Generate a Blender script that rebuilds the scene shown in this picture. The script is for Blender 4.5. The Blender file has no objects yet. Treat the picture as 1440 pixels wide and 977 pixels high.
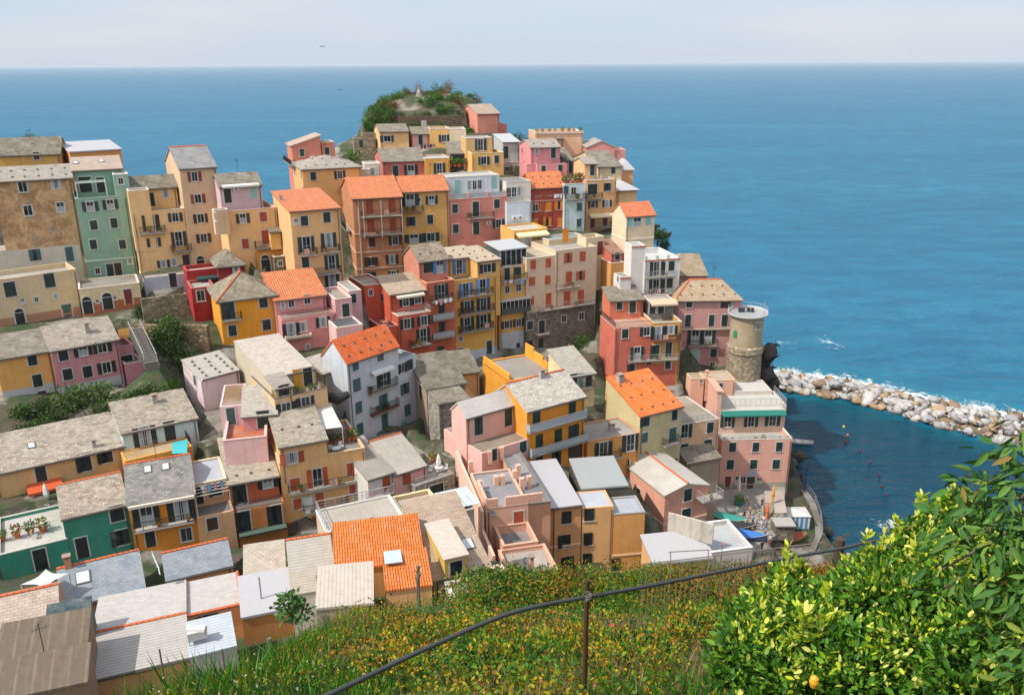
import bpy, math, random
import numpy as np
from mathutils import Vector, Matrix, Euler
random.seed(7); rng = np.random.default_rng(7)
S = bpy.context.scene
COL = S.collection
R = math.radians
HAZE_D = 4.2e-5

# ------------------------------------------------------------------ camera
F_PX, PITCH, ROLL, CAM_Z = 1180.0, 18.7, 0.33, 68.0
CAM = Vector((0, 0, CAM_Z))
ROT = (Matrix.Rotation(R(90 - PITCH), 3, 'X') @ Matrix.Rotation(R(-ROLL), 3, 'Z'))
ROTI = ROT.inverted()
cam = bpy.data.objects.new('camera', bpy.data.cameras.new('camera'))
COL.objects.link(cam)
cam.matrix_world = Matrix.Translation(CAM) @ ROT.to_4x4()
cam.data.sensor_width = 36; cam.data.lens = F_PX / 1440 * 36
cam.data.clip_start = 0.1; cam.data.clip_end = 60000
S.camera = cam

def ray(px, py):
    return ROT @ Vector(((px - 720) / F_PX, -(py - 488.5) / F_PX, -1))
def P(px, py, d):
    return CAM + ray(px, py) * d
def on_z(px, py, z):
    r = ray(px, py); return CAM + r * ((z - CAM_Z) / r.z)
def on_plane(px, py, p0, n):
    r = ray(px, py); return CAM + r * ((p0 - CAM).dot(n) / r.dot(n))
def proj(p):
    q = ROTI @ (p - CAM); return (720 - F_PX * q.x / q.z, 488.5 + F_PX * q.y / q.z)

# zoom frames the measurements were taken in: origin and scale
FR = {0: (0, 0, 1.0), 1: (20, 160, 36/7), 2: (20, 330, 36/7), 3: (220, 190, 36/7), 4: (220, 350, 36/7),
      5: (390, 100, 36/7), 6: (630, 120, 36/7), 7: (460, 240, 36/7), 8: (460, 370, 36/7),
      9: (700, 240, 36/7), 10: (700, 400, 36/7), 11: (840, 320, 36/7), 12: (860, 500, 36/7),
      13: (20, 430, 36/7), 14: (20, 590, 36/7), 15: (20, 760, 36/7), 16: (250, 470, 36/7),
      17: (250, 590, 36/7), 18: (250, 740, 36/7), 19: (450, 500, 36/7), 20: (450, 660, 36/7),
      21: (640, 520, 36/7), 22: (650, 630, 36/7), 23: (860, 610, 4.44), 24: (1000, 640, 6.98), 25: (1060, 460, 4.07),
      26: (480, 100, 36/7)}
def fp(f, x, y):
    a = FR[f]; return (a[0] + x / a[2], a[1] + y / a[2])

# ------------------------------------------------------------------ materials
MATS = {}
def lin(h):
    c = [int(h[i:i+2], 16) / 255 for i in (0, 2, 4)]
    return [x / 12.92 if x <= .04045 else ((x + .055) / 1.055) ** 2.4 for x in c]
class NT:
    def __init__(s, name):
        s.m = bpy.data.materials.new(name); s.m.use_nodes = True
        s.t = s.m.node_tree; s.b = s.t.nodes['Principled BSDF']; s.out = s.t.nodes['Material Output']
    def n(s, typ, **kw):
        o = s.t.nodes.new(typ)
        for k, v in kw.items():
            if k.startswith('i_'):
                kk = k[2:].replace('_', ' ')
                o.inputs[kk].default_value = v
            else: setattr(o, k, v)
        return o
    def l(s, a, b): s.t.links.new(a, b)
    def ramp(s, fac, stops, interp='LINEAR'):
        r = s.n('ShaderNodeValToRGB'); r.color_ramp.interpolation = interp
        el = r.color_ramp.elements
        while len(el) < len(stops): el.new(.5)
        for e, (p, c) in zip(el, stops):
            e.position = p; e.color = (c, c, c, 1) if isinstance(c, (int, float)) else (*c[:3], 1)
        s.l(fac, r.inputs[0]); return r.outputs[0]
    def mix(s, fac, a, b, mode='MIX'):
        m = s.n('ShaderNodeMix', data_type='RGBA', blend_type=mode)
        for v, i in ((fac, 0), (a, 6), (b, 7)):
            if hasattr(v, 'is_output'): s.l(v, m.inputs[i])
            elif i == 0: m.inputs[0].default_value = v
            else: m.inputs[i].default_value = (*v[:3], 1)
        return m.outputs[2]
    def noise(s, vec, scale, detail=4, rough=.55, dist=0):
        o = s.n('ShaderNodeTexNoise', i_Scale=scale, i_Detail=detail, i_Roughness=rough, i_Distortion=dist)
        if vec is not None: s.l(vec, o.inputs['Vector'])
        return o.outputs['Fac']
    def mapping(s, vec, scale=(1, 1, 1), loc=(0, 0, 0), rot=(0, 0, 0)):
        o = s.n('ShaderNodeMapping'); o.inputs['Scale'].default_value = scale
        o.inputs['Location'].default_value = loc; o.inputs['Rotation'].default_value = rot
        s.l(vec, o.inputs['Vector']); return o.outputs[0]
    def bump(s, h, strength=.3, dist=.05):
        o = s.n('ShaderNodeBump', i_Strength=strength, i_Distance=dist)
        s.l(h, o.inputs['Height']); s.l(o.outputs[0], s.b.inputs['Normal']); return o
    def math(s, op, a, b=0.0):
        o = s.n('ShaderNodeMath', operation=op)
        for v, i in ((a, 0), (b, 1)):
            if hasattr(v, 'is_output'): s.l(v, o.inputs[i])
            else: o.inputs[i].default_value = v
        return o.outputs[0]
    def geo(s): return s.n('ShaderNodeNewGeometry').outputs['Position']
    def uv(s): return s.n('ShaderNodeTexCoord').outputs['UV']
    def base(s, c): s.l(c, s.b.inputs['Base Color'])

def mul(c, k): return [min(1, x * k) for x in c[:3]]
def mixc(a, b, t): return [x * (1 - t) + y * t for x, y in zip(a, b)]

def plain(name, c, rough=.6, metal=0, spec=None):
    k = ('p', name)
    if k in MATS: return MATS[k]
    t = NT(name); t.b.inputs['Base Color'].default_value = (*c[:3], 1)
    t.b.inputs['Roughness'].default_value = rough; t.b.inputs['Metallic'].default_value = metal
    # light wear so no surface is a single flat value
    nz = t.noise(t.geo(), 3.0, 5, .65)
    t.base(t.mix(t.ramp(nz, [(.3, 0), (.75, .35)]), c, mul(c, .72)))
    MATS[k] = t.m; return t.m

WALLK = 1.0
def sat(c, k):
    m_ = .3 * c[0] + .55 * c[1] + .15 * c[2]; return [max(.002, m_ + (x - m_) * k) for x in c]
def stucco(h, wear=.5):
    k = ('st', h, wear)
    if k in MATS: return MATS[k]
    c = mul(sat(lin(h), .97), WALLK)
    if c[0] > c[1] > 1.75 * c[2] and c[1] > .45 * c[0]: c = [min(1, c[0] * 1.04), c[1] * .955, c[2] * 1.06]     # warm apricot rather than greenish ochre
    t = NT('stucco_' + h); g = t.geo(); uv = t.uv()
    big = t.noise(g, .35, 5, .6)
    streak = t.noise(t.mapping(uv, (2.2, .10, 1)), 1.0, 6, .75)
    fine = t.noise(g, 7.0, 5, .75)
    patch = t.noise(g, .8, 7, .75, .8)
    grey = mixc(mul(c, .5), (.2, .175, .15), .4)
    pale = mixc(c, (.7, .66, .6), .32)
    a = t.mix(t.ramp(big, [(.35, 0), (.7, .35 * wear + .06)]), c, pale)
    a = t.mix(t.ramp(t.noise(g, .55, 4, .6), [(.38, .28), (.55, 0)]), a, mul(c, .72))
    a = t.mix(t.math('MULTIPLY', t.ramp(streak, [(.50, 0), (.72, 1)]), .7 * wear), a, grey)
    a = t.mix(t.math('MULTIPLY', t.ramp(patch, [(.575, 0), (.6, 1)]), .5 * wear), a, mixc(grey, c, .35))
    a = t.mix(t.math('MULTIPLY', t.ramp(t.noise(g, 1.3, 6, .75, .5), [(.63, 0), (.645, 1)]), .55 * wear), a, pale)
    a = t.mix(.16, a, t.ramp(fine, [(.3, .2), (.7, 1.0)]), 'MULTIPLY')
    t.base(a); t.b.inputs['Roughness'].default_value = .92; t.b.inputs['Specular IOR Level'].default_value = .2
    t.bump(t.noise(g, 3, 7, .75), .35, .05)
    MATS[k] = t.m; return t.m

def old_brown():
    k = 'oldbrown'
    if k in MATS: return MATS[k]
    t = NT('weathered_render'); g = t.geo(); uv = t.uv()
    a = t.mix(t.ramp(t.noise(g, .55, 7, .75, .5), [(.42, 0), (.6, 1)]), lin('C8A67C'), lin('9A7450'))
    a = t.mix(t.ramp(t.noise(t.mapping(g, (1, 1, .7)), .8, 6, .7), [(.55, 0), (.65, .8)]), a, lin('8E8578'))
    a = t.mix(t.ramp(t.noise(uv, 2.2, 6, .8), [(.5, 0), (.7, .7)]), a, lin('6E5038'))
    t.base(a); t.b.inputs['Roughness'].default_value = .95; t.bump(t.noise(g, 3, 6, .8), .5, .06)
    MATS[k] = t.m; return t.m

def stone(h='6E675B', name='rubble_stone', sc=2.2):
    k = ('stone', h, sc)
    if k in MATS: return MATS[k]
    c = lin(h); t = NT(name); g = t.geo()
    v = t.n('ShaderNodeTexVoronoi', i_Scale=sc); t.l(t.mapping(g, (1, 1, 1.6)), v.inputs['Vector'])
    v2 = t.n('ShaderNodeTexVoronoi', feature='DISTANCE_TO_EDGE', i_Scale=sc); t.l(t.mapping(g, (1, 1, 1.6)), v2.inputs['Vector'])
    hs = t.n('ShaderNodeSeparateColor'); t.l(v.outputs['Color'], hs.inputs[0])
    a = t.mix(hs.outputs[0], mul(c, .5), mul(c, 1.35))
    a = t.mix(t.ramp(v2.outputs['Distance'], [(.0, 1), (.09, 0)]), a, mul(c, .45))
    a = t.mix(t.ramp(t.noise(g, .4, 5, .7), [(.45, 0), (.7, .6)]), a, mul(c, .55))
    t.base(a); t.b.inputs['Roughness'].default_value = .95
    t.bump(t.ramp(v2.outputs['Distance'], [(0, 0), (.15, 1)]), .7, .08)
    MATS[k] = t.m; return t.m

def slate(h='A39684', var=.5, lich=.5, bw=.55, bh=.32):
    k = ('slate', h, var, lich, bw)
    if k in MATS: return MATS[k]
    c = mul(lin(h), .80); var = min(1, var * 1.35); t = NT('slate_roof_' + h); uv = t.uv(); g = t.geo()
    b = t.n('ShaderNodeTexBrick', offset=.5, i_Scale=1.0, i_Mortar_Size=.022, i_Bias=0.0, i_Brick_Width=bw, i_Row_Height=bh)
    b.inputs['Color1'].default_value = (*mul(c, 1 - .45 * var), 1)
    b.inputs['Color2'].default_value = (*mul(c, 1 + .35 * var), 1)
    b.inputs['Mortar'].default_value = (*mul(c, max(.4, 1 - 1.3 * var)), 1)
    w = t.n('ShaderNodeVectorMath', operation='ADD'); nz = t.n('ShaderNodeTexNoise', i_Scale=1.5, i_Detail=2.0)
    t.l(uv, nz.inputs['Vector']); sc = t.n('ShaderNodeVectorMath', operation='SCALE'); sc.inputs['Scale'].default_value = .12
    t.l(nz.outputs['Color'], sc.inputs[0]); t.l(uv, w.inputs[0]); t.l(sc.outputs[0], w.inputs[1]); t.l(w.outputs[0], b.inputs['Vector'])
    a = t.mix(t.ramp(t.noise(uv, 1.7, 8, .8, .3), [(.44, 0), (.6, lich)]), b.outputs['Color'], mul(c, .32))
    a = t.mix(t.ramp(t.noise(uv, .5, 5, .7), [(.4, 0), (.7, .5)]), a, mixc(c, (.5, .47, .42), .55))
    a = t.mix(t.ramp(t.noise(uv, 3.3, 5, .8), [(.6, 0), (.72, .4 * lich)]), a, lin('9C8A6C'))
    t.base(a); t.b.inputs['Roughness'].default_value = .88
    t.bump(b.outputs['Fac'], -.5, .05)
    MATS[k] = t.m; return t.m

def tile(h='DE7444', pitch=.32):
    k = ('tile', h, pitch)
    if k in MATS: return MATS[k]
    c = lin(h); t = NT('terracotta_tiles_' + h); uv = t.uv()
    sep = t.n('ShaderNodeSeparateXYZ'); t.l(uv, sep.inputs[0])
    b = t.n('ShaderNodeTexBrick', offset=0.0, i_Scale=1.0, i_Mortar_Size=.03, i_Brick_Width=pitch, i_Row_Height=.42, i_Mortar_Smooth=.6)
    b.inputs['Color1'].default_value = (*mul(c, .8), 1); b.inputs['Color2'].default_value = (*mul(c, 1.15), 1)
    b.inputs['Mortar'].default_value = (*mul(c, .42), 1); t.l(uv, b.inputs['Vector'])
    a = t.mix(t.ramp(t.noise(uv, .8, 6, .7), [(.45, 0), (.7, .45)]), b.outputs['Color'], mixc(c, (.5, .42, .34), .5))
    a = t.mix(t.ramp(t.noise(uv, 4, 5, .8), [(.58, 0), (.7, .6)]), a, mul(c, .5))
    t.base(a); t.b.inputs['Roughness'].default_value = .85
    s = t.math('SINE', t.math('MULTIPLY', sep.outputs[0], 2 * math.pi / pitch))
    t.bump(s, .8, .07)
    MATS[k] = t.m; return t.m

def ribbed(h, pitch=.3, name='corrugated_sheet', axis=1, k2=.55):
    k = ('rib', h, pitch, axis)
    if k in MATS: return MATS[k]
    c = mul(lin(h), .78); t = NT(name + '_' + h); uv = t.uv()
    sep = t.n('ShaderNodeSeparateXYZ'); t.l(uv, sep.inputs[0])
    ph = t.math('FRACT', t.math('DIVIDE', sep.outputs[axis], pitch))
    a = t.mix(t.ramp(ph, [(0, 1), (.12, 1), (.2, 0), (1, .15)]), c, mul(c, k2))
    a = t.mix(t.ramp(t.noise(uv, 1.2, 7, .75), [(.45, 0), (.72, .55)]), a, mul(c, .55))
    a = t.mix(t.ramp(t.noise(t.mapping(uv, (3, .4, 1)), 1, 5, .7), [(.5, 0), (.75, .35)]), a, mixc(c, (.4, .32, .22), .6))
    t.base(a); t.b.inputs['Roughness'].default_value = .75; t.bump(ph, .5, .05)
    MATS[k] = t.m; return t.m

def deck(h='B5AFA6', tiles=.0):
    k = ('deck', h, tiles)
    if k in MATS: return MATS[k]
    c = mul(lin(h), .70); t = NT('roof_deck_' + h); g = t.geo(); uv = t.uv()
    a = t.mix(t.ramp(t.noise(g, .5, 7, .75), [(.4, 0), (.68, .6)]), c, mul(c, .62))
    a = t.mix(t.ramp(t.noise(g, 2.5, 6, .8), [(.52, 0), (.7, .45)]), a, mul(c, .5))
    a = t.mix(t.ramp(t.noise(g, .25, 3), [(.45, 0), (.6, .35)]), a, mixc(c, (.6, .58, .55), .5))
    b = t.n('ShaderNodeTexBrick', offset=0, i_Scale=1.0, i_Mortar_Size=.015, i_Brick_Width=.6, i_Row_Height=.6)
    b.inputs['Color1'].default_value = (1, 1, 1, 1); b.inputs['Color2'].default_value = (.86, .86, .86, 1); b.inputs['Mortar'].default_value = (.6, .6, .6, 1)
    t.l(uv, b.inputs['Vector']); a = t.mix(.5, a, b.outputs['Color'], 'MULTIPLY')
    t.base(a); t.b.inputs['Roughness'].default_value = .85
    MATS[k] = t.m; return t.m

SH = {'g': (.010, .040, .036), 'n': (.055, .026, .016), 'r': (.16, .018, .012), 'o': (.42, .075, .018), 'b': (.05, .18, .42),
      'y': (.70, .22, .015), 't': (.05, .13, .13), 'k': (.012, .02, .02), 'e': (.22, .42, .40), 'w': (.7, .7, .68), 'd': (.02, .045, .02), 'm': (.3, .05, .02)}
def shutter_mat(c):
    k = ('sh', c)
    if k in MATS: return MATS[k]
    t = NT('shutter_' + {'g': 'green', 'n': 'brown', 'r': 'red', 'o': 'orange_red', 'b': 'blue', 'y': 'orange', 't': 'petrol', 'k': 'black', 'e': 'pale_green', 'w': 'white', 'd': 'olive', 'm': 'rust'}[c])
    cc = mul(SH[c], .85 if c in 'gntkd' else 1.2); uv = t.uv(); sep = t.n('ShaderNodeSeparateXYZ'); t.l(uv, sep.inputs[0])
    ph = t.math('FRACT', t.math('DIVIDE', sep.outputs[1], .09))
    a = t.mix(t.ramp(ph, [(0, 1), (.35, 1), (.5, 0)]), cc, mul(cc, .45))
    a = t.mix(t.ramp(t.noise(t.geo(), 1.1, 4), [(.35, 0), (.7, .5)]), a, mixc(mul(cc, 1.3), (.2, .2, .2), .15))
    t.base(a); t.b.inputs['Roughness'].default_value = .6; t.bump(ph, .4, .02)
    MATS[k] = t.m; return t.m
def M_white(): return plain('white_paint', (.54, .53, .51), .5)
def M_glass():
    if 'glass' in MATS: return MATS['glass']
    t = NT('window_glass'); g = t.geo()
    t.base(t.mix(t.ramp(t.noise(g, .7, 2), [(.4, 0), (.6, 1)]), (.012, .018, .022), (.05, .06, .065)))
    t.b.inputs['Roughness'].default_value = .12; t.b.inputs['Specular IOR Level'].default_value = .22
    MATS['glass'] = t.m; return t.m
def M_curt(): return plain('curtain_cloth', (.33, .36, .38), .9)
def M_iron(): return plain('dark_iron', (.035, .036, .038), .55, .3)
def M_steel(): return plain('pale_metal_rail', (.45, .46, .46), .4, .4)
def M_conc(): return plain('concrete', (.36, .34, .31), .9)
def M_gutter(): return plain('gutter_metal', (.07, .055, .05), .6)
def M_terra(): return plain('terracotta', (.46, .14, .055), .85)

# ------------------------------------------------------------------ mesh builder
class MB:
    def __init__(s): s.v = []; s.f = []; s.uv = []; s.mi = []
    def face(s, pts, uvs=None, m=0):
        i = len(s.v); s.v += [tuple(p) for p in pts]; n = len(pts)
        s.f.append(tuple(range(i, i + n))); s.mi.append(m)
        if uvs is None:
            p0 = Vector(pts[0]); u = (Vector(pts[1]) - p0)
            u = u.normalized() if u.length > 1e-6 else Vector((1, 0, 0))
            nn = u.cross(Vector(pts[-1]) - p0); v = nn.cross(u)
            v = v.normalized() if v.length > 1e-6 else Vector((0, 0, 1))
            uvs = [((Vector(p) - p0).dot(u), (Vector(p) - p0).dot(v)) for p in pts]
        s.uv += uvs
    def box(s, c, sx, sy, sz, rz=0, m=0, bottom=True):
        # axis box centred at c (centre), rotated about z
        ca, sa = math.cos(rz), math.sin(rz); c = Vector(c)
        def q(x, y, z): return (c.x + x * ca - y * sa, c.y + x * sa + y * ca, c.z + z)
        x, y, z = sx / 2, sy / 2, sz / 2
        P8 = [q(-x, -y, -z), q(x, -y, -z), q(x, y, -z), q(-x, y, -z), q(-x, -y, z), q(x, -y, z), q(x, y, z), q(-x, y, z)]
        for a in ((0, 1, 5, 4), (1, 2, 6, 5), (2, 3, 7, 6), (3, 0, 4, 7), (4, 5, 6, 7)) + (((3, 2, 1, 0),) if bottom else ()):
            s.face([P8[k] for k in a], m=m)
    def slab(s, q, th, m=0, m2=None):
        # q: 4 top points counter-clockwise from above (eave-left, eave-right, top-right, top-left)
        m2 = m if m2 is None else m2
        q = [Vector(p) for p in q]; lo = [p - Vector((0, 0, th)) for p in q]
        s.face(q, m=m); s.face(lo[::-1], m=m2)
        n = len(q)
        for i in range(n): s.face([lo[i], lo[(i + 1) % n], q[(i + 1) % n], q[i]], m=m2)
    def tube(s, pts, r, n=6, m=0, taper=1.0):
        pts = [Vector(p) for p in pts]; rings = []
        for i, p in enumerate(pts):
            d = (pts[min(i + 1, len(pts) - 1)] - pts[max(i - 1, 0)]).normalized()
            a = d.cross(Vector((0, 0, 1)));
            if a.length < 1e-3: a = d.cross(Vector((1, 0, 0)))
            a.normalize(); b = d.cross(a)
            rr = (r[i] if isinstance(r, (list, tuple)) else r * (1 + (taper - 1) * i / max(1, len(pts) - 1)))
            rings.append([p + a * (rr * math.cos(t)) + b * (rr * math.sin(t)) for t in [2 * math.pi * k / n for k in range(n)]])
        for i in range(len(rings) - 1):
            for k in range(n):
                k2 = (k + 1) % n
                s.face([rings[i][k], rings[i][k2], rings[i + 1][k2], rings[i + 1][k]], m=m)
        s.face(rings[0][::-1], m=m); s.face(rings[-1], m=m)
    def lathe(s, prof, c=(0, 0, 0), n=16, m=0):
        c = Vector(c)
        ring = lambda r, z: [c + Vector((r * math.cos(2 * math.pi * k / n), r * math.sin(2 * math.pi * k / n), z)) for k in range(n)]
        rs = [ring(r, z) for r, z in prof]
        for i in range(len(rs) - 1):
            for k in range(n):
                k2 = (k + 1) % n; s.face([rs[i][k], rs[i][k2], rs[i + 1][k2], rs[i + 1][k]], m=m)
        s.face(rs[-1], m=m); s.face(rs[0][::-1], m=m)
    def mesh(s, name, mats, origin=(0, 0, 0), smooth=False):
        me = bpy.data.meshes.new(name); o = Vector(origin)
        me.from_pydata([tuple(Vector(p) - o) for p in s.v], [], s.f)
        ul = me.uv_layers.new(name='UVMap'); ul.data.foreach_set('uv', [x for u in s.uv for x in u])
        for m in (mats if isinstance(mats, (list, tuple)) else [mats]): me.materials.append(m)
        me.polygons.foreach_set('material_index', s.mi)
        if smooth:
            me.polygons.foreach_set('use_smooth', [True] * len(s.f))
        me.update(); return me
    def obj(s, name, mats, parent=None, smooth=False):
        """link as one object; coordinates collected in world space"""
        if parent is not None:
            o = bpy.data.objects.new(name, s.mesh(name, mats, parent_world(parent), smooth)); o.parent = parent
        else:
            o = bpy.data.objects.new(name, s.mesh(name, mats, (0, 0, 0), smooth))
        COL.objects.link(o); return o
def parent_world(o):
    p = Vector((0, 0, 0))
    while o is not None: p = p + o.location; o = o.parent
    return p
def tag(o, label=None, cat=None, group=None, kind=None):
    if label: o['label'] = label
    if cat: o['category'] = cat
    if group: o['group'] = group
    if kind: o['kind'] = kind
    return o
def empty(name, loc, label, cat, group=None):
    o = bpy.data.objects.new(name, None); o.location = loc; o.empty_display_size = .3
    COL.objects.link(o); return tag(o, label, cat, group)
def link_mesh(name, me, parent, loc, rz=0):
    """shared mesh placed at a world point under a parent; sets local transform"""
    o = bpy.data.objects.new(name, me); o.parent = parent
    o.location = Vector(loc) - (parent_world(parent) if parent else Vector((0, 0, 0)))
    if parent and parent.type == 'MESH' and parent.rotation_euler.z:   # parent rotated about z
        o.location = Matrix.Rotation(-parent.rotation_euler.z, 3, 'Z') @ o.location
        o.rotation_euler = (0, 0, rz - parent.rotation_euler.z)
    else: o.rotation_euler = (0, 0, rz)
    COL.objects.link(o); return o

# ------------------------------------------------------------------ windows (shared meshes, local x along wall, -y outwards)
WM = {}
def wmesh(kind, w, h, sc, fr=True, cur=0):
    k = (kind, round(w, 2), round(h, 2), sc, fr, cur)
    if k in WM: return WM[k]
    b = MB()
    if kind == 'frame':            # surround, sill, pane, muntins     mats: white, glass, curtain
        t = .10
        if fr:
            b.box((0, -.025, h / 2 + t / 2), w + 2 * t, .09, t); b.box((0, -.05, -h / 2 - .05), w + 2 * t + .1, .16, .1)
            for sx in (-1, 1): b.box((sx * (w / 2 + t / 2), -.025, 0), t, .088, h)
        else:
            b.box((0, -.05, -h / 2 - .05), w + .2, .14, .08)
        b.box((0, .0, 0), w, .05, h, m=1)
        if cur == 1:
            b.box((-w * .3, -.012, 0), w * .34, .05, h * .96, m=2); b.box((w * .3, -.012, 0), w * .34, .05, h * .96, m=2)
        if cur == 2: b.box((0, -.012, -h * .2), w * .9, .05, h * .55, m=2)
        f = .055
        for x in (-w / 2 + f / 2, 0, w / 2 - f / 2): b.box((x, -.03, 0), f, .05, h)
        for z in (-h / 2 + f / 2, h / 2 - f / 2): b.box((0, -.032, z), w, .05, f)
        if h > 1.7: b.box((0, -.033, -h * .12), w, .05, f * .8)
        me = b.mesh('window', [M_white(), M_glass(), M_curt()])
    elif kind == 'blank':          # surround only (closed shutters cover the opening)
        t = .12
        if fr:
            b.box((0, -.02, h / 2 + t / 2), w + 2 * t, .08, t)
            for sx in (-1, 1): b.box((sx * (w / 2 + t / 2), -.02, 0), t, .078, h)
        b.box((0, -.05, -h / 2 - .05), w + 2 * t + .08, .15, .09)
        b.box((0, .01, 0), w, .03, h, m=1)
        me = b.mesh('window', [M_white(), M_glass()])
    elif kind == 'leaf':           # one shutter leaf
        b.box((0, 0, 0), w, .05, h); 
        for z in (-h / 2 + .05, 0, h / 2 - .05): b.box((0, -.028, z), w, .02, .08)
        me = b.mesh('shutter', shutter_mat(sc))
    elif kind == 'door':
        t = .12
        if fr:
            b.box((0, -.02, h / 2 + t / 2), w + 2 * t, .08, t, m=1)
            for sx in (-1, 1): b.box((sx * (w / 2 + t / 2), -.02, 0), t, .078, h, m=1)
        b.box((0, 0, 0), w, .06, h); b.box((0, -.03, h * .2), w * .7, .03, h * .4); b.box((0, -.03, -h * .25), w * .7, .03, h * .3)
        me = b.mesh('door', [shutter_mat(sc), M_white()])
    elif kind == 'arch':
        n = 10; r = w / 2; t = .16
        arc = lambda rr: [(rr * math.cos(math.pi * i / n), h / 2 - r + rr * math.sin(math.pi * i / n)) for i in range(n + 1)]
        inn = [(r, -h / 2)] + arc(r) + [(-r, -h / 2)]; out = [(r + t, -h / 2)] + arc(r + t) + [(-r - t, -h / 2)]
        b.face([(x, -.04, z) for x, z in inn][::-1], m=0)
        for i in range(len(inn) - 1):
            b.face([(out[i][0], -.07, out[i][1]), (inn[i][0], -.07, inn[i][1]), (inn[i+1][0], -.07, inn[i+1][1]), (out[i+1][0], -.07, out[i+1][1])], m=1)
            b.face([(out[i][0], 0, out[i][1]), (out[i][0], -.07, out[i][1]), (out[i+1][0], -.07, out[i+1][1]), (out[i+1][0], 0, out[i+1][1])], m=1)
        b.box((0, -.05, h / 2 - r), w, .03, .08, m=1)
        me = b.mesh('door', [shutter_mat(sc), M_white()])
    WM[k] = me; return me

# ------------------------------------------------------------------ houses
class Blk: pass
HOUSES = []; BLOCKS = []
CUR = {}
def H(label, name='house', f=0, cat='house', group=None, sc='g', fr=True, ws=1.0):
    CUR.clear(); CUR.update(root=None, label=label, name=name, f=f, cat=cat, group=group, sc=sc, fr=fr, ws=ws, last=None)
def fset(f): CUR['f'] = f

def back_fit(p, n, px):
    """length t so that p + t*n projects nearest to pixel px"""
    best = (1e9, 6)
    for t in np.arange(1.0, 30, .25):
        q = proj(p + n * float(t)); e = math.hypot(q[0] - px[0], q[1] - px[1])
        if e < best[0]: best = (e, float(t))
    return best[1]

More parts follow.
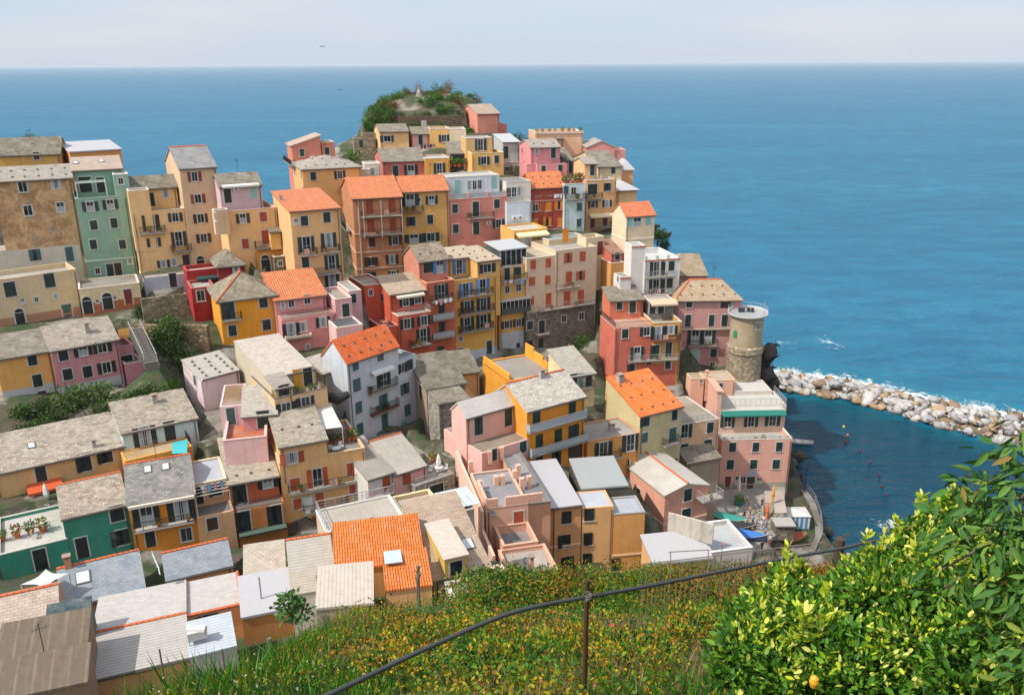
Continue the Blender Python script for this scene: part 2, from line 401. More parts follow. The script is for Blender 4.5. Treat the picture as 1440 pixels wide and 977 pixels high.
def blk(A, B, d=None, h=6, dep=8, roof='flat', wall='D8B080', rise=1.5, rm=None, yaw=None, on=None, off=0, par=.9,
        ov=.3, bl=None, br=None, rf=.5, ground=None, ext=6, dk='B5AFA6', ridge=None, bands=None, base=None, gut=True, stones=0, ras=.2, cop=True,
        rail=None, zt=None, rm2=None):
    f = CUR['f']; b = Blk()
    pa = fp(f, *A); pb = fp(f, *B)
    if on is not None:
        n = on.nb; q0 = on.A + n * (off + random.uniform(.004, .012))
        PA = on_plane(*pa, q0, n); PB = on_plane(*pb, q0, n)
        PB.z = PA.z; u = on.u.copy()
        PB = PA + u * (PB - PA).dot(u)
    else:
        PA = P(*pa, d) if zt is None else on_z(*pa, zt)
        if yaw is None:
            PB = on_z(*pb, PA.z)
        else:
            u = Vector((math.cos(R(yaw)), math.sin(R(yaw)), 0)); nn = Vector((-u.y, u.x, 0))
            PB = on_plane(*pb, PA, nn); 
            # keep the column of B: slide along u so that x pixel matches at z of A
            for _ in range(6):
                q = proj(PA + u * (PB - PA).dot(u)); t = (PB - PA).dot(u)
                q2 = proj(PA + u * (t + .1)); t += (pb[0] - q[0]) / ((q2[0] - q[0]) / .1)
                PB = PA + u * t
        PB.z = PA.z
    u = (PB - PA).normalized(); nb = Vector((-u.y, u.x, 0))
    w = (PB - PA).length
    if bl is not None: dep = back_fit(PA, nb, fp(f, *bl))
    if br is not None: dep = back_fit(PB, nb, fp(f, *br))
    b.A, b.B, b.u, b.nb, b.w, b.dep, b.zt, b.h = PA, PB, u, nb, w, dep, PA.z, h
    if base is not None:      # pixel at the foot of the facade
        q = on_plane(*fp(f, *base), PA, nb); b.h = h = max(1.0, PA.z - q.z)
    b.yaw = math.atan2(u.y, u.x); b.zb = PA.z - h
    if CUR['root'] is None:
        c = PA + u * (w / 2) + nb * (dep / 2); c.z = b.zb
        CUR['root'] = empty(CUR['name'], c, CUR['label'], CUR['cat'], CUR['group'])
        HOUSES.append((CUR['label'], PA.copy(), math.degrees(b.yaw), w, dep, b.zb, b.zt))
        if ground is None: ground = True
        b.first = True
    b.root = root = CUR['root']; b.ground = bool(ground); b.wall = wall
    BLOCKS.append(b)
    wm = wall if not isinstance(wall, str) else stucco(wall)
    zt, zl = PA.z, b.zb - ext
    def pt(s, t, z): q = PA + u * s + nb * t; q.z = z; return q
    b.pt = pt
    m = MB()
    p_ = par if roof == 'flat' else 0
    zf = zb = zt; zL = zR = zt
    # wall outline tops at four corners
    tops = {'fl': zt, 'fr': zt, 'br': zt, 'bl': zt}
    if roof == 'shed': tops['br'] = tops['bl'] = zt + rise
    if roof == 'shr': tops['fr'] = tops['br'] = zt + rise
    cs = [('fl', 0, 0), ('fr', w, 0), ('br', w, dep), ('bl', 0, dep)]
    for i in range(4):
        a, c2 = cs[i], cs[(i + 1) % 4]
        L = w if i % 2 == 0 else dep
        q = [pt(a[1], a[2], zl), pt(c2[1], c2[2], zl), pt(c2[1], c2[2], tops[c2[0]]), pt(a[1], a[2], tops[a[0]])]
        extra = None
        if roof == 'gab' and i % 2 == 1:
            rp = pt(c2[1], dep * rf, zt + rise); q = q[:3] + [rp] + q[3:]
        if roof == 'gabp' and i % 2 == 0:
            rp = pt(w * rf, c2[2], zt + rise); q = q[:3] + [rp] + q[3:]
        o0 = q[0]; dr = (q[1] - q[0]).normalized()
        m.face(q, [((p - o0).dot(dr), p.z) for p in q])
    m.face([pt(0, 0, zl), pt(0, dep, zl), pt(w, dep, zl), pt(w, 0, zl)])
    roofb = MB(); th = .21
    if roof == 'flat':
        t = .22; zd = zt - p_
        roofb.face([pt(0 + t, t, zd), pt(w - t, t, zd), pt(w - t, dep - t, zd), pt(t, dep - t, zd)])
        b.zd = zd
        # parapet inner faces and top
        if p_ > .02:
            ci = [(t, t), (w - t, t), (w - t, dep - t), (t, dep - t)]; co = [(0, 0), (w, 0), (w, dep), (0, dep)]
            for i in range(4):
                j = (i + 1) % 4
                m.face([pt(*ci[j], zd), pt(*ci[i], zd), pt(*ci[i], zt), pt(*ci[j], zt)])
                m.face([pt(*co[i], zt), pt(*co[j], zt), pt(*ci[j], zt), pt(*ci[i], zt)])
    else:
        b.zd = zt
        o = ov
        if roof == 'gab':
            rs = rise / (dep * rf) ; rb = rise / (dep * (1 - rf))
            e1 = zt - o * rs; e2 = zt - o * rb; zr = zt + rise
            k = .06
            roofb.slab([pt(-o * .6, -o, e1 + k), pt(w + o * .6, -o, e1 + k), pt(w + o * .6, dep * rf, zr + k), pt(-o * .6, dep * rf, zr + k)], th)
            roofb.slab([pt(w + o * .6, dep + o, e2 + k), pt(-o * .6, dep + o, e2 + k), pt(-o * .6, dep * rf, zr + k), pt(w + o * .6, dep * rf, zr + k)], th)
            b.ridge = (pt(-o * .6, dep * rf, zr + k), pt(w + o * .6, dep * rf, zr + k))
        elif roof == 'gabp':
            sL = rise / (w * rf); sR = rise / (w * (1 - rf)); zr = zt + rise; k = .06
            roofb.slab([pt(-o, dep + o * .6, zt - o * sL + k), pt(-o, -o * .6, zt - o * sL + k), pt(w * rf, -o * .6, zr + k), pt(w * rf, dep + o * .6, zr + k)], th)
            roofb.slab([pt(w + o, -o * .6, zt - o * sR + k), pt(w + o, dep + o * .6, zt - o * sR + k), pt(w * rf, dep + o * .6, zr + k), pt(w * rf, -o * .6, zr + k)], th)
            b.ridge = (pt(w * rf, -o * .6, zr + k), pt(w * rf, dep + o * .6, zr + k))
        elif roof == 'shed':
            s_ = rise / dep; k = .06
            roofb.slab([pt(-o * .6, -o, zt - o * s_ + k), pt(w + o * .6, -o, zt - o * s_ + k), pt(w + o * .6, dep + o, zt + rise + o * s_ + k), pt(-o * .6, dep + o, zt + rise + o * s_ + k)], th)
            b.ridge = (pt(-o * .6, dep + o, zt + rise + k), pt(w + o * .6, dep + o, zt + rise + k))
        elif roof == 'shr':
            s_ = rise / w; k = .06
            roofb.slab([pt(-o, dep + o * .6, zt - o * s_ + k), pt(-o, -o * .6, zt - o * s_ + k), pt(w + o, -o * .6, zt + rise + o * s_ + k), pt(w + o, dep + o * .6, zt + rise + o * s_ + k)], th)
            b.ridge = None
        elif roof == 'hip':
            k = .06; half = min(w, dep) / 2 * .98; zr = zt + rise; sl = rise / half
            if w >= dep: r1, r2 = (half, dep / 2), (w - half, dep / 2)
            else: r1, r2 = (w / 2, half), (w / 2, dep - half)
            ze = zt - o * sl + k
            c = [pt(-o, -o, ze), pt(w + o, -o, ze), pt(w + o, dep + o, ze), pt(-o, dep + o, ze)]
            a1, a2 = pt(*r1, zr + k), pt(*r2, zr + k)
            if w >= dep: fs = [[c[0], c[1], a2, a1], [c[1], c[2], a2], [c[2], c[3], a1, a2], [c[3], c[0], a1]]
            else: fs = [[c[0], c[1], a1], [c[1], c[2], a2, a1], [c[2], c[3], a2], [c[3], c[0], a1, a2]]
            for q in fs: roofb.face(q)
            lo = [p - Vector((0, 0, th)) for p in c]
            for i in range(4): roofb.face([lo[i], lo[(i + 1) % 4], c[(i + 1) % 4], c[i]])
            roofb.face(lo[::-1]); b.ridge = (a1, a2); b.hipc = c
    if stones and roof in ('gab', 'shed', 'hip'):
        # loose stones weighing the slabs down: part of the roof's surface
        s_ = (rise / (dep * rf)) if roof == 'gab' else (rise / dep if roof == 'shed' else rise / (min(w, dep) / 2))
        run = dep * rf if roof == 'gab' else (dep if roof == 'shed' else dep / 2)
        nx = max(3, int(w / 1.6)); ny = stones
        for i in range(nx):
            for j in range(ny):
                x = (i + .5) * w / nx + random.uniform(-.15, .15); y = (j + .4) * run / ny * .9
                q = pt(x, y, zt + s_ * y + .16)
                roofb.box(q, .27, .2, .16, b.yaw + random.uniform(-.4, .4), m=1)
    if rm is None: rm = slate() if roof != 'flat' else deck(dk)
    b.roofmesh = roofb
    b.wobj = m.obj('wall', [wm], root)
    b.robj = roofb.obj('roof' if roof != 'flat' else 'roof_deck', [rm, plain('roof_stone', (.12, .105, .09), .9)], root)
    if roof == 'flat' and p_ > .02 and cop:
        k = MB()
        for (s0, t0, s1, t1) in ((-.04, -.04, w + .04, .26), (-.04, dep - .26, w + .04, dep + .04), (-.04, .262, .26, dep - .262), (w - .26, .262, w + .04, dep - .262)):
            q = [pt(s0, t0, zt + .08), pt(s1, t0, zt + .08), pt(s1, t1, zt + .08), pt(s0, t1, zt + .08)]
            k.slab(q, .077)
        k.obj('coping', M_coping() if cop is True else stucco(cop), root)
    if roof in ('gab', 'shed', 'hip') and gut:
        k = MB(); o = ov; sl = {'gab': rise / (dep * rf), 'shed': rise / dep, 'hip': rise / (min(w, dep) / 2)}[roof]
        ze = zt - o * sl - .06
        k.tube([pt(-o * .6, -o - .07, ze), pt(w + o * .6, -o - .07, ze - .04)], .08, 6)
        x0 = w - .3 if random.random() < .6 else .3
        k.tube([pt(x0, -o - .07, ze - .05), pt(x0, -.09, ze - .5), pt(x0, -.09, b.zb)], .055, 5)
        k.obj('gutter', M_gutter(), root)
    if roof == 'flat' and h > 4 and ext > 1 and on is None:
        k = MB(); x0 = random.choice((.25, w - .25)); k.tube([pt(x0, -.1, zt - .3), pt(x0, -.1, b.zb)], .05, 5); k.obj('drainpipe', M_gutter(), root)
    if ridge:
        k = MB()
        segs = [b.ridge] if getattr(b, 'ridge', None) else []
        if roof == 'hip' and ridge != 'top': segs += [(b.hipc[0], b.ridge[0])]
        for a, c in segs:
            n = max(2, int((c - a).length / .45))
            for i in range(n):
                k.tube([a + (c - a) * (i / n), a + (c - a) * ((i + .96) / n)], [.15, .125], 7)
        k.obj('ridge_tiles', tile('DE7444') if ridge is True or ridge == 'top' else plain('grey_ridge', (.2, .19, .18)), root, True)
    if bands:
        k = MB()
        for z in bands:      # heights below the top
            c = pt(w / 2, -.03, zt - z); k.box(c, w + .06, .1, .22, b.yaw)
            k.box(pt(-.03, dep / 2, zt - z), .1, dep, .218, b.yaw)
        k.obj('string_course', plain('string_course_' + str(wall)[:6], mixc(lin(wall) if isinstance(wall, str) else (.5, .45, .4), (.75, .7, .62), .45), .9), root)
    if rail: railing_loop(b, rail)
    CUR['last'] = b; return b
def M_coping(): return plain('pale_coping', (.56, .50, .44), .85)

def plane_of(b, side='F', dp=0):
    if side == 'F': return b.A - b.nb * dp, b.nb, b.u, b.yaw
    if side == 'L': return b.A - b.u * dp, b.u, -b.nb, b.yaw - math.pi / 2
    return b.B + b.u * dp, -b.u, b.nb, b.yaw + math.pi / 2

def w(kinds, *xy, b=None, side='F', sc=None, s=1.0, wd=None, ht=None, fr=None, f=None):
    """windows at measured points; kinds: one letter for all, or one per point"""
    b = b or CUR['last']; f = CUR['f'] if f is None else f
    sc = sc or CUR['sc']; fr = CUR['fr'] if fr is None else fr; s = s * CUR['ws']
    n = len(xy) // 2; ks = kinds if len(kinds) == n else kinds[0] * n
    p0, nn, uu, yw = plane_of(b, side)
    for i in range(n):
        p = on_plane(*fp(f, xy[2*i], xy[2*i+1]), p0, nn); k = ks[i]
        W0, H0 = {'c': (.95, 1.4), 'o': (.95, 1.4), 'e': (1.0, 2.15), 'p': (1.05, 2.15), 'b': (.95, 1.3), 'v': (1.0, 2.1), 't': (.55, .75), 'a': (1.15, 2.3), 'q': (.7, 1.3)}[k]
        W_ = (wd or W0 * s); H_ = (ht or H0 * s)
        cur = random.choice((0, 0, 0, 0, 1, 2))
        W_ = round(W_ * random.choice((.95, 1, 1.05)), 2); H_ = round(H_ * random.choice((.97, 1, 1.03)), 2)
        if k in 'ceq':
            o = link_mesh('window' if k != 'e' else 'balcony_door', wmesh('blank', W_, H_, '', fr), b.root, p, yw)
            lw = W_ / 2 - .01
            for sx in (1, -1):
                q = p + uu * (sx * W_ / 4) - nn * .045
                ajar = 0
                if sx == 1: opened = random.random() < .14
                if opened and sx == -1 and k != 'q': q = p - uu * (W_ * .72) - nn * .09
                elif random.random() < .12: ajar = sx * random.uniform(.1, .35); q = q - nn * .06
                link_mesh('shutter', wmesh('leaf', lw, H_, sc), o, q, yw + ajar)
        elif k in 'op':
            o = link_mesh('window' if k == 'o' else 'balcony_door', wmesh('frame', W_, H_, '', fr, cur), b.root, p, yw)
            lw = W_ / 2
            for sx in (-1, 1):
                q = p + uu * (sx * (W_ / 2 + lw / 2 + (.1 if fr else .03))) - nn * .085
                link_mesh('shutter', wmesh('leaf', lw, H_, sc), o, q, yw + sx * random.choice((0, .05, .1, .15, .5)))
        elif k in 'bt':
            link_mesh('window', wmesh('frame', W_, H_, '', fr, cur), b.root, p, yw)
        elif k == 'v':
            link_mesh('door', wmesh('door', W_, H_, sc, fr), b.root, p, yw)
        elif k == 'a':
            link_mesh('door', wmesh('arch', W_, H_, sc, fr), b.root, p, yw)

def rail_mesh(L, h, style):
    b = MB()
    if style == 'wall':
        b.box((0, 0, h / 2), L, .14, h); return b.mesh('railing', stucco(CUR.get('wallc', 'D9C9B5')))
    m = M_steel() if style in ('steel', 'glass') else M_iron()
    b.box((0, 0, h), L, .06, .05); b.box((0, 0, .1), L, .04, .04)
    n = max(2, int(L / (.16 if style == 'iron' else .8)))
    for i in range(n + 1): b.box((-L / 2 + i * L / n, 0, h / 2), .026 if style == 'iron' else .05, .026, h)
    if style == 'steel': b.box((0, 0, h * .66), L, .03, .03); b.box((0, 0, h * .38), L, .03, .03)
    if style == 'glass':
        b.box((0, 0, h * .5), L, .012, h * .8, m=1); return b.mesh('railing', [m, plain('pale_mesh_panel', (.36, .4, .42), .3)])
    return b.mesh('railing', m)

def bal(xa, ya, xb, yb, b=None, side='F', dp=.95, style='iron', h=1.0, slab='9C978E', f=None, clutter=True):
    """balcony whose front lower edge runs between two measured points"""
    b = b or CUR['last']; f = CUR['f'] if f is None else f
    p0, nn, uu, yw = plane_of(b, side, dp)
    pa = on_plane(*fp(f, xa, ya), p0, nn); pb = on_plane(*fp(f, xb, yb), p0, nn)
    z = (pa.z + pb.z) / 2; L = abs((pb - pa).dot(uu)); c = (pa + pb) / 2; c.z = z
    k = MB(); cc = c + nn * (dp / 2); k.box((cc.x, cc.y, z + .08), L, dp, .16, yw)
    for sx in (-1, 0, 1):
        q = c + uu * (sx * (L / 2 - .2)) + nn * (dp * .6); k.box((q.x, q.y, z - .1), .12, dp * .7, .2, yw)
    o = k.obj('balcony', plain('balcony_' + slab, lin(slab), .85), b.root)
    zr = z + .16
    for (q, L2, a) in ((c + nn * .04, L - .04, yw), (c + nn * (dp / 2) + uu * (L / 2 - .04), dp - .1, yw + math.pi / 2), (c + nn * (dp / 2) - uu * (L / 2 - .04), dp - .1, yw + math.pi / 2)):
        rm = rail_mesh(L2, h, style); r = bpy.data.objects.new('railing', rm); r.parent = o
        r.location = Vector((q.x, q.y, zr)) - parent_world(o); r.rotation_euler = (0, 0, a); COL.objects.link(r)
    if style in ('iron', 'steel') and clutter: BALCS.append((c.copy(), uu.copy(), nn.copy(), L, z + .16, yw, h))
    return o
BALCS = []

def railing_loop(b, style, h=1.0, sides='FLR', zd=None):
    t = .1; zd = b.zt if zd is None else zd
    for sd in sides:
        if sd == 'F': q, L, a = b.pt(b.w / 2, t, zd), b.w - .1, b.yaw
        elif sd == 'L': q, L, a = b.pt(t, b.dep / 2, zd), b.dep - .3, b.yaw + math.pi / 2
        elif sd == 'R': q, L, a = b.pt(b.w - t, b.dep / 2, zd), b.dep - .3, b.yaw + math.pi / 2
        else: q, L, a = b.pt(b.w / 2, b.dep - t, zd), b.w - .1, b.yaw
        r = bpy.data.objects.new('railing', rail_mesh(L, h, style)); r.parent = b.root
        r.location = q - parent_world(b.root); r.rotation_euler = (0, 0, a); COL.objects.link(r)

def roof_hit(b, px):
    """first hit of the view ray with the block's roof"""
    from mathutils.bvhtree import BVHTree
    if not hasattr(b, 'bvh'): b.bvh = BVHTree.FromPolygons([Vector(v) for v in b.roofmesh.v], b.roofmesh.f)
    r = ray(*px).normalized(); loc, nrm, i, dd = b.bvh.ray_cast(CAM, r)
    if loc is None: return None, None
    if nrm.z < 0: nrm = -nrm
    return loc, nrm

def chim(x, y, b=None, s=.6, h=1.2, col=None, f=None, cap=True, at=None):
    """chimney whose foot stands at a measured roof point"""
    b = b or CUR['last']; f = CUR['f'] if f is None else f
    p, n = (at, None) if at is not None else roof_hit(b, fp(f, x, y))
    if p is None: return
    m = MB(); m.box((p.x, p.y, p.z + h / 2 - .25), s, s, h + .5, b.yaw)
    if cap:
        for sx in (-1, 1): m.box(p + b.u * (sx * (s / 2 - .06)) + Vector((0, 0, h + .1)), .1, s, .2, b.yaw)
        m.box((p.x, p.y, p.z + h + .25), s + .2, s + .2, .1, b.yaw, m=1)
    m.obj('chimney', [stucco(col) if col else M_conc(), plain('chimney_cap', (.3, .22, .17), .9)], b.root)

def skyl(x, y, b=None, f=None, w_=.8, h_=1.1, col=(.55, .6, .65)):
    b = b or CUR['last']; f = CUR['f'] if f is None else f
    p, n = roof_hit(b, fp(f, x, y))
    if p is None: return
    u = b.u; v = n.cross(u).normalized(); m = MB(); up = n * .1
    q = [p - u * w_/2 - v * h_/2 + up, p + u * w_/2 - v * h_/2 + up, p + u * w_/2 + v * h_/2 + up, p - u * w_/2 + v * h_/2 + up]
    m.slab(q, .14)
    e = .1; q2 = [p - u * (w_/2 - e) - v * (h_/2 - e) + n * .11, p + u * (w_/2 - e) - v * (h_/2 - e) + n * .11, p + u * (w_/2 - e) + v * (h_/2 - e) + n * .11, p - u * (w_/2 - e) + v * (h_/2 - e) + n * .11]
    m.face(q2, m=1)
    m.obj('skylight', [plain('skylight_frame', (.12, .11, .1)), plain('skylight_pane', col, .12)], b.root)

def ant(x, y, b=None, f=None, h=2.2, at=None):
    b = b or CUR['last']; f = CUR['f'] if f is None else f
    p, n = (at, None) if at is not None else roof_hit(b, fp(f, x, y))
    if p is None: return
    m = MB(); m.tube([p - Vector((0, 0, .2)), p + Vector((0, 0, h))], .03, 5)
    for i, z in enumerate((h - .1, h - .4)):
        a = random.uniform(0, 3)
        d = Vector((math.cos(a), math.sin(a), 0)); m.tube([p + d * -.5 + Vector((0, 0, z)), p + d * .5 + Vector((0, 0, z))], .02, 4)
        e = Vector((-d.y, d.x, 0))
        for t in (-.4, -.2, 0, .2, .4): m.tube([p + d * t - e * .25 + Vector((0, 0, z)), p + d * t + e * .25 + Vector((0, 0, z))], .012, 4)
    m.obj('antenna', M_iron(), b.root)

def awn(xa, ya, xb, yb, out=1.6, drop=.6, col='DDD6C8', b=None, f=None, fr=.3):
    """sloping awning; measured points on the wall at its top edge"""
    b = b or CUR['last']; f = CUR['f'] if f is None else f
    p0, nn, uu, yw = plane_of(b)
    pa = on_plane(*fp(f, xa, ya), p0, nn); pb = on_plane(*fp(f, xb, yb), p0, nn); z = (pa.z + pb.z) / 2
    pa.z = pb.z = z; m = MB(); D = -nn * out - Vector((0, 0, drop))
    m.slab([pa + D, pb + D, pb - nn * .03, pa - nn * .03], .04)
    m.face([pa + D - Vector((0, 0, fr)), pb + D - Vector((0, 0, fr)), pb + D - Vector((0, 0, .04)), pa + D - Vector((0, 0, .04))])
    m.obj('awning', plain('awning_cloth_' + col, lin(col), .9), b.root)

def plinth(x0, x1, h, col, b=None, side='F'):
    """painted foot of a facade as a thin render coat, x in metres along it"""
    b = b or CUR['last']; m = MB(); x1 = b.w if x1 is None else x1
    m.box(b.pt((x0 + x1) / 2, -.012, b.zb + h / 2 - .2), x1 - x0 - .02, .05, h + .4, b.yaw)
    m.obj('plinth', stucco(col), b.root)

def dish(x, y, b=None, f=None):
    b = b or CUR['last']; f = CUR['f'] if f is None else f
    p, n = roof_hit(b, fp(f, x, y))
    if p is None: return
    m = MB(); m.tube([p, p + Vector((0, 0, .9))], .03, 5)
    c = p + Vector((.0, -.1, .95)); m.tube([c, c + Vector((.1, -.12, .06))], [.1, .42], 12)
    m.obj('satellite_dish', plain('dish_grey', (.5, .5, .5), .4), b.root)

def acu(x, y, b=None, f=None, side='F'):
    b = b or CUR['last']; f = CUR['f'] if f is None else f
    p0, nn, uu, yw = plane_of(b, side, .2)
    p = on_plane(*fp(f, x, y), p0, nn); m = MB(); m.box(p, .85, .34, .6, yw)
    q = p - nn * .18; m.tube([q, q - nn * .015], .22, 12, m=1)
    m.obj('air_conditioner', [plain('ac_white', (.66, .66, .64)), plain('ac_fan', (.1, .1, .1))], b.root)
# ================================================================== HOUSES
SL1 = slate('A39786', .5, .5); SLG = slate('8B8C8E', .3, .25, .5, .3); SLB = slate('8A8070', .6, .7); SLP = slate('A79D92', .35, .35)
SLD = slate('77705F', .5, .6); SLK = slate('6E6A66', .5, .5); TIL = tile('D07A4C'); TIL2 = tile('D9774C'); 

# ---- upper left terrace of tall houses
H('weathered brown house with peeling render and pale flagstone roof at the left edge', f=1, fr=True, sc='t')
b = blk((-160, 492), (415, 442), 121, yaw=27, base=(470, 1030), dep=10, roof='gab', rise=1.5, wall=old_brown(), rm=SLP, stones=2, ground=False)
w('b', 62, 530, 300, 505, 100, 700, 335, 675, s=1.15)
bw = b
b2 = blk((-160, 1000), (470, 935), on=b, off=-.06, base=(540, 1250), dep=5, wall='C9BFB0', par=.0, cop=False, ground=True)
fset(2); w('c', 165, 145, sc='t', s=1.2); w('e', 400, 140, sc='t', s=1.05)
H('low beige house with a petrol blue door, below the weathered brown house', f=2, sc='g')
b = blk((-180, 335), (447, 248), 115, dep=6, base=(500, 570), wall='CDB893', par=.7, cop=False)
w('c', 255, 330, -30, 395, s=1.5); w('v', 385, 565, sc='t', s=1.25); w('a', 40, 590, sc='k', s=1.0); w('t', 160, 470, 60, 480); w('t', 300, 445)
plinth(0, None, 1.2, 'A8805F')
H('cream single storey annexe with three arched doors and a red brown base', f=2, sc='k')
b = blk((465, 398), (905, 342), 118.5, yaw=27, dep=6, base=(740, 545), wall='D8C49A', par=.12, dk='8C867A')
w('a', 530, 510, 675, 480, s=1.05); w('v', 825, 450, sc='r', s=1.1); w('t', 600, 480, 727, 455, fr=False, s=.8)
plinth(0, None, 1.5, 'A8603A')

H('sea green house with a roof terrace pergola, next to the weathered brown house', f=1, sc='g')
b = blk((440, 618), (812, 588), 125, yaw=27, base=(720, 1165), dep=9, par=.25, wall='86AC97', bands=[9.5], cop='9AB8A6', dk='8A5B42')
w('o', 550, 670, 695, 655); w('c', 575, 805, 722, 790, 572, 945, s=1.05)
f1b = blk((420, 412), (775, 380), on=b, off=3.2, h=4, dep=6, roof='shed', rise=1.3, wall='7FA893', rm=slate('B4A090', .25, .2))
skyl(445, 357); skyl(630, 345)
w('v', 515, 512, sc='k', s=1.1, wd=1.7); w('v', 625, 515, sc='k', s=1.1)
t_ = blk((715, 445), (822, 435), on=b, off=-.03, h=3.4, dep=3, wall='8DB3A0', par=.05, dk='B9C6C6')
w('b', 770, 487, s=.8)
fset(2); w('c', 783, 70, b=b, s=1.05); w('b', 603, 262, 838, 190, b=b, s=.75); w('v', 695, 258, b=b, sc='g'); w('v', 752, 252, b=b, sc='n')

def pergola(b, s0, s1, t0, t1, z0, h, mat, root=None, nm='pergola'):
    m = MB()
    for s in (s0, s1):
        for t in (t0, t1): m.tube([b.pt(s, t, z0), b.pt(s, t, z0 + h)], .06, 5)
    for t in (t0, (t0 + t1) / 2, t1): m.tube([b.pt(s0, t, z0 + h), b.pt(s1, t, z0 + h)], .06, 5)
    for s in (s0, (s0 + s1) / 2, s1): m.tube([b.pt(s, t0, z0 + h + .05), b.pt(s, t1, z0 + h + .05)], .05, 5)
    return m.obj(nm, mat, root or b.root)
pergola(b, .4, b.w - 2.6, .4, 3.0, b.zd, 2.5, plain('pale_green_metal', (.5, .62, .55)))

H('pale yellow house with brown shutters and a small terrace, beside the sea green house', f=1, sc='n')
b = blk((850, 715), (1225, 688), 126, yaw=27, base=(930, 1135), dep=9, par=.25, wall='E3C07F', dk='8F8C86', bands=[9.7])
w('p', 985, 790, s=1.1); bal(912, 880, 1097, 860); w('o', 1165, 748, 1010, 930); w('p', 1190, 905, s=1.05); bal(1140, 1008, 1290, 995)
b2 = blk((830, 545), (1170, 512), on=b, off=3, h=4, dep=6, roof='gab', rise=1.5, wall='E3BE78', rm=SLD)
w('b', 1095, 575); w('v', 990, 620, sc='k')
b3 = blk((820, 563), (972, 548), on=b, off=-.1, h=3.2, dep=3, wall='E3C07F', par=.05, dk='9A948A')
fset(2); w('o', 1080, 210, b=b, s=.85); w('b', 1155, 200, b=b, s=.9); w('v', 1245, 197, b=b, sc='n', s=1.1)
H('narrow pale blue ground floor shop front under the pale yellow house', f=2, sc='k')
b = blk((935, 318), (1255, 280), 124.5, yaw=27, dep=2, base=(1190, 380), wall='A9B5C0', par=.0, cop=False)
w('v', 1148, 328, s=1.0)

H('tall narrow beige house with a grey slate gable roof and red top shutters', f=3, sc='r')
b = blk((165, 243), (432, 216), 127, yaw=30, base=(300, 880), bl=(52, 205), roof='gab', rise=2.6, wall='CDB48A', rm=SLG, ridge='top', ov=.25)
w('o', 275, 300, 300, 460); w('o', 320, 602, 342, 745, sc='n'); chim(105, 150, s=.4, h=.7)
b2 = blk((255, 882), (500, 840), on=b, off=-.05, h=4, dep=3, wall='CFAE7E', par=.1, cop=False)
w('a', 320, 925, sc='k'); w('b', 465, 878, s=.7)

H('yellow house with a lavender attic and a sun terrace, beside the tall narrow beige house', f=3, sc='n')
b = blk((500, 555), (866, 505), 125, yaw=28, base=(720, 890), dep=9, par=.5, wall='E0BC7C', dk='A88E7A', cop='C9A7A2')
w('o', 625, 602); w('cc', 772, 590, 643, 785, sc='m', s=1.05); w('e', 787, 738, sc='m'); bal(722, 830, 860, 812, clutter=False)
b2 = blk((455, 376), (755, 328), on=b, off=3.2, h=4, dep=6, roof='gab', rise=1.6, wall='C9AEB4', rm=SLB)
w('v', 515, 435, sc='k', s=1.05); w('v', 700, 408, sc='e', s=1.05); acu(575, 385); chim(655, 262, s=.5, h=1.2); awn(470, 372, 735, 335, .7, .15, 'D8D4CC')
b3 = blk((412, 548), (515, 530), on=b, off=-1.2, h=3.6, ext=0, dep=1.4, wall='D8C093', par=.05, dk='8A7B66')
w('b', 428, 590, side='L', s=1.0)
b4 = blk((822, 700), (912, 690), on=b, off=-1.3, h=2.8, ext=0, dep=1.3, wall='E0B765', roof='shed', rise=.4, rm=SLB)
b5 = blk((720, 850), (925, 835), on=b, off=-.6, h=4.2, dep=3, wall='D08A2C', par=.05, cop=False)
w('a', 790, 930, sc='k', s=1.2)
b6 = blk((850, 885), (925, 880), on=b, off=-2.2, h=5, dep=3, wall=stone('857A68'), par=.05)
w('b', 895, 928, s=.65)

H('orange roofed yellow house with deep green shutters, left of the orange brown terracotta house', f=3, sc='g')
b = blk((965, 552), (1322, 508), 121, yaw=27, base=(1150, 1180), bl=(862, 445), roof='shed', rise=1.4, wall='DCB576', rm=TIL, ov=.35)
w('tcc', 1010, 625, 1070, 620, 1232, 595, s=1.05); w('p', 1085, 788, s=1.05); bal(1040, 892, 1170, 865); w('p', 1245, 760, s=1.05); bal(1203, 866, 1332, 842)
w('e', 1078, 925); w('p', 1268, 918); chim(900, 470, s=.4, h=.4)
fset(4); bal(1110, 213, 1338, 170, b=b); w('p', 1270, 222, b=b)

# red house behind the yellow cube
H('dark red house with a small hipped slate roof behind the golden yellow house', f=4, sc='k')
b = blk((252, 290), (420, 262), 119.5, yaw=27, base=(330, 520), dep=5, wall='A82020', par=.3, cop='A8605A')
w('b', 320, 338, s=1.2)
b2 = blk((215, 165), (470, 128), on=b, off=5.05, h=6, dep=4, wall='A32222', par=.5, cop='B04040'); awn(285, 205, 470, 178, .9, .2, '24403E')
b3 = blk((440, 122), (636, 92), on=b, off=4.0, h=6, dep=6, roof='hip', rise=1.6, wall='97242A', rm=SLB)
w('b', 575, 135, s=.95)

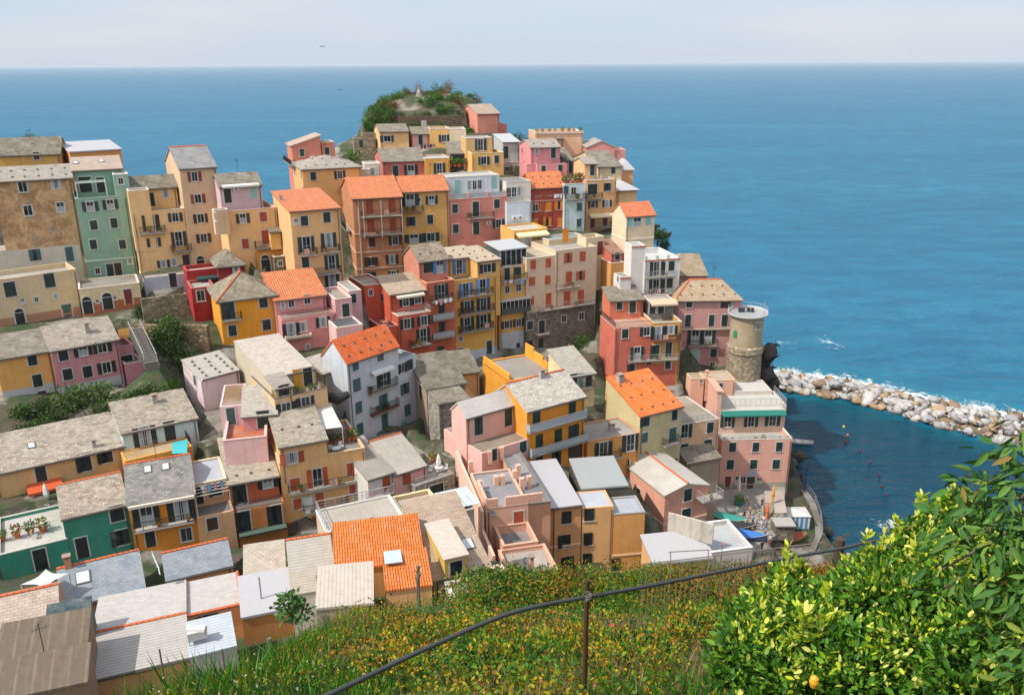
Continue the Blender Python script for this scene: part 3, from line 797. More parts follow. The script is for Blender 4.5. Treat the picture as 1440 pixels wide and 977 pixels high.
H('golden yellow house with a hipped slate roof and one small balcony', f=4, sc='g')
b = blk((450, 366), (856, 311), 113, yaw=27, base=(690, 690), bl=(338, 302), roof='hip', rise=2.6, wall='E3A01C', rm=slate('91866F', .5, .75), ov=.45, ridge=True)
w('e', 533, 445, s=1.12); bal(485, 538, 622, 512, dp=.8); w('c', 773, 385, 797, 548, s=1.12); w('c', 550, 590, s=1.1)
H('pink house with an orange tiled attic set back behind a long terrace', f=4, sc='k')
b = blk((905, 515), (1292, 452), 114, yaw=27, base=(1120, 745), dep=10, par=.08, wall='CF8B87', dk='A58A80', cop=False)
w('p', 975, 595, s=1.1); bal(940, 668, 1125, 632, style='wall', h=.3, dp=.8); w('b', 1058, 563, s=1.0); w('o', 1205, 528); w('t', 1095, 708)
b2 = blk((855, 372), (1222, 310), on=b, off=2.6, h=3.4, dep=7, roof='shed', rise=2.2, wall='D08F8C', rm=TIL)
w('t', 915, 408); w('b', 975, 395, s=.85); w('b', 1090, 365, s=1.0); railing_loop(b, 'iron', sides='F')
H('small pale pink flat roofed house beside the pink house with the orange attic', f=4, sc='g')
b = blk((1290, 368), (1412, 345), 117, yaw=27, base=(1370, 545), dep=7, par=.3, wall='D6A4A4', dk='A79A8C')
w('e', 1370, 447)
b2 = blk((1390, 310), (1480, 290), on=b, off=2, h=5, dep=6, wall='D0A3A6', par=.1, dk='A8A49E'); w('c', 1424, 357, s=.9)
b3 = blk((1300, 575), (1490, 535), on=b, off=-4.5, h=4, dep=4.5, wall='D8B5B0', par=.1, dk='5F5F63'); 

# ---- top centre
H('salmon pink house with a sloping roof, highest on the left of the hill', f=5, sc='g')
b = blk((103, 540), (312, 532), 166, yaw=22, base=(210, 680), dep=7, roof='shr', rise=1.75, wall='CF7E66', rm=slate('BDA592', .3, .3))
w('c', 178, 590, s=1.0); acu(255, 628)
b2 = blk((318, 518), (412, 514), on=b, off=1.2, h=5, dep=5, wall='CF8064', par=.05, dk='8A7B70'); w('c', 360, 578)
bal(45, 670, 100, 668, b=b, side='L', clutter=False)
H('cream yellow house with a hipped flagstone roof, below the highest salmon house on the left', f=5, sc='g')
b = blk((180, 710), (606, 686), 156, yaw=22, base=(390, 1000), bl=(100, 672), roof='hip', rise=1.7, wall='DBAF68', rm=SLP, stones=2)
w('co', 260, 760, 452, 750, s=1.05); w('c', 270, 885); w('c', 125, 720, 175, 750, 190, 860, side='L', s=.9)
H('small white flat roofed outhouse between the cream yellow and the salmon red houses', f=5, sc='k')
b = blk((630, 675), (745, 662), 164, yaw=15, h=5, dep=5, wall='CDC6BC', par=.1, dk='CFCBC4'); w('b', 690, 725)
b2 = blk((600, 715), (668, 705), on=b, off=-1.5, h=4, dep=4, wall='C9B9A4', par=.05, dk='C5BFB6')
H('cream house with a slate roof just under the cliff garden', f=5, sc='g')
b = blk((740, 440), (948, 434), 186, yaw=15, base=(840, 565), bl=(715, 392), roof='gab', rise=1.3, wall='DDB878', rm=SLB)
w('o', 795, 490, wd=1.6)
b2 = blk((975, 455), (1098, 450), on=b, off=.3, h=5, dep=7, roof='gab', rise=1.3, wall='DDA296', rm=SLB); w('v', 1036, 500, sc='k'); chim(1062, 400, s=1.0, h=1.2, cap=False)
H('yellow house with a flat terrace and white wing at the foot of the garden wall', f=5, sc='k')
b = blk((1100, 422), (1240, 420), 188, yaw=8, base=(1180, 545), dep=9, wall='DDB565', par=.3, dk='A59A8E'); w('o', 1205, 487, s=1.1)
b2 = blk((1245, 425), (1365, 450), on=b, off=-.5, h=6, dep=8, wall='E3CFAF', par=.25, dk='B5AFA6')
H('coral red house with a grey slate roof and large brown shutters', f=5, sc='n')
b = blk((760, 656), (1062, 640), 171, yaw=14, base=(900, 800), bl=(705, 600), roof='gab', rise=1.9, rf=.5, wall='CB6F60', rm=SLB)
w('e', 855, 732, sc='g', s=1.2); w('p', 967, 726, s=1.2)
H('ochre house with a flat laundry terrace, right of the coral red house', f=5, sc='g')
b = blk((1066, 636), (1246, 628), 172, yaw=14, base=(1150, 800), dep=8, wall='D9A547', par=.2, dk='C5C6CB'); w('p', 1172, 706, s=1.1)
H('glazed garden house under a broad slate roof with potted plants in front', f=5, sc='g')
b = blk((1250, 597), (1410, 592), 176, yaw=10, base=(1330, 705), dep=9, roof='shed', rise=1.6, wall='8C8062', rm=SLB)
m = MB()
for i in range(5): m.box(b.pt(.7 + i * (b.w - 1.4) / 4, -.05, b.zt - 1.7), 1.0, .05, 2.6, b.yaw)
m.obj('window', M_glass(), b.root)
glazed = b
H('yellow house with a white roof terrace in the middle of the upper rows', f=6, sc='g')
b = blk((172, 495), (402, 478), 171, yaw=16, base=(290, 640), dep=9, wall='DDB460', par=.9, dk='BFC5C4', cop='E0CDA0')
w('o', 258, 545, s=1.15); w('c', 352, 535, s=1.1)
b2 = blk((130, 385), (320, 375), on=b, off=4, h=4, dep=5, wall='C9A86A', par=.1, dk='C6CBD0'); w('p', 235, 430, sc='k', s=1.1)
H('grey white house with a pale metal roof and green shutters beneath the pink hilltop house', f=6, sc='g')
b = blk((398, 412), (518, 402), 182, yaw=14, base=(450, 560), dep=9, wall='B7B8B6', roof='shed', rise=1.0, rm=plain('pale_sheet_roof', (.42, .44, .45), .6)); w('e', 418, 485, s=1.2)
b2 = blk((405, 560), (578, 548), on=b, off=-3, h=4.5, dep=4, wall='A8A59A', par=.25, dk='B8BABC'); w('o', 428, 612, 520, 605)
H('windowless pink gabled house against the cliff garden, highest on the hill', f=6, sc='g')
b = blk((212, 207), (372, 204), 200, yaw=22, base=(290, 350), bl=(90, 175), roof='gab', rise=1.9, wall='D98B78', rm=slate('B29C88', .3, .3), ridge=None)
b2 = blk((372, 282), (425, 280), on=b, off=1.5, h=6, dep=4, wall='CF7A5E', par=.3, dk='8C7B66')
H('rose pink house with a balcony terrace and a low pale roof', f=6, sc='g')
b = blk((645, 572), (862, 556), 172, yaw=14, base=(750, 660), dep=9, wall='D98A8E', par=.15, dk='9A8E86', cop=False); w('c', 690, 605, 812, 600, s=1.0)
b2 = blk((598, 450), (810, 444), on=b, off=2, h=4, dep=8, bl=(518, 415), roof='gab', rise=1.2, wall='DB8D90', rm=SLP, stones=1); w('b', 642, 478, s=.8); w('e', 762, 490, s=1.0)
b3 = blk((570, 575), (645, 575), on=b, off=1.0, h=5, dep=6, wall='DB8D90', par=.3, cop='DB8D90', dk='A08A80'); railing_loop(b, 'iron', sides='FR'); w('q', 538, 468, b=b2, side='L', s=.9)
H('beige flat roofed block with a white balustrade and rooftop plant pots', f=6, sc='g')
b = blk((632, 340), (978, 342), 190, yaw=10, base=(800, 500), dep=8, wall='DDB08E', par=.9, dk='CFC8BC', cop='D8D2C6')
roofgarden = b
m = MB(); m.box((b.pt(b.w * .5, -.1, b.zt - .3)), b.w + .3, .25, .16, b.yaw); m.obj('cornice', M_white(), b.root)
b2 = blk((788, 385), (835, 380), on=b, off=-1.0, h=4, dep=1.2, wall='C9A080', roof='shed', rise=.4, rm=SLB)
H('salmon house with a shallow gable facing the village at the seaward edge', f=6, sc='g')
b = blk((1010, 447), (1207, 440), 187, yaw=5, base=(1100, 560), dep=9, roof='gabp', rise=1.3, wall='CF8A80', rm=SLP)
b2 = blk((1207, 470), (1285, 490), on=b, off=.3, h=5, dep=6, wall='CF8D82', par=.4, cop='D8A89E', dk='9A8E86')
H('broad low house under a mossy slate roof near the seaward edge', f=6, sc='g')
b = blk((1085, 590), (1258, 575), 176, yaw=12, base=(1170, 680), dep=9, roof='gab', rise=2.3, wall='D8C29A', rm=SLB, bl=(900, 520)); w('c', 1195, 615)
b2 = blk((850, 545), (910, 540), on=b, off=3, h=5, dep=8, roof='shed', rise=1.8, wall='B58A78', rm=SLB); w('v', 885, 595, sc='k', wd=.8)
H('apricot house with a whitewashed dome roof at the seaward edge', f=6, sc='g')
b = blk((1252, 600), (1340, 598), 180, yaw=8, base=(1290, 700), dep=6, roof='hip', rise=1.6, wall='E0A468', rm=plain('whitewashed_roof', (.40, .40, .42), .8), gut=False)
H('small cream house with a pale hipped roof overhanging the sea', f=6, sc='g')
b = blk((1222, 752), (1366, 744), 171, yaw=14, base=(1290, 870), dep=7, roof='hip', rise=1.2, wall='E0BE7E', rm=plain('whitewashed_roof', (.40, .40, .42), .8), ov=.5)
H('yellow ochre house with a rooftop terrace and a cream awning near the seaward edge', f=6, sc='n')
b = blk((1002, 693), (1218, 672), 165, yaw=17, base=(1100, 1060), dep=9, wall='D6A868', par=.12, dk='C9BFB4', bl=(960, 640))
w('e', 1045, 752, sc='k', wd=2.0); bal(1008, 830, 1122, 818); w('c', 1160, 735, sc='g', s=1.1); w('o', 1048, 862, 1150, 855); awn(1015, 932, 1195, 915, 1.4, .4, 'E0CBA0')
b2 = blk((990, 568), (1078, 558), on=b, off=3, h=4, dep=6, wall='DDB57C', roof='gab', rise=1.0, rm=SLP); w('e', 1043, 612, sc='g')
for i in range(3):
    q = b.pt(.4 + i * (b.w - .8) / 2, .2, b.zd); m = MB(); m.box(q + Vector((0, 0, .5)), .35, .35, 1.0, b.yaw); m.obj('terrace_pillar', stucco('DDB57C'), b.root)
railing_loop(b, 'steel', sides='F')
fset(9); w('ee', 685, 378, 776, 358, b=b, sc='r', s=1.05); bal(690, 425, 830, 405, b=b, style='iron')

# ---- middle row
H('orange brown terracotta house with an orange roof and long brown shuttered balconies', f=7, sc='m', fr=False)
b = blk((183, 200), (537, 182), 145, yaw=18, base=(400, 815), bl=(66, 148), roof='gab', rise=2.6, wall='BF8258', rm=TIL, bands=[6.3, 9.6, 12.6], ov=.4)
w('e', 308, 265, 470, 255, s=1.15); bal(252, 345, 545, 325, slab='B8B0A4'); w('e', 317, 408, 478, 398, s=1.15); bal(262, 482, 545, 455)
w('cc', 325, 520, 325, 655, s=1.15, sc='n'); w('o', 492, 505, 318, 658, 470, 642, s=1.15, sc='n', fr=True); w('e', 335, 772, sc='n'); w('o', 480, 750, sc='n', fr=True)
m = MB(); m.tube([b.pt(.9, -.12, b.zt - .2), b.pt(.9, -.12, b.zb)], .09, 6); m.obj('drainpipe', M_white(), b.root)
m = MB()
for s in (1.6, b.w * .55, b.w - .2): m.tube([b.pt(s, -1.0, b.zt - 7), b.pt(s, -1.0, b.zt - .5)], .05, 4)
m.obj('balcony_posts', M_white(), b.root)
w('c', 112, 240, side='L', sc='o', s=1.1); bal(88, 415, 135, 400, side='L', clutter=False)
H('mustard yellow house with an orange roof and a recessed flower balcony', f=7, sc='g')
b = blk((540, 152), (876, 142), 150, yaw=18, base=(720, 560), dep=8, roof='gab', rise=2.2, wall='D3A653', rm=TIL, ov=.3)
w('p', 600, 215, wd=1.5); bal(545, 308, 698, 296, slab='8F7A66'); w('b', 658, 225, s=1.1); w('o', 755, 212, s=1.1); w('c', 617, 367, 745, 352, s=1.2); w('o', 628, 490, 750, 480, s=1.1, wd=1.5); dish(890-0, 130)
H('pink house with green shutters under a white terrace storey', f=7, sc='g')
b = blk((875, 212), (1303, 182), 153, yaw=20, base=(1080, 555), dep=8, wall='CB8072', par=.12, dk='C3CBD0', cop='E0B0A4')
w('c', 925, 275, 1228, 240, 930, 420, s=1.2); w('e', 1075, 278, s=1.25); bal(1025, 358, 1212, 340); w('v', 1078, 415, sc='g', s=1.15); w('o', 1240, 382, s=1.15); acu(1165, 378)
fset(6)
b2 = blk((-10, 668), (372, 632), on=b, off=2.6, h=3.6, dep=6, wall='C9D0D6', par=.15, dk='CFC9BE'); 
w('v', 70, 735, sc='e', s=1.1); w('bbb', 155, 725, 192, 722, 230, 718, s=1.1, ht=1.7, wd=.8); w('v', 333, 700, sc='e', s=1.1)
fset(7); railing_loop(b, 'glass', sides='FR', zd=b.zt)
for i in range(4):
    q = b.pt(.3 + i * (b.w - .6) / 3, .15, b.zt); m = MB(); m.box(q + Vector((0, 0, .55)), .4, .4, 1.1, b.yaw); m.obj('terrace_pillar', stucco('D99B84'), b.root)
H('white house with wide terrace windows between the pink and the brick red houses', f=6, sc='w')
b = blk((425, 850), (602, 832), 156, yaw=20, base=(510, 1110), dep=8, wall='C9D3DB', par=.1, dk='C9C9C6')
b2 = blk((422, 702), (600, 690), on=b, off=1.6, h=4, dep=6, roof='flat', wall='D5CEC4', par=.05, dk='8C8A88'); w('bbb', 440, 775, 478, 772, 515, 768, s=1.1, ht=1.8); railing_loop(b, 'steel', sides='F')
acu(480, 960, b=b); acu(520, 955, b=b)
H('brick red house with orange shutters and a terracotta roof', f=6, sc='r', fr=False)
b = blk((605, 740), (850, 722), 159, yaw=18, base=(720, 1040), dep=7, roof='gab', rise=2.4, wall='A83F28', rm=tile('D47A48'), bands=[2.6, 8.2], stones=2)
w('ccc', 655, 770, 730, 765, 805, 758, sc='m', s=1.15); w('b', 632, 885, fr=True, s=1.1); w('cc', 727, 877, 812, 868, sc='y', s=1.2); w('c', 665, 880, sc='y', s=.95, wd=.5)
fset(9); w('ccc', 367, 368, 453, 372, 270, 375, b=b, sc='y', s=1.2)
H('narrow pale blue house with a leafy balcony, right of the brick red house', f=9, sc='t')
b = blk((483, 100), (632, 92), 160, yaw=18, base=(560, 430), dep=7, wall='C3D6D8', par=.15, dk='8B7B5A')
w('cb', 493, 140, 548, 148, s=1.1); bal(497, 220, 632, 206); w('c', 590, 262, 587, 378, s=1.1); bluegarden = b
H('white gabled house with a terracotta roof standing over the sea', f=9, sc='e', fr=True)
b = blk((930, 328), (1137, 305), 150, yaw=20, base=(1040, 640), bl=(832, 285), roof='gab', rise=1.9, wall='E0CBAA', rm=tile('D9784E'), bands=[4.3], ov=.3)
w('c', 955, 375, sc='e', s=1.1); w('b', 1008, 370, wd=1.5, s=1.1); w('c', 1088, 358, sc='e', s=1.2)
H('small coral house squeezed between the white gabled house and the beige block', f=9, sc='k')
b = blk((822, 600), (905, 582), 149, yaw=20, h=6, dep=5, roof='shed', rise=1.4, wall='C96A52', rm=slate('A0705A', .4, .5)); w('c', 865, 617)
b2 = blk((820, 672), (915, 655), on=b, off=-1.2, h=6, dep=4, wall='D09A50', par=.2, dk='8A7B66')
H('white stair tower house with a broad white roof terrace above the sea', f=11, sc='k')
b = blk((345, 238), (602, 230), 141, yaw=14, base=(470, 545), dep=9, wall='D3D3D2', par=.9, dk='D9D9DA', cop='DCDCDA')
w('pc', 430, 300, 535, 278, s=1.2); w('p', 425, 425, s=1.2); w('c', 522, 402, s=1.2); bal(358, 370, 572, 358, style='steel'); bal(350, 498, 556, 486, style='steel')
w('v', 470, 300, 468, 425, sc='k', s=1.1)
b2 = blk((250, 132), (350, 124), on=b, off=.5, h=14, dep=6, bl=(208, 85), wall='D6D2CC', par=.12, dk='B5B5B2', cop=False)
b3 = blk((165, 362), (244, 356), on=b, off=-1.5, h=7, dep=6, bl=(128, 320), wall='D6D2CC', par=.1, dk='9C9C98'); w('b', 150, 372, side='L', s=.8)
for bb, z in ((b, .12), (b2, .25), (b3, .2)):
    m = MB(); m.box(bb.pt(bb.w / 2, -.03, bb.zt - z), bb.w + .06, .1, .22, bb.yaw); m.obj('red_band', plain('red_band', (.42, .12, .06)), bb.root)
for i in range(4):
    q = b.pt(.2 + i * (b.w - .4) / 3, .15, b.zt); m = MB(); m.box(q + Vector((0, 0, .35)), .5, .35, .7, b.yaw); m.obj('terrace_pillar', M_white(), b.root)
# stepped houses with deck chairs between
H('beige block with orange red shutters standing on a grey rubble stone storey', f=9, sc='o', fr=False)
b = blk((420, 583), (718, 550), 144, yaw=27, ground=False, base=(560, 1000), dep=9, wall='D8BCA0', par=.5, dk='B5ADA4', cop='CDB8A2')
w('c', 518, 630, 613, 620, s=1.25); w('e', 514, 782, s=1.2); w('c', 608, 758, s=1.25); bal(443, 862, 602, 845, style='steel', dp=.8); w('e', 500, 925, 600, 912, s=1.2)
b2 = blk((208, 640), (416, 613), on=b, off=.15, base=(310, 1000), dep=8, wall='DABEA2', par=.12, dk='C9B79C')
w('c', 255, 680, 365, 668, 247, 800, 360, 790, 240, 940, s=1.15); w('e', 367, 935, s=1.1)
b3 = blk((370, 505), (640, 425), on=b, off=6.5, h=5, dep=4, wall='C9B894', par=.1, dk='8FA39A'); w('e', 490, 468, sc='y', s=1.2)
b5 = blk((640, 490), (770, 480), on=b, off=2.5, h=4, dep=3, wall='D6C3A0', par=.5, cop='D6C3A0', dk='B0A898'); w('v', 740, 560, sc='r', s=1.2)
fset(10)
b4 = blk((212, 212), (700, 150), on=b, off=-.55, base=(470, 480), dep=9, wall=stone('857D70'), par=.05, dk='9A948A', cop=False, ground=True)
w('c', 232, 295, sc='g', s=1.15, fr=True); w('e', 318, 305, sc='g', fr=True, s=1.1); w('b', 478, 248, fr=True, s=1.0); w('b', 605, 228, fr=True, s=1.1); w('v', 312, 432, 232, 445, sc='k')
bal(308, 192, 700, 152, style='steel', dp=.7); bal(290, 375, 375, 362, style='wall', h=.2, dp=.8)
H('yellow terrace house with a cream awning, tucked behind the beige block with the stone storey', f=9, sc='k')
b = blk((118, 438), (358, 425), 151, yaw=25, h=6, dep=6, wall='E0B45A', par=.25, dk='D8D2C6', cop='E0B45A'); w('v', 205, 500, sc='w', wd=2.2, s=1.05); w('v', 320, 510, sc='k'); awn(125, 452, 350, 432, 1.4, .4, 'E8D9A8')
H('tall yellow house with enclosed white glazed balconies, left of the beige block', f=9, sc='k')
b = blk((8, 703), (215, 673), 140.5, yaw=28, base=(110, 1290), dep=8, wall='DBAE55', par=.05, dk='9A948A')
w('e', 67, 748, 150, 740, sc='g'); bal(20, 812, 218, 792); w('b', 68, 860, 150, 845); plinth(0, None, 3.2, 'B9C0C6')
fset(10); w('v', 147, 455, sc='k'); w('t', 55, 432, 38, 485); w('o', 65, 290, s=1.0, sc='n'); w('o', 150, 275, s=1.0, sc='n')
m = MB(); c = on_plane(*fp(10, 125, 180), b.A - b.nb * .55, b.nb)
m.box(c, 5.6, 1.1, 1.0, b.yaw); m.box(c + Vector((0, 0, 1.1)), 5.6, 1.05, 1.2, b.yaw, m=1); m.box(c + Vector((0, 0, 1.85)) - b.nb * .1, 5.9, 1.4, .12, b.yaw, m=2)
for i in range(8): m.box(c + b.u * (-2.7 + i * .77) + Vector((0, 0, 1.1)) - b.nb * .53, .09, .06, 1.2, b.yaw, m=2)
m.obj('glazed_balcony', [plain('balcony_green_metal', (.06, .08, .07)), M_glass(), M_white()], b.root)
fset(9)
b2 = blk((15, 572), (208, 552), on=b, off=1.3, h=3.5, dep=5, wall='4A5254', roof='shed', rise=.35, rm=plain('pale_sheet_roof', (.42, .44, .45), .6), ov=.5, gut=False)
m = MB()
for i in range(6): m.box(b2.pt(.1 + i * (b2.w - .2) / 5, -.06, b2.zt - 1.4), .12, .1, 2.8, b.yaw)
m.box(b2.pt(b2.w / 2, -.06, b2.zt - .2), b2.w, .1, .15, b.yaw); m.obj('conservatory_frame', M_white(), b.root)
m = MB(); m.box(b2.pt(b2.w / 2, -.03, b2.zt - 1.4), b2.w - .1, .05, 2.6, b.yaw); m.obj('window', M_glass(), b.root)
railing_loop(b, 'iron', sides='F')
H('tall yellow house with blue shutters and stacked iron balconies', f=8, sc='b')
b = blk((920, 130), (1222, 82), 134.5, yaw=29, base=(1050, 710), dep=8, wall='D9A848', par=.25, dk='8F8A7A', cop='C9A860')
w('p', 1003, 195, 1125, 165, s=1.05); bal(962, 262, 1208, 222); w('p', 1013, 320, 1130, 298, sc='k', s=1.05); bal(965, 387, 1215, 342); w('p', 1013, 440, 1130, 418, sc='k', s=1.05, wd=1.2); bal(968, 518, 1210, 470)
w('t', 965, 545, s=1.2); w('e', 1172, 608, sc='g', s=1.05); w('v', 965, 660, sc='k', s=1.05); w('t', 1100, 688, s=1.1); plinth(0, None, 2.0, 'BAC1C8')
fset(7)
b2 = blk((1085, 658), (1250, 630), on=b, off=.1, h=3.6, dep=8, roof='shed', rise=.7, wall='DBB05A', rm=slate('C4B096', .25, .3), stones=2, gut=True); w('o', 1158, 705, sc='k', wd=1.5)
b3 = blk((868, 640), (1085, 610), on=b, off=3, h=4, dep=5, roof='shed', rise=.7, wall='D3A95A', rm=slate('C4B096', .25, .3), stones=2); w('p', 955, 695, sc='b', s=1.05)
H('narrow rust red house with three stacked balconies and a flowery roof terrace', f=8, sc='g', fr=False)
b = blk((718, 148), (920, 106), 130.5, yaw=30, base=(840, 740), dep=8, wall='BF6244', par=.9, dk='B9A898', cop='DB9A84')
w('p', 825, 205, s=1.1); bal(765, 296, 918, 262, dp=.8, style='iron'); w('e', 828, 340, 833, 475, s=1.05); bal(768, 430, 922, 396, dp=.8, style='glass'); bal(770, 563, 925, 528, dp=.8, style='glass'); w('c', 822, 637, s=1.2); w('v', 885, 705, sc='n', s=.9)
fset(7)
b2 = blk((662, 655), (872, 628), on=b, off=2.4, h=3.8, dep=7, bl=(570, 562), roof='gab', rise=2.0, wall='C9836A', rm=slate('9C8B76', .6, .7), stones=1); w('p', 815, 688, sc='b', s=1.1); w('v', 735, 690, sc='k', wd=1.7)
H('orange red house with a white balustraded terrace and striped shadows of awnings', f=8, sc='k', fr=True)
b = blk((513, 388), (752, 342), 127, yaw=30, base=(700, 765), dep=9, wall='C65A3C', par=.1, dk='BDB0A2', cop='D9B5A4')
w('o', 578, 437, 700, 415, s=1.1); w('p', 695, 520, s=1.0); bal(612, 620, 758, 585)
b2 = blk((452, 225), (712, 185), on=b, off=2.6, h=3.8, dep=8, bl=(375, 155), roof='shed', rise=1.6, wall='CC5A3C', rm=slate('BCA78E', .35, .3)); w('p', 568, 262, s=1.0); w('p', 655, 243, s=1.0); awn(490, 228, 690, 200, .9, .3, 'D8CDBA')
w('q', 400, 248, side='L'); railing_loop(b, 'steel', sides='FR')
b3 = blk((395, 470), (515, 450), on=b, off=.3, h=6, dep=9, wall='C8573A', par=.3, dk='A8604A', cop='D9A594')
b4 = blk((270, 165), (420, 140), on=b, off=6, h=9, dep=7, wall='C55A40', par=.2, dk='A88A76'); w('t', 315, 212, s=1.3)
# blue white house
H('large pale blue house with an orange tiled roof in the village centre', f=8, sc='t', fr=False)
b = blk((140, 716), (512, 590), 104, base=(420, 1185), bl=(0, 552), roof='gab', rise=2.4, wall='BFC6CE', rm=tile('E56B2A'), ov=.25, stones=2)
w('c', 205, 735, 385, 668, s=1.0); w('c', 215, 880, s=1.15); w('p', 405, 828, s=1.1, sc='k'); bal(320, 955, 518, 888, dp=.7); awn(312, 785, 465, 735, .7, .2, 'D5D6D4')
fset(19); w('c', 280, 375, 290, 530, s=1.15); w('e', 468, 330, 468, 472, s=1.0); bal(388, 442, 578, 365, dp=.7, slab='7A5A42')
b2 = blk((512, 55), (690, -8), on=b, off=.1, base=(600, 560), dep=7, wall='BFC6CE', par=.3, dk='8A8F88', cop='9EA6A6')
w('o', 590, 90, sc='k'); w('c', 650, 65, sc='g'); w('c', 622, 235, 632, 392, s=1.15); w('v', 610, 510, sc='e', s=.9)
bluehouse = b2
# ---- right cliff
H('lilac pink house with a low hipped roof, beside the round tower', f=11, sc='g')
b = blk((568, 517), (1042, 516), 141, yaw=2, base=(740, 1020), bl=(580, 400), roof='hip', rise=2.6, wall='BF8C88', rm=slate('B59C7C', .3, .35), ov=.35, stones=2, ridge=True)
w('c', 665, 550, s=1.0); w('v', 930, 548, sc='n', wd=1.9, ht=1.6); w('e', 655, 672, 825, 672, 920, 672); bal(610, 742, 955, 742, style='wall', h=.12, dp=.5)
w('p', 708, 790, s=1.15); w('p', 800, 790, s=1.15); bal(655, 862, 872, 862, style='iron', dp=.8); w('b', 630, 903, s=1.1); w('a', 705, 925, sc='e', s=1.05); w('c', 840, 905, s=1.1)
fset(12); w('b', 730, 70, b=b, s=.9)
fset(11)
b2 = blk((602, 346), (795, 350), 149, yaw=2, h=5, dep=7, roof='shed', rise=2.2, wall='B8817C', rm=slate('9E8C6E', .4, .4))
H('coral red house with a tiled terrace and a set-back slate roofed storey', f=11, sc='g')
b = blk((128, 733), (402, 714), 133, yaw=12, base=(250, 1130), bl=(95, 560), wall='CB6A56', par=.12, dk='D3A48A', cop='D9A08C')
w('co', 200, 767, 357, 750, s=1.05); w('p', 287, 912, s=1.05); fset(10); w('c', 972, 602, 1093, 590, s=1.0); w('t', 980, 672)
fset(11)
b2 = blk((92, 530), (332, 512), on=b, off=5.2, h=4, dep=4, roof='shed', rise=1.2, wall='CF7352', rm=SLB); w('c', 160, 560, s=1.05); w('e', 255, 568, s=1.05)
railing_loop(b, 'iron', sides='FL')
H('narrow ochre house with two balconies and a furnished roof terrace above the harbour', f=11, sc='k')
b = blk((404, 692), (612, 678), 134, yaw=8, base=(520, 1110), dep=8, wall='C79A4C', par=.85, dk='A89C8E', cop='C9BFB0')
w('p', 440, 765, s=1.05); w('o', 532, 740, s=1.05); bal(408, 836, 606, 815, slab='7A4A38'); w('e', 425, 900, 515, 880, sc='g', s=1.1)
b.first = True
fset(10); bal(950, 575, 1305, 540, b=b, dp=.8, style='steel'); w('c', 1230, 578, b=b, s=1.05)
b4 = blk((850, 590), (1288, 560), on=b, off=-.05, h=6, dep=6, wall='C56452', par=.0, cop=False); w('c', 1230, 580, s=1.05)
fset(11); b2 = blk((378, 540), (560, 522), on=b, off=4.5, h=3.5, dep=4, wall='7A7468', par=.1, dk='B8AFA2'); awn(372, 520, 566, 512, 1.5, .5, 'C2A98E'); w('v', 400, 575, sc='k'); w('v', 460, 575, sc='k')
ochre_terrace = b

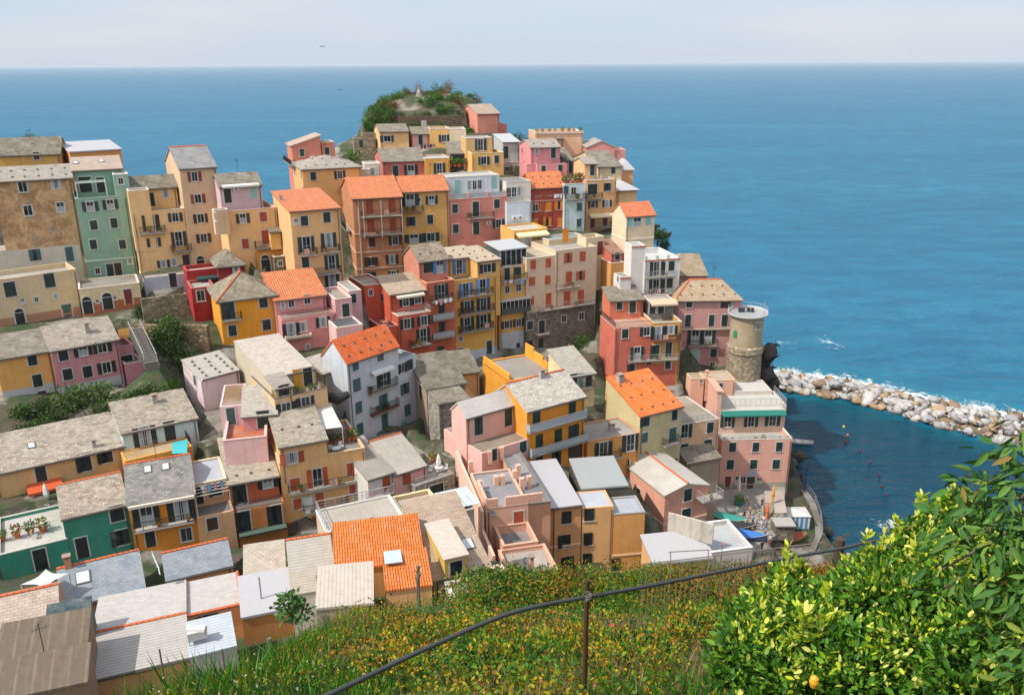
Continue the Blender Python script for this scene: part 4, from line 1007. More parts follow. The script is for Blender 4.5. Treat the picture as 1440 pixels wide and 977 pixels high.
# tower
def tower():
    c0 = P(1049, 470, 140.5); root = empty('round_tower', (c0.x, c0.y, 13), 'round stone tower with a white rooftop terrace above the sea', 'tower')
    zt = P(1049, 446, 137).z; zm = P(1049, 497, 136).z; r = 2.72; zf = zm - 11
    m = MB(); m.lathe([(r * 1.14, zf), (r * 1.05, zm - 1.6), (r * 1.0, zm - 1.4)], (c0.x, c0.y, 0), 40); m.obj('stone_base', stone('9A8E78'), root)
    m = MB(); m.lathe([(r * 1.06, zm - 1.42), (r * 1.13, zm - 1.2), (r * 1.13, zm - .3), (r * 1.0, zm)], (c0.x, c0.y, 0), 40); m.obj('stone_collar', stone('A39680', sc=1.6), root)
    m = MB(); m.lathe([(r * .995, zm - .1), (r * .98, zt - 2), (r * .98, zt - .16)], (c0.x, c0.y, 0), 40); m.obj('wall', stucco('A09075', 1.7), root)
    m = MB(); m.lathe([(r * 1.0, zt - .35), (r * 1.19, zt - .14), (r * 1.20, zt)], (c0.x, c0.y, 0), 40); m.obj('terrace_slab', deck('AEB2B6'), root)
    m = MB(); N = 40; 
    for i in range(N):
        a0, a1 = 2 * math.pi * i / N, 2 * math.pi * (i + 1) / N
        hh = .14 if 3.0 < a0 < 6.1 else .45
        q = [c0 + Vector((math.cos(a), math.sin(a), 0)) * (r * k) for a, k in ((a0, 1.20), (a1, 1.20), (a1, 1.15), (a0, 1.15))]
        for p in q: p.z = zt + hh
        m.slab(q, hh - .004)
    m.obj('parapet', plain('tower_rim', (.5, .5, .5)), root)
    m = MB(); ring = []
    for i in range(19):
        a_ = -.75 + (4.55 + .75 - .6) * i / 18 - .2; q_ = c0 + Vector((math.cos(a_), math.sin(a_), 0)) * (r * 1.17); q_.z = zt + .4; ring.append(q_ + Vector((0, 0, .6)))
        if i % 2 == 0: m.tube([q_ - Vector((0, 0, .3)), q_ + Vector((0, 0, .6))], .03, 5)
    m.tube(ring, .03, 5); m.tube([ring[0] - Vector((0, 0, 1)), ring[0] + Vector((0, 0, 1.6))], .05, 5); m.obj('railing', M_steel(), root)
    for dx, dy, ww in ((-.9, .6, 1.0), (.3, .7, .5), (.9, .5, .4)):
        m = MB(); m.box((c0.x + dx, c0.y + dy, zt + .35), ww, .5, .7); m.obj('deck_chest', plain('dark_chest', (.03, .035, .04)), root)
    m = MB(); a = -1.15; pc = c0 + Vector((math.cos(a), math.sin(a), 0)) * (r * 1.0); pc.z = zt - 1.5
    m.box(pc, 1.1, .12, 1.2, a + math.pi / 2)
    for i in range(5): m.box(pc + Vector((math.cos(a), math.sin(a), 0)) * .08 + Vector((-math.sin(a), math.cos(a), 0)) * (-.5 + i * .25), .07, .06, 1.2, a + math.pi / 2, m=1)
    for z in (-.6, .6): m.box(pc + Vector((math.cos(a), math.sin(a), 0)) * .082 + Vector((0, 0, z)), 1.3, .08, .12, a + math.pi / 2, m=1)
    m.obj('window', [M_glass(), M_white()], root)
    m = MB(); a = -2.55; pc = c0 + Vector((math.cos(a), math.sin(a), 0)) * (r * 1.0); pc.z = zt - 3.2; m.box(pc, .7, .1, 1.2, a + math.pi / 2); m.obj('shutter', plain('bright_green', (.03, .22, .1)), root)
    return c0, zf, zt
TC, TZF, TZT = tower()

H('pink harbour house with green awnings and balconied terraces on the sea wall', f=12, sc='g')
b = blk((800, 612), (1308, 600), 127, yaw=2, base=(1000, 955), dep=10, bl=(775, 500), wall='DFA593', par=.75, dk='C9C5BC', cop='D9CFC6')
harb = b
w('c', 875, 660, 1043, 660, 1212, 658, s=1.1); w('c', 858, 786, 1027, 784, 1190, 784, s=1.1)
fset(24); w('v', 163, 262, sc='r', s=1.0); w('v', 385, 276, sc='n', s=1.1, wd=1.3); w('bb', 262, 242, 312, 240, s=.95, fr=False); w('b', 468, 245, s=.7, fr=False); plinth(0, None, .9, '9C9684')
fset(12)
b2 = blk((788, 402), (1252, 387), on=b, off=4.2, h=3.6, dep=5, wall='D8B5A0', par=.1, dk='D6D3CC', cop='B8B4AA')
awn(790, 400, 1250, 388, 1.2, .4, '1F6E62', fr=.2); w('p', 840, 470, 1010, 468, 1165, 462, s=1.0, fr=True)
b3 = blk((880, 262), (1160, 255), on=b, off=10.5, h=6, dep=5, wall='CFC8BE', par=.08, dk='DCD9D4')
b5 = blk((780, 365), (1265, 368), on=b, off=6.0, h=3.2, dep=6, wall='CFC8BE', par=.06, dk='D8D5CE', cop=False); railing_loop(b5, 'steel', sides='FR')
b6 = blk((770, 255), (800, 262), on=b, off=4.3, h=8, dep=6, wall='E0AE9A', roof='shr', rise=-.1, rm=stucco('D8A894'), gut=False)
railing_loop(b, 'steel', h=.5, sides='F', zd=b.zt)
def sign():
    # arched enamel sign over the door: pale blue field, dark blue illegible strokes
    p0, nn, uu, yw = plane_of(harb, 'F', .08)
    c = on_plane(*fp(24, 403, 172), p0, nn); m = MB(); n = 14
    for i in range(n):
        a0, a1 = math.pi * i / n, math.pi * (i + 1) / n
        f_ = lambda a, r, k: c + uu * (r * math.cos(a)) + Vector((0, 0, r * .62 * math.sin(a) - .25)) - nn * k
        m.face([f_(a1, .35, .02), f_(a0, .35, .02), f_(a0, .98, .02), f_(a1, .98, .02)], m=0)
        if i % 2 == 0 and 0 < i < n: m.face([f_(a1 - .03, .5, .03), f_(a0 + .04, .5, .03), f_(a0 + .06, .86, .03), f_(a1 - .02, .8, .03)], m=1)
    m.box(c - Vector((0, 0, .32)), 1.95, .03, .22, yw)
    for i in range(9): m.box(c - Vector((0, 0, .32)) + uu * (-.8 + i * .2) - nn * .02, .1, .02, .13, yw, m=2)
    m.obj('sign', [plain('pale_blue_enamel', (.5, .56, .68), .3), plain('dark_blue_enamel', (.02, .035, .16), .3), plain('mid_blue_enamel', (.2, .22, .42), .3)], harb.root)
sign()
H('peach low houses with a rooftop parapet at the foot of the round tower', f=12, sc='g')
b = blk((690, 185), (896, 176), 135, yaw=4, h=6, dep=7, bl=(640, 110), wall='E0AC92', par=.08, dk='CDB89E', cop='C9B090'); w('e', 780, 242, s=.95)
b2 = blk((575, 172), (672, 160), on=b, off=-.3, h=6, dep=6, bl=(527, 140), wall='E3B096', par=.08, dk='B8A58C', cop='C0AA8A'); w('t', 648, 185, s=.9, fr=False)
m = MB(); q = on_plane(*fp(12, 685, 220), b.A - b.nb * .2, b.nb); m.box(q, .4, .4, 5.0, b.yaw); m.box(q + Vector((0, 0, 2.6)), .55, .55, .2, b.yaw); m.obj('chimney', stucco('DCA88E'), b.root)
H('peach terrace house with an iron railed roof between the orange roofed and the harbour house', f=12, sc='g')
b = blk((500, 502), (780, 457), 117, base=(640, 765), dep=9, wall='DFB48C', par=.05, dk='A39684', bands=[4.5]); w('p', 527, 545, s=1.0); w('c', 712, 518, s=1.15); w('e', 525, 695, s=1.15); w('e', 693, 668, s=1.2)
railing_loop(b, 'steel', sides='F')
b2 = blk((550, 770), (782, 758), on=b, off=-3, h=5, dep=3, roof='shed', rise=.8, wall='A8927A', rm=SLB); 
b3 = blk((505, 385), (610, 380), on=b, off=6, h=4, dep=4, wall='D8B49A', par=.2, dk='C6B09A')
H('olive cream house with a bright orange tiled roof and a bare rendered gable', f=12, sc='g')
b = blk((208, 438), (515, 362), 110, base=(370, 660), bl=(-8, 215), roof='gab', rf=.98, rise=2.9, wall='C4BE88', rm=tile('E87A2E'), ov=.2, stones=3)
w('c', 250, 470, 455, 425, s=1.1); w('c', 240, 592, sc='t', s=1.0); w('e', 440, 578, sc='t', s=1.15); bal(395, 668, 500, 640); chim(60, 185, s=.8, h=.8); chim(325, 130, s=.8, h=.8)
# ---- centre bottom
H('ochre house with a grey flat roof, left of the olive cream house', f=21, sc='k')
b = blk((958, 523), (1332, 456), 107, base=(1080, 740), bl=(948, 268), roof='flat', wall='D9A04C', par=.05, dk='A5A39E', cop='C08A6A')
w('p', 1072, 580, 1268, 525, s=1.1); bal(1090, 668, 1208, 628, dp=.8); chim(1130, 440, s=.7, h=.9)
H('bright orange house with a white stained slate roof and long grey balconies', f=21, sc='g', fr=False)
b = blk((520, 297), (938, 185), 100, base=(720, 690), bl=(300, 128), roof='gab', rise=2.0, rf=.62, wall='E8941C', rm=slate('CCC4B8', .45, .6), ov=.25, ridge='top')
w('e', 588, 352, 846, 282, s=1.05); bal(543, 468, 955, 348, dp=.9, style='glass', slab='8C8C8C'); w('e', 608, 530, 745, 490, 868, 455, s=1.05); bal(558, 642, 958, 520, dp=.9, style='glass', slab='8C8C8C'); w('e', 610, 665, 742, 635, s=1.0); w('v', 868, 600, sc='n', wd=2.2); chim(625, 50, s=.6, h=.7)
H('pale pink house with a white roof, left of the bright orange house', f=21, sc='g')
b = blk((193, 604), (532, 498), 97.5, base=(330, 720), dep=10, wall='E3B0A6', par=.05, dk='9A8C7A', cop=False, bl=(-20, 330)); w('c', 275, 615, 490, 555, s=1.05)
b2 = blk((78, 343), (440, 258), on=b, off=3.0, h=4, dep=8, bl=(-15, 255), roof='gab', rise=1.4, wall='E3B0A6', rm=deck('D8D2CC'), ov=.2, ridge=None); w('e', 168, 400, 383, 338, s=1.1); chim(95, 150, s=.5, h=.6)
b3 = blk((65, 440), (200, 590), on=b, off=-.02, h=1.0, dep=.2, wall='E3B0A6', par=0, cop=False) if False else None
fset(19); w('c', 975, 445, 985, 590, b=b, side='L', s=.95)
H('dark slate roofed stone shed wedged behind the pale blue house', f=19, sc='k')
b = blk((770, 240), (1050, 190), 110.5, base=(860, 520), dep=7, roof='shed', rise=2.2, wall='A08A78', rm=SLD); w('v', 730, 265, side='L'); 
b2 = blk((860, 345), (1075, 262), on=b, off=-4.0, h=10, dep=4, bl=(775, 245), roof='shed', rise=.5, wall=stone('A09C90'), rm=SLB)
H('small beige house with a slate lean-to roof above the stone shed', f=19, sc='k')
b = blk((985, 130), (1150, 135), 122, yaw=20, h=5, dep=5, roof='shed', rise=1.6, wall='D3B27C', rm=SLD, bl=(905, 62))
H('orange parapet terrace house with a grey paved roof', f=10, sc='g')
b = blk((85, 700), (415, 640), 116, base=(200, 780), dep=9, wall='E09A22', par=.12, dk='A59E96', cop='E8A030')
m = MB()
for s0, t0, s1, t1, hh in ((.12, .1, .12, 8.8, .95), (b.w - .12, .1, b.w - .12, 3.2, 1.0), (b.w - .12, 3.3, b.w - .12, 6.2, 1.45), (b.w - .12, 6.3, b.w - .12, 8.9, 1.9)):
    q0 = b.pt(s0, t0, b.zt); q1 = b.pt(s1, t1, b.zt); m.box((q0 + q1) / 2 + Vector((0, 0, hh / 2 - .1)), .24, (q1 - q0).length, hh + .2, b.yaw)
m.obj('parapet', stucco('E8A02A'), b.root)
H('cream house with a stained slate roof behind the orange parapet terrace', f=10, sc='t')
b = blk((520, 665), (702, 635), 113.5, base=(610, 860), dep=8, bl=(380, 545), roof='shed', rise=1.7, wall='D8CBA2', rm=slate('B0A89C', .3, .3)); w('v', 550, 697, sc='k'); w('v', 598, 690, sc='e', s=.9); w('v', 657, 690, sc='k'); bal(610, 775, 700, 745, dp=.8)

# ---- left middle: slate roofed row
H('yellow end of the slate roofed row in front of the steps', f=13, sc='k')
b = blk((-140, 385), (262, 318), 104, base=(100, 665), dep=9, roof='gab', rise=1.8, wall='DBA955', rm=slate('8E8577', .5, .6)); w('c', 130, 385, 168, 540, s=1.15); w('c', 205, 652, s=1.0); plinth(0, None, 1.4, 'B5B7BA')
H('dusty pink house with dark shutters in the slate roofed row', f=13, sc='k')
b = blk((264, 322), (748, 234), 106.5, base=(560, 610), dep=9, roof='gab', rise=2.0, wall='C9898E', rm=slate('ABA092', .5, .6), bl=(230, 150)); w('c', 355, 355, 387, 495, 530, 475, s=1.1); w('o', 497, 320, 635, 295, 668, 445, s=1.1); chim(530, 190, s=.5, h=1.0); plinth(0, None, 1.3, 'B5B7BA')
b2 = blk((758, 300), (860, 280), on=b, off=1.0, h=8, dep=6, wall='CC8A92', par=.9, dk='8A8078', cop='CC8A92'); w('v', 815, 400, sc='k', wd=1.5, ht=1.7); awn(745, 165, 850, 158, .2, 1.0, 'E0A85A')
b3 = blk((800, 425), (930, 400), on=b, off=-.6, h=5, dep=4, wall='CC8A92', par=.1, dk='6A6660')
H('pale blue house with a mossy slate roof and a timber roof deck', f=14, sc='k')
b = blk((778, 98), (1318, -18), 96, base=(1050, 205), bl=(712, -70), roof='gab', rf=.9, rise=1.4, wall='BFD2D0', rm=slate('ACA08E', .6, .75), ov=.3); w('p', 945, 120, s=1.1); w('e', 1125, 82, s=1.2)
chim(1018, -125, s=.6, h=.8)
b2 = blk((800, 300), (1290, 195), on=b, off=-3.0, h=5, dep=3, wall='D8A03C', par=.1, dk='C0A06C', cop=False); railing_loop(b2, 'iron', sides='R')
m = MB(); q = [on_z(*fp(14, x, y), b2.zt + .03) for x, y in ((1140, 245), (1250, 240), (1255, 140), (1145, 165))]; m.slab(q, .03); m.obj('turquoise_mat', plain('turquoise_mat', (.06, .42, .46)), b.root)
H('long yellow house with a long brown slate roof above the red awning', f=14, sc='k')
b = blk((-160, 395), (792, 183), 90, base=(300, 470), dep=8, bl=(-160, 200), roof='gab', rf=.95, rise=1.6, wall='D3AE70', rm=slate('B2A696', .6, .7)); w('e', 195, 400, 518, 305, s=1.05); w('c', 672, 262, s=1.1); skyl(125, 188, col=(.05, .06, .06)); awn(85, 470, 335, 412, 1.6, .5, 'C0542C'); chim(580, 195, s=.4, h=.6)
H('emerald green house with a lichened slate roof at lower left', f=14, sc='k')
b = blk((345, 716), (817, 606), 83.5, base=(560, 1010), dep=8, roof='gab', rise=1.4, rf=.62, wall='2F8E76', rm=slate('B4A492', .65, .75), ridge='top', ov=.2); w('c', 743, 675, s=1.3); w('c', 785, 847, sc='d', s=1.3); w('v', 492, 925, sc='k', s=1.15)
emer = b
b2 = blk((-120, 985), (382, 855), on=b, off=-.15, base=(200, 1090), dep=8.2, wall='338F78', par=.3, dk='CFCAC2', cop='B8B4AC'); fset(15); w('v', 190, 135, sc='k', s=1.15)
emer_t = b2
H('deep orange house with a grey slate roof and a cluttered balcony', f=14, sc='k')
b = blk((820, 615), (1300, 528), 86, base=(1080, 945), dep=9.5, roof='gab', rise=1.9, rf=.6, wall='DC8C1C', rm=slate('8A8884', .6, .6), ridge='top'); w('p', 960, 700, s=1.15); w('p', 1210, 660, s=1.15); bal(868, 825, 1305, 750, dp=1.0, style='iron', slab='B8B4AC'); skyl(965, 360, col=(.6, .62, .66)); skyl(1095, 340, col=(.6, .62, .66))
w('v', 985, 860, sc='k', wd=1.0, s=.9); w('b', 1245, 828, s=1.2); awn(820, 612, 1300, 530, .5, .12, 'CFC5B4')
H('narrow beige house with a pale blue roof next to the deep orange house', f=17, sc='n')
b = blk((135, 712), (405, 655), 89, base=(280, 885), dep=8, wall='D3AC7A', par=.1, dk='74716E', cop=False); w('c', 250, 752, s=1.1)
b2 = blk((105, 475), (352, 430), on=b, off=2.6, h=4.5, dep=6, wall='CFA876', par=.08, dk='C6CBD6', cop='D8C7A8'); w('v', 145, 545, sc='k'); w('c', 285, 505, s=1.0)
m = MB()
for i in range(4): m.tube([b.pt(.2, .2 + i * .75, b.zt + 2.4), b.pt(b.w - .2, .2 + i * .75, b.zt + 2.4)], .05, 5)
for s_ in (.2, b.w - .2): m.tube([b.pt(s_, .2, b.zt), b.pt(s_, .2, b.zt + 2.4)], .05, 5)
m.obj('pergola', M_white(), b.root)
H('brick orange house with dark doors behind two balconies, left of the tall cream yellow house', f=17, sc='k')
b = blk((398, 672), (772, 598), 91, base=(600, 900), dep=8, wall='C67A3C', par=.05, dk='8A8078', cop=False); w('e', 487, 735, 717, 690, s=1.15); bal(440, 860, 802, 790, style='wall', h=.0, slab='4A5A50', dp=1.2)
railing_loop(b, 'iron', sides='F')
b2 = blk((365, 465), (722, 398), on=b, off=1.6, h=3.6, dep=8, bl=(325, 218), roof='shed', rise=1.4, wall='B95C34', rm=slate('B2A896', .4, .5), stones=3); w('e', 462, 530, s=1.1); w('o', 650, 450, s=1.0)
H('tall cream yellow house with red brown shutters and iron balconies at lower left centre', f=17, sc='o')
b = blk((735, 318), (1352, 205), 93, base=(1000, 800), dep=9, wall='DDB270', par=.3, dk='8A8780', cop='C9B08A'); w('c', 848, 465, s=1.1); w('p', 1010, 415, s=1.0, sc='o'); w('c', 1255, 355, s=1.15); bal(812, 582, 1348, 428, dp=.8); w('c', 865, 608, s=.95); w('v', 942, 620, sc='w', s=1.05); w('e', 1028, 590, s=1.0); w('c', 1270, 498, s=1.0); bal(918, 705, 1242, 622, dp=.8)
w('o', 880, 772, 1045, 728, 1285, 662, s=1.1, sc='m')
b2 = blk((733, 196), (1078, 165), on=b, off=-.02, h=4.5, dep=9, bl=(612, 15), roof='shed', rise=1.6, wall='DFB575', rm=slate('AEA290', .5, .7), stones=1); w('o', 825, 275, sc='m', wd=1.3, ht=1.3)
cream_t = b
H('pink stepped house with a long pale side wall and orange tiled terrace', f=16, sc='t')
b = blk((328, 772), (640, 768), 93.5, yaw=14, base=(480, 905), dep=6, wall='D9B0B0', par=.6, dk='C66A3C', cop='D8B4B0')
b2 = blk((468, 592), (712, 556), on=b, off=3.4, h=4, dep=7, bl=(378, 450), roof='shed', rise=1.4, wall='CF8F92', rm=slate('B8B0A6', .3, .4)); w('v', 620, 615, sc='g', wd=1.4, s=1.05)
b3 = blk((302, 525), (470, 490), on=b, off=5.5, base=(400, 700), dep=9, bl=(165, 330), wall='D9BABA', par=.05, dk='9A7A5C', cop=False); w('v', 385, 590, sc='t'); w('q', 180, 380, side='L', sc='t', s=.9)
H('pale house under a white flagstone roof weighted with dark stones', f=16, sc='t')
b = blk((168, 328), (442, 255), 104.5, base=(300, 520), dep=8, bl=(48, 240), roof='shed', rise=1.3, wall='D6BFC0', rm=slate('BEB6AE', .2, .2), stones=5, ov=.15); w('q', 125, 330, side='L', s=.9)
H('grey beige house with a broad pale roof and a yellow terrace full of red flowers', f=16, sc='k')
b = blk((700, 470), (1080, 388), 97.5, base=(900, 650), dep=9, wall='D3B584', par=.2, dk='93908C', cop='6A6460'); w('p', 785, 540, 925, 495, s=1.0, ht=1.6)
b2 = blk((650, 318), (992, 232), on=b, off=2.6, h=4.5, dep=12, bl=(412, 100), roof='shed', rise=.9, wall='B8AE96', rm=slate('CCC2B6', .3, .35), ov=.1); 
b2.wobj.data.materials[0] = stucco('BBB29A')
b3 = blk((705, 392), (825, 352), on=b, off=.0, h=4, dep=3, wall='C4B48E', roof='shed', rise=.5, rm=SLP); w('c', 778, 400, s=.95)
b4 = blk((830, 262), (985, 236), on=b, off=2.5, h=4, dep=.3, wall='E3A52C', par=.0, cop=False); w('v', 940, 305, sc='k', s=1.1)
redflower = b
H('small grey rendered house with a pale roof left of the large pale blue house', f=16, sc='k')
b = blk((1040, 285), (1172, 240), 106, base=(1100, 390), dep=7, bl=(930, 160), roof='shed', rise=.9, wall='A8A390', rm=slate('C0BAB0', .3, .3)); w('v', 1145, 320, sc='k')
b2 = blk((1080, 520), (1240, 470), on=b, off=-1, base=(1160, 720), dep=4, wall='C9C1B4', par=.3, dk='7A6E62')
H('pink house with a stained grey roof, right of the tall cream yellow house', f=19, sc='m')
b = blk((537, 862), (768, 790), 96, base=(650, 1130), dep=9, bl=(395, 625), roof='gab', rf=.85, rise=1.9, wall='DBA09C', rm=deck('C2BAB0'), ridge='top', ov=.15); w('c', 625, 885, s=1.15)
b2 = blk((345, 898), (535, 858), on=b, off=.05, base=(430, 1140), dep=9, roof='gab', rf=.85, rise=1.7, wall='D3CCC6', rm=deck('A8A296'), ov=.15); w('v', 480, 930, sc='m', s=1.0); fset(20); bal(350, 232, 542, 180, dp=.8, style='steel'); plinth(0, None, 3.0, 'D8A8A4'); w('c', 635, 208, b=b, sc='k', s=1.2); w('e', 485, 250, sc='g')
H('stone walled terrace building with patio furniture and an arched window', f=19, sc='k')
b = blk((690, 952), (975, 858), 96.5, base=(860, 1080), dep=15, wall=stone('A39A8C'), par=.1, dk='A5A19A', cop='8C877E'); fset(20); w('v', 842, 160, sc='k', wd=1.8, ht=1.9); patio = b
railing_loop(b, 'steel', sides='F')

# ---- lower right centre
H('salmon pink gabled house with a long white roof and orange ridge above the harbour', f=23, sc='g')
b = blk((335, 382), (606, 318), 103, base=(480, 640), dep=20, bl=(62, 118), roof='gabp', rise=.9, rf=.5, wall='E3A38C', rm=deck('D3CDC4'), ridge=True, ov=.2, bands=[4.2]); w('c', 475, 380, 465, 505, s=1.25); w('c', 100, 185, side='L', s=1.1); w('v', 170, 375, side='L', sc='k', s=.8); bal(575, 440, 700, 405, style='steel', dp=1.6, b=b)
H('white roofed shed with an ornate parapet wall, in front of the salmon gabled house', f=23, sc='k')
b = blk((262, 800), (620, 835), 88, yaw=10, h=4, dep=9, bl=(345, 585), roof='shed', rise=.8, wall='D8B070', rm=plain('white_coated_roof', (.40, .40, .42), .7), gut=False)
b2 = blk((622, 742), (880, 722), 89.5, yaw=12, h=4, dep=6, wall='C9C6C2', par=.5, dk='C3C7CC', cop='DAD8D4')
m = MB(); a_ = on_z(*fp(23, 352, 580), b.zt + 1.2); c_ = on_z(*fp(23, 632, 655), b.zt + 1.2); mid = (a_ + c_) / 2; L = (c_ - a_).length
m.box(mid + Vector((0, 0, .6)), L, .25, 2.4, math.atan2((c_ - a_).y, (c_ - a_).x)); m.obj('parapet_wall', stucco('BDB6AA', 1.7), b.root)
H('peach house with a parapeted grey roof terrace full of short chimneys', f=22, sc='n')
b = blk((172, 442), (478, 402), 87, base=(340, 720), dep=15, bl=(-5, 215), wall='E3B199', par=.15, dk='9C9BA0', cop='C9A894', bands=None); w('v', 408, 520, sc='o', s=1.0, wd=1.1); w('t', 220, 465, fr=False, s=.7)
for s_, t_ in ((.3, 4.6), (2.3, 5.2), (3.0, 5.2), (4.6, 6.0), (5.3, 7.2), (4.9, 4.0), (5.8, 4.3), (.3, 9.5), (3.0, 11.5), (4.6, 12.2)): chim(0, 0, s=.5, h=1.1, col='E3B199', cap=False, at=b.pt(s_, t_, b.zd))
m = MB()
for s0, t0, s1, t1 in ((0.1, .12, 1.2, .12), (2.2, .12, 6.0, .12), (.1, .2, .1, 4.0)):
    q0 = b.pt(s0, t0, b.zt); q1 = b.pt(s1, t1, b.zt); m.box((q0 + q1) / 2 + Vector((0, 0, .58)), (q1 - q0).length + .2, .25, 1.0, math.atan2((q1 - q0).y, (q1 - q0).x))
m.obj('parapet', stucco('E3B199'), b.root)
b2 = blk((478, 412), (640, 388), on=b, off=.4, base=(560, 780), dep=14, wall='DBA582', par=.05, dk='8E8E92', cop='7A7570'); 
b3 = blk((295, 712), (548, 690), on=b, off=-4.0, h=6, dep=4, wall='DEAC92', par=.9, dk='8C8B8C', cop='D3A890')
b4 = blk((340, 925), (690, 890), on=b, off=-8.5, h=4, dep=4.6, wall='DEAC92', par=.4, dk='C3B8AE', cop='D3A890'); chim(385, 890, s=.4, h=.8, col='DEAC92'); chim(500, 880, s=.4, h=1.3, col='DEAC92')
m = MB()
for s0, t0, t1, z0 in ((-.35, 0, 15, -.2), (-.35, -5, 0, -2.4), (-.35, -10.5, -5, -4.6)):
    q0 = b.pt(s0, t0, b.zt + z0); q1 = b.pt(s0, t1, b.zt + z0); m.box((q0 + q1) / 2 - Vector((0, 0, 2)), .3, t1 - t0 - .01, 4.0, b.yaw)
m.obj('side_wall', stucco('E8BDA8'), b.root)
H('apricot apartment house with a white roof, right of the peach chimney terrace', f=22, sc='k')
b = blk((643, 432), (862, 405), 91, base=(750, 860), dep=13, bl=(482, 130), roof='shed', rise=.5, wall='D8A468', rm=plain('white_coated_roof', (.40, .40, .42), .7), bands=[4.9, 9.3], ov=.15, ext=10); w('c', 755, 500, 752, 670, 775, 825, s=1.1, fr=False)
H('yellow ochre house with three stacked windows and low grey white roofs', f=22, sc='k')
b = blk((868, 436), (1096, 436), 92, yaw=8, base=(910, 860), dep=3.8, roof='flat', wall='DDB070', par=.05, dk='C9CEDA', cop=False, ext=10); w('c', 918, 480, 910, 655, 905, 802, s=1.1, fr=False)
b2 = blk((1098, 482), (1322, 478), on=b, off=-.1, base=(1200, 880), dep=3.8, wall='D9A256', par=.05, dk='BFC6D0', cop='9A9A9C', bands=[5.2, 9.6], ext=10); w('c', 1107, 842, s=1.1, fr=False)
b3 = blk((862, 292), (1200, 248), on=b, off=3.9, h=5, dep=11, bl=(752, 110), roof='shed', rise=.4, wall='4A4640', rm=plain('grey_membrane_roof', (.3, .32, .32), .8), ov=.1, gut=False)

# ---- foreground roofs, bottom left
H('long cottage with a blue grey slate roof, orange ridge and one roof light', f=15, sc='k')
b = blk((335, 492), (948, 335), 71, h=3, dep=8, bl=(335, 200), roof='gab', rise=1.5, rf=.6, wall='C99A66', rm=slate('8E9AA6', .25, .2, .5, .25), ridge='top', ov=.1); skyl(497, 265, w_=1.2, h_=1.4, col=(.16, .2, .27)); chim(392, 190, s=.5, h=.9, col='C98A62')
H('blue grey slate cottage with an orange ridge, right of the laundry gap', f=15, sc='k')
b = blk((1098, 290), (1580, 175), 75, h=3, dep=6, roof='gab', rise=1.3, rf=.55, wall='C99A66', rm=slate('8E9AA6', .25, .2, .5, .25), ridge='top', ov=.1, bl=(1105, 90))
H('large white roofed building with orange ridges in the bottom left foreground', f=15, sc='k')
b = blk((545, 1010), (1262, 842), 60, h=4, dep=13, bl=(635, 420), roof='gab', rise=.85, rf=.42, wall='DDB070', rm=ribbed('C2BFBA', .28, 'white_slats', 1, .5), ridge='top', ov=.1)
# smooth white rear slope
m = MB(); k_ = .075
m.slab([b.pt(b.w + .06, b.dep + .05, b.zt + k_), b.pt(-.06, b.dep + .05, b.zt + k_), b.pt(-.06, b.dep * .42 + .1, b.zt + .85 + k_), b.pt(b.w + .06, b.dep * .42 + .1, b.zt + .85 + k_)], .03)
m.obj('rear_roof_slope', slate('C6C2BE', .18, .2, .5, .28), b.root)
fset(18)
b2 = blk((66, 650), (452, 541), on=b, off=b.dep * .42, h=4, dep=b.dep * .58 + .1, roof='shed', rise=-.85, wall='D8B070', rm=slate('C6C2BE', .18, .2, .5, .28), ov=.06, gut=False); w('c', 240, 665, sc='n', wd=1.2, ht=.9, fr=False)
m = MB()
for (p_, q_) in ((b2.pt(-.2, -.05, b2.zt + .1), b2.pt(b2.w + .1, -.05, b2.zt + .1)), (b2.pt(b2.w + .1, -.05, b2.zt + .1), b2.pt(b2.w + .1, b2.dep, b2.zt - .75))):
    n_ = int((q_ - p_).length / .45)
    for i in range(n_): m.tube([p_ + (q_ - p_) * (i / n_), p_ + (q_ - p_) * ((i + .96) / n_)], [.15, .125], 7)
m.obj('ridge_tiles', tile('DE7444'), b.root, True)
b3 = blk((85, 948), (425, 862), 59.5, h=3, dep=4.5, bl=(75, 720), roof='shed', rise=.35, wall='B9B4AC', rm=ribbed('C6D0DA', .3, 'pale_blue_slats', 1, .6), ov=.05, gut=False); white_low = b3
H('brown corrugated roofed shed in the bottom left corner', f=15, sc='k')
b = blk((-140, 900), (522, 770), 57, h=3, dep=6, bl=(-140, 665), roof='shed', rise=.9, wall='8A7456', rm=ribbed('6B5D4E', 1.05, 'brown_corrugated', 0, 1.45), ov=.15, gut=False)
b2 = blk((-140, 1150), (525, 1010), 53.5, h=3, dep=5, bl=(-140, 930), roof='shed', rise=.8, wall='8A7456', rm=ribbed('6B5D4E', 1.05, 'brown_corrugated', 0, 1.45), ov=.15, gut=False)
H('pale tiled cottage with an orange ridge at the left edge, behind the green slab roof', f=15, sc='k')
b = blk((-150, 640), (322, 530), 63, h=3, dep=8, bl=(-150, 380), roof='gab', rise=1.2, rf=.5, wall='B59A80', rm=slate('C6B2A2', .3, .3, .5, .28), ridge='top', ov=.1)
H('dark green slab roofed lean-to between the pale cottage and the white roof', f=15, sc='k')
b = blk((228, 578), (552, 510), 61.5, h=3, dep=3.4, bl=(245, 488), roof='shed', rise=.3, wall='5A6458', rm=slate('2F4A52', .3, .2, .9, .5), ov=.05, gut=False)
H('pale stone slab roof between the white roof and the grey ribbed roof', f=18, sc='k')
b = blk((478, 412), (782, 365), 69.5, h=3, dep=8, bl=(462, 215), roof='shed', rise=1.0, wall='C4A888', rm=slate('C2B6A6', .25, .35, .5, .28), ov=.1, gut=False)
H('white sheet roofed shed with an ochre wall in the foreground', f=18, sc='k')
